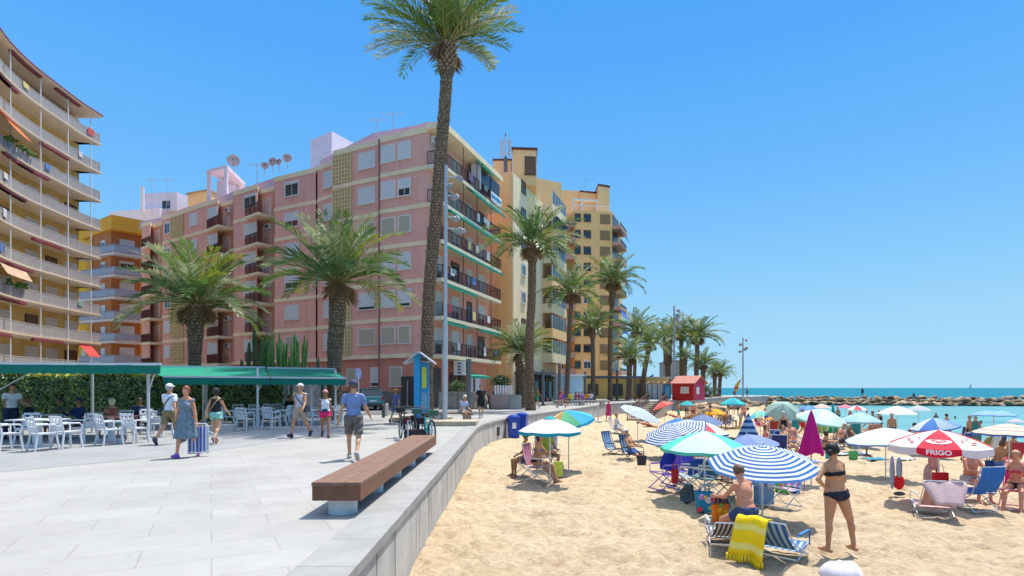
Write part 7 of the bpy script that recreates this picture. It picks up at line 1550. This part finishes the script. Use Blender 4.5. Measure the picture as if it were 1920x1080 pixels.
# ---------------- mid and far bathers ----------------
LIE=dict(lean=-80,ph=.14,th=(78,58),kn=(6,72),foot=(-50,0),sw=(30,150),el=(30,80)); SITG=dict(ph=.13,th=(112,105),kn=(105,95),lean=4,sw=(35,30),el=(20,30),foot=(0,0))
BENDP=dict(lean=50,ph=.93,sw=(60,50),el=(15,15),th=(4,-4),kn=(4,6))
SK3=['tan','dark','red','mid']
def bt_(label,px,py,kindp,rz=0,w=None,sk='tan',chair=None,hat=None,hair=((.05,.03,.02),'short'),fem=0,H=1.68,d=None):
    p=G(px,py) if d is None else sandd(px,d)
    w=w or [('trunks',(.03,.05,.12))]
    if kindp=='chair':
        bchair(' '.join(('chair under the '+label).split()[:16]),p,R(rz),chair or [(.03,.1,.3)],high=True,recl=18,group='folding beach chairs in the crowd'); return sitter(label,p,R(rz),True,sk,w,hair,hat,vox=.024,fem=fem)
    pose={'stand':STAND,'walk':WALK,'walk2':WALK2,'lie':LIE,'sitg':SITG,'bend':BENDP}[kindp]
    return person(label,p,R(rz),H,sk,w,hair,hat,None,vox=.024,fingers=False,group='bathers in the crowd',fem=fem,**pose)
BK=[('bikini_bottom',(.02,.02,.03)),('bikini_top',(.02,.02,.03))]
crowd=[
('bather in dark shorts standing below the small flat teal parasol',1287,785,'stand',30,[('trunks',(.02,.02,.03))],'dark',None,0),
('bather in a white cap standing behind the grey blue parasol',1300,790,'stand',150,[('trunks',(.3,.05,.05))],'red',None,0),
('bather sitting on the sand under the amber parasol',1347,800,'chair',-60,None,'tan',[(.3,.1,.05)],0),
('second bather stretched in a chair under the amber parasol',1360,806,'chair',-40,None,'dark',[(.05,.1,.3)],0),
('bather in lime below the two tone turquoise parasol',1366,775,'stand',10,[('tshirt',(.5,.6,.1)),('trunks',(.1,.1,.1))],'tan',None,0),
('bather in pink top below the two tone turquoise parasol',1376,777,'stand',120,[('tshirt',(.6,.4,.42)),('trunks',(.3,.1,.2))],'tan',None,1),
('bather in grey by the rocks below the turquoise parasol',1384,780,'walk',200,[('tshirt',(.2,.18,.2)),('trunks',(.05,.05,.05))],'dark',None,0),
('bather in a green suit sitting near the rocks',1371,800,'chair',60,[('trunks',(.02,.25,.1))],'tan',[(.05,.25,.12)],0),
('bather with a white towel left of the striped folded parasol',1388,802,'bend',60,[('trunks',(.5,.5,.5))],'red',None,0),
('bather in red under the cyan and lime parasol',1428,810,'chair',20,[('trunks',(.4,.02,.02))],'red',[(.5,.05,.2)],0),
('bather sitting behind the blue towelled chair',1449,822,'chair',160,None,'red',[(.4,.05,.05)],0),
('bather in a black swimsuit standing before the pale green dome',1469,842,'stand',160,[('swimsuit',(.01,.01,.012))],'tan',None,1),
('bather with a blue bag at the left of the pale green dome',1437,800,'stand',200,[('trunks',(.04,.12,.4))],'dark',None,0),
('bather bending down right of the pale green dome',1491,815,'bend',90,[('trunks',(.03,.1,.2))],'tan',None,0),
('bather walking behind the pale green dome',1497,808,'walk',-120,BK,'tan',None,1),
('dark skinned bather in a chair left of the closed magenta parasol',1485,846,'chair',-10,[('trunks',(.35,.05,.05))],'red',[(.02,.04,.25)],0),
('bather in the navy chair by the grey sun mat',1476,858,'chair',10,BK,'tan',[(.03,.05,.3)],1),
('bather in the green chair below the large turquoise parasol',1560,824,'chair',160,[('trunks',(.01,.3,.12))],'tan',[(.01,.35,.15)],0),
('bather in the teal chair below the large turquoise parasol',1580,826,'chair',185,None,'dark',[(.01,.3,.25)],0),
('bather stretched out on a brown chair right of the magenta parasol',1572,848,'chair',-80,[('trunks',(.1,.06,.05))],'red',[(.25,.18,.15)],0),
('bather with a book near the closed magenta parasol',1547,846,'sitg',90,BK,'tan',None,1),
('bather under the washed out pale blue parasol on the left side',1604,826,'chair',150,None,'tan',[(.02,.25,.28)],0),
('bather under the washed out pale blue parasol on the right side',1630,828,'chair',200,[('trunks',(.3,.1,.08))],'red',[(.45,.2,.15)],0),
('bather sitting in shade left of the white striped parasol',1607,852,'chair',60,None,'dark',[(.03,.04,.08)],0),
('bather standing in the shallows by the red and green parasol',1594,806,'stand',20,BK,'tan',None,1),
('bather walking at the water line right of the red and green parasol',1625,808,'walk',60,None,'tan',None,0),
('second bather at the water line behind the pale blue parasol',1636,818,'walk2',-70,BK,'dark',None,1),
('bare backed bather standing at the water seen from behind, black trunks',1672,836,'stand',180,[('trunks',(.01,.01,.012))],'tan',None,0),
('bather in the maroon chair right of the bare backed one',1705,838,'chair',190,[('trunks',(.02,.1,.08))],'tan',[(.35,.02,.10)],0),
('bather wading far out behind the blue and white parasol',1755,802,'stand',150,None,'dark',None,0),
('bearded bather standing with dark shorts by the navy folding chairs',1818,836,'stand',200,[('trunks',(.02,.02,.025))],'tan',None,0),
('bather in teal beside the bearded one',1829,840,'stand',140,[('tank',(.03,.2,.2)),('trunks',(.05,.2,.25))],'tan',None,0),
('bather under the blue and white parasol in a chair',1740,844,'chair',170,None,'dark',[(.05,.08,.3)],0),
('bather with a white cap sitting at the far right behind the rainbow parasol',1911,822,'chair',120,None,'tan',[(.1,.2,.3)],0),
('bather under the rainbow parasol in a patterned shirt',1848,862,'chair',200,[('tshirt',(.35,.3,.1)),('trunks',(.1,.15,.1))],'tan',[(.5,.5,.52)],0),
('bather under the left part of the rainbow parasol',1868,850,'chair',160,None,'dark',[(.05,.05,.08)],0),
('bather lying on the sand near the coral parasol',1262,782,'lie',70,[('trunks',(.4,.05,.05))],'tan',None,0),
('bather kneeling by the wall right of the coral parasol',1310,780,'sitg',120,BK,'red',None,1),
('bather sitting on the sand right of the amber parasol',1395,826,'sitg',150,BK,'tan',None,1),
('bather walking between the blue towelled chair and the dome',1459,812,'walk',100,[('trunks',(.1,.3,.35))],'tan',None,0),
('bather in a red suit left of the small orange parasol',1434,832,'sitg',40,[('swimsuit',(.45,.02,.03))],'red',None,1),
('bather in the water beside the pink parasol',1571,796,'stand',0,None,'tan',None,0),
('bather wading near the translucent white parasol',1648,800,'walk',10,BK,'tan',None,1),
('bather lying on a towel behind the closed magenta parasol',1536,836,'lie',-80,[('trunks',(.02,.2,.2))],'tan',None,0)]
for i,(lab,px,py,kp,rz,w,sk,ch,fem) in enumerate(crowd): bt_(lab,px,py,kp,rz,w,sk,ch,None,([(.03,.02,.015),(.12,.06,.03),(.3,.2,.12),(.4,.38,.36)][i%4],'long' if fem else 'short'),fem)
cl=[('bather in white shorts standing by the slate blue parasol',1332,812,'stand',100,[('trunks',(.6,.6,.6))],'tan',0),
('bather in blue trunks walking below the turquoise pier parasol',1394,796,'walk',-30,[('trunks',(.02,.12,.4))],'red',0),
('bather in a pink swimsuit standing left of the dome',1446,806,'stand',60,[('swimsuit',(.55,.1,.25))],'tan',1),
('bather sitting on the sand just below the pale green dome',1478,834,'sitg',30,BK,'red',1),
('bather in red trunks walking right of the dome',1505,822,'walk2',80,[('trunks',(.5,.03,.02))],'tan',0),
('bather in a yellow top sitting below the large turquoise parasol',1530,822,'chair',150,[('tshirt',(.6,.5,.05)),('trunks',(.1,.1,.1))],'tan',0),
('bather in green standing behind the closed magenta parasol',1512,806,'stand',-60,[('tshirt',(.05,.3,.1)),('trunks',(.05,.05,.05))],'dark',0),
('bather in lilac sitting between the two pale blue parasols',1596,838,'sitg',-60,[('swimsuit',(.3,.2,.45))],'tan',1),
('bather in black standing behind the white striped parasol',1650,820,'stand',200,[('swimsuit',(.01,.01,.01))],'tan',1),
('bather in orange trunks walking along the water at the right',1775,826,'walk',90,[('trunks',(.65,.2,.01))],'tan',0),
('bather in teal trunks sitting left of the blue and white parasol',1716,846,'chair',160,[('trunks',(.02,.3,.3))],'red',0),
('bather in navy sitting on the sand left of the rainbow parasol',1812,866,'sitg',-20,[('tshirt',(.02,.04,.15)),('trunks',(.02,.02,.05))],'tan',0),
('bather in turquoise trunks between the coral and flat teal parasols',1272,790,'walk',50,[('trunks',(.02,.4,.42))],'tan',0),
('bather in brown lying near the striped half closed parasol',1384,838,'lie',60,[('trunks',(.2,.1,.05))],'red',0)]
for i,(lab,px,py,kp,rz,w,sk,fem) in enumerate(cl): bt_(lab,px,py,kp,rz,w,sk,[[(.05,.2,.4)],[(.5,.5,.5)],[(.4,.05,.1)]][i%3],None,([(.03,.02,.015),(.2,.1,.05),(.4,.3,.2)][i%3],'long' if fem else 'short'),fem)
for lab,px,py,w_,c in (('white beach bag below the dome parasol',1462,852,.35,(.6,.6,.58)),('red beach bag left of the navy chair',1428,846,.34,(.55,.04,.04)),('straw beach bag behind the periwinkle parasol',1434,838,.4,(.45,.32,.15)),('turquoise beach bag right of the closed magenta parasol',1556,860,.36,(.02,.35,.4)),('green beach bag by the stretched out bather',1600,862,.36,(.08,.35,.1)),('navy beach bag in front of the red backed chair',1858,884,.4,(.02,.04,.18)),('pink beach bag near the amber parasol',1330,806,.4,(.6,.15,.3)),('yellow beach bag near the rocks',1400,806,.4,(.7,.55,.05)),('black beach bag beside the navy low chairs',1203,872,.34,(.03,.03,.035)),('blue beach bag near the maroon chair',1694,850,.36,(.03,.15,.45))):
    bag(lab,G(px,py),w_,w_*.5,w_*.9,c)
# chairs without people
for lab,px,py,rz,cols,hi in (('blue towel covered chair seen from behind beside the periwinkle parasol',1443,850,190,[(.02,.12,.34),(.03,.16,.40)],True),('teal chair with round back in front of the pale green dome',1486,818,180,[(.01,.25,.32)],True),('navy folding chair left of the bearded bather',1806,832,170,[(.01,.04,.18)],True),('dark green folding chair right of the bearded bather',1824,850,150,[(.08,.16,.18)],True),('dark red folding chair left of the navy ones',1788,848,20,[(.3,.03,.08)],True),('white framed table chair beside the dark red one',1797,852,200,[(.02,.05,.22)],True),('blue chair partly below the stair railing on the sand',1184,775,180,[(.01,.05,.35)],True),('green chair behind the closed magenta parasol',1537,826,170,[(.2,.35,.08)],True),('navy chair left of the grey sun mat',1459,866,160,[(.02,.03,.15)],True),('dark grey chair behind the big striped parasol edge',1352,880,-70,[(.12,.12,.11)],True)):
    bchair(lab,G(px,py),R(rz),cols,high=hi,recl=16,group='empty chairs in the crowd')
# swimmers, far
for i,(px,d,lab) in enumerate(((1791,60,'head and shoulders of a lone swimmer in the lagoon'),(1840,52,'second swimmer further right in the lagoon'))):
    x=P(px,d); person(lab,(x.x,x.y,-3.1),R(40),1.7,'tan',[('trunks',(.02,.05,.1))],vox=.03,fingers=False,group='swimmers in the lagoon',**STAND)
# shoreline posts with rope
m=MB(); p=sandd(1122,42); m.tube([(0,0,0),(0,0,1.35)],.045,8); m.box((0,0,.05),(.5,.5,.1)); tag(obj('beach_shower_post',m,steel,loc=p),'thin pale post standing on the sand left of the person in pink','post')
# ---------------- breakwater and rocks ----------------
rockm=[M((.30,.20,.115),.95,.35,.9,.6,3,name='rock_tan'),M((.20,.135,.085),.95,.35,.9,.6,3,name='rock_brown'),M((.42,.31,.20),.95,.3,.9,.6,3,name='rock_pale'),M((.16,.13,.08),.95,.3,.9,.5,3,name='rock_dark')]
def rockmesh(seed,mt):
    bm=bmesh.new(); bmesh.ops.create_icosphere(bm,subdivisions=2,radius=1); r=random.Random(seed); dirs=[Vector((r.gauss(0,1),r.gauss(0,1),r.gauss(0,1))).normalized() for _ in range(9)]
    for v in bm.verts:
        c=v.co.copy()
        for d in dirs:
            k=c.dot(d)-.62
            if k>0: c-=d*k*.9
        v.co=c*(1+r.uniform(-.05,.05)); v.co.z*=.72
    me=bpy.data.meshes.new('rock'); bm.to_mesh(me); bm.free(); me.materials.append(mt); return me
rks=[rockmesh(i,rockm[[0,1,2,0,3,2,1,0][i]]) for i in range(8)]
rr=random.Random(12)
def rock(x,y,z,s,lab,g): o=obj('boulder',rks[rr.randrange(8)],None,None,loc=(x,y,z)); o.rotation_euler=(rr.uniform(-.4,.4),rr.uniform(-.4,.4),rr.uniform(0,6.28)); o.scale=(s*rr.uniform(.9,1.4),s*rr.uniform(.8,1.2),s*rr.uniform(.7,1.0)); tag(o,lab,'boulder',g)
bw0=Vector((50,110,0));bw1=Vector((112,99,0)); n=96
for row,(dy,z,s,k) in enumerate(((0,-1.45,1.0,1),(1.3,-.85,.95,1),(2.6,-.42,.85,.9))):
    for i in range(int(n*.75)):
        c=bw0.lerp(bw1,(i+rr.random()*.5)/(n*.75)); rock(c.x,c.y+dy+rr.uniform(-.3,.3),z+rr.uniform(-.2,.2),s*rr.uniform(.55,.85),'tan boulder in the long low breakwater across the lagoon','breakwater boulders')
m=MB(); m.bar((48,112.6,-1.6),(116,101.4,-1.6),2.6,1.9); kind(obj('breakwater_core',m,rockm[3]),'structure')
# rocks along the pier foot
for i in range(150):
    f=rr.random(); g_=rr.random(); px=1296+130*f; d=50+52*f+g_*14; x=(px-960)/F*d; rock(x,d,sandz(x,d)+.1+.75*g_*rr.random(),rr.uniform(.35,.95),'brown rock heaped at the foot of the pier wall','rocks below the pier')
person('tiny dark figure standing on the breakwater rocks',P(1617,104,0)+Vector((0,0,-.1)),0,1.7,'dark',[('tshirt',(.02,.02,.03)),('trunks',(.02,.03,.05))],vox=.03,fingers=False,**STAND)
person('dark figure with arms out sitting on the breakwater',P(1713,103,0)+Vector((0,0,-.2)),0,1.7,'dark',[('tshirt',(.02,.02,.03)),('trunks',(.02,.03,.05))],vox=.03,fingers=False,**SITG)
# distant sailing boat
t=thing('sailing_boat','tiny sailing boat on the horizon at the right','boat',(P(1821,1500).x,1500,-1.75)); m=MB(); m.add([(-7,-1.5,1.5),(7,-1.2,1.5),(9,0,1.7),(7,1.2,1.5),(-7,1.5,1.5),(-6,-1,0),(6,-.8,0),(7,0,0),(6,.8,0),(-6,1,0)],[(0,1,2,3,4),(9,8,7,6,5),(0,5,6,1),(1,6,7,2),(2,7,8,3),(3,8,9,4),(4,9,5,0)]); obj('hull',m,frame_w,t); m=MB(); m.tube([(0,0,1.5),(0,0,15)],.2,6); obj('mast',m,frame_d,t); m=MB(); m.add([(-.3,0,2.5),(-6,.3,2.5),(-.3,0,14.5),(-.3,.15,2.5),(-6,.45,2.5),(-.3,.15,14.5)],[(0,1,2),(5,4,3),(0,3,4,1),(1,4,5,2),(2,5,3,0)]); obj('sail',m,M((.6,.62,.65)),t)
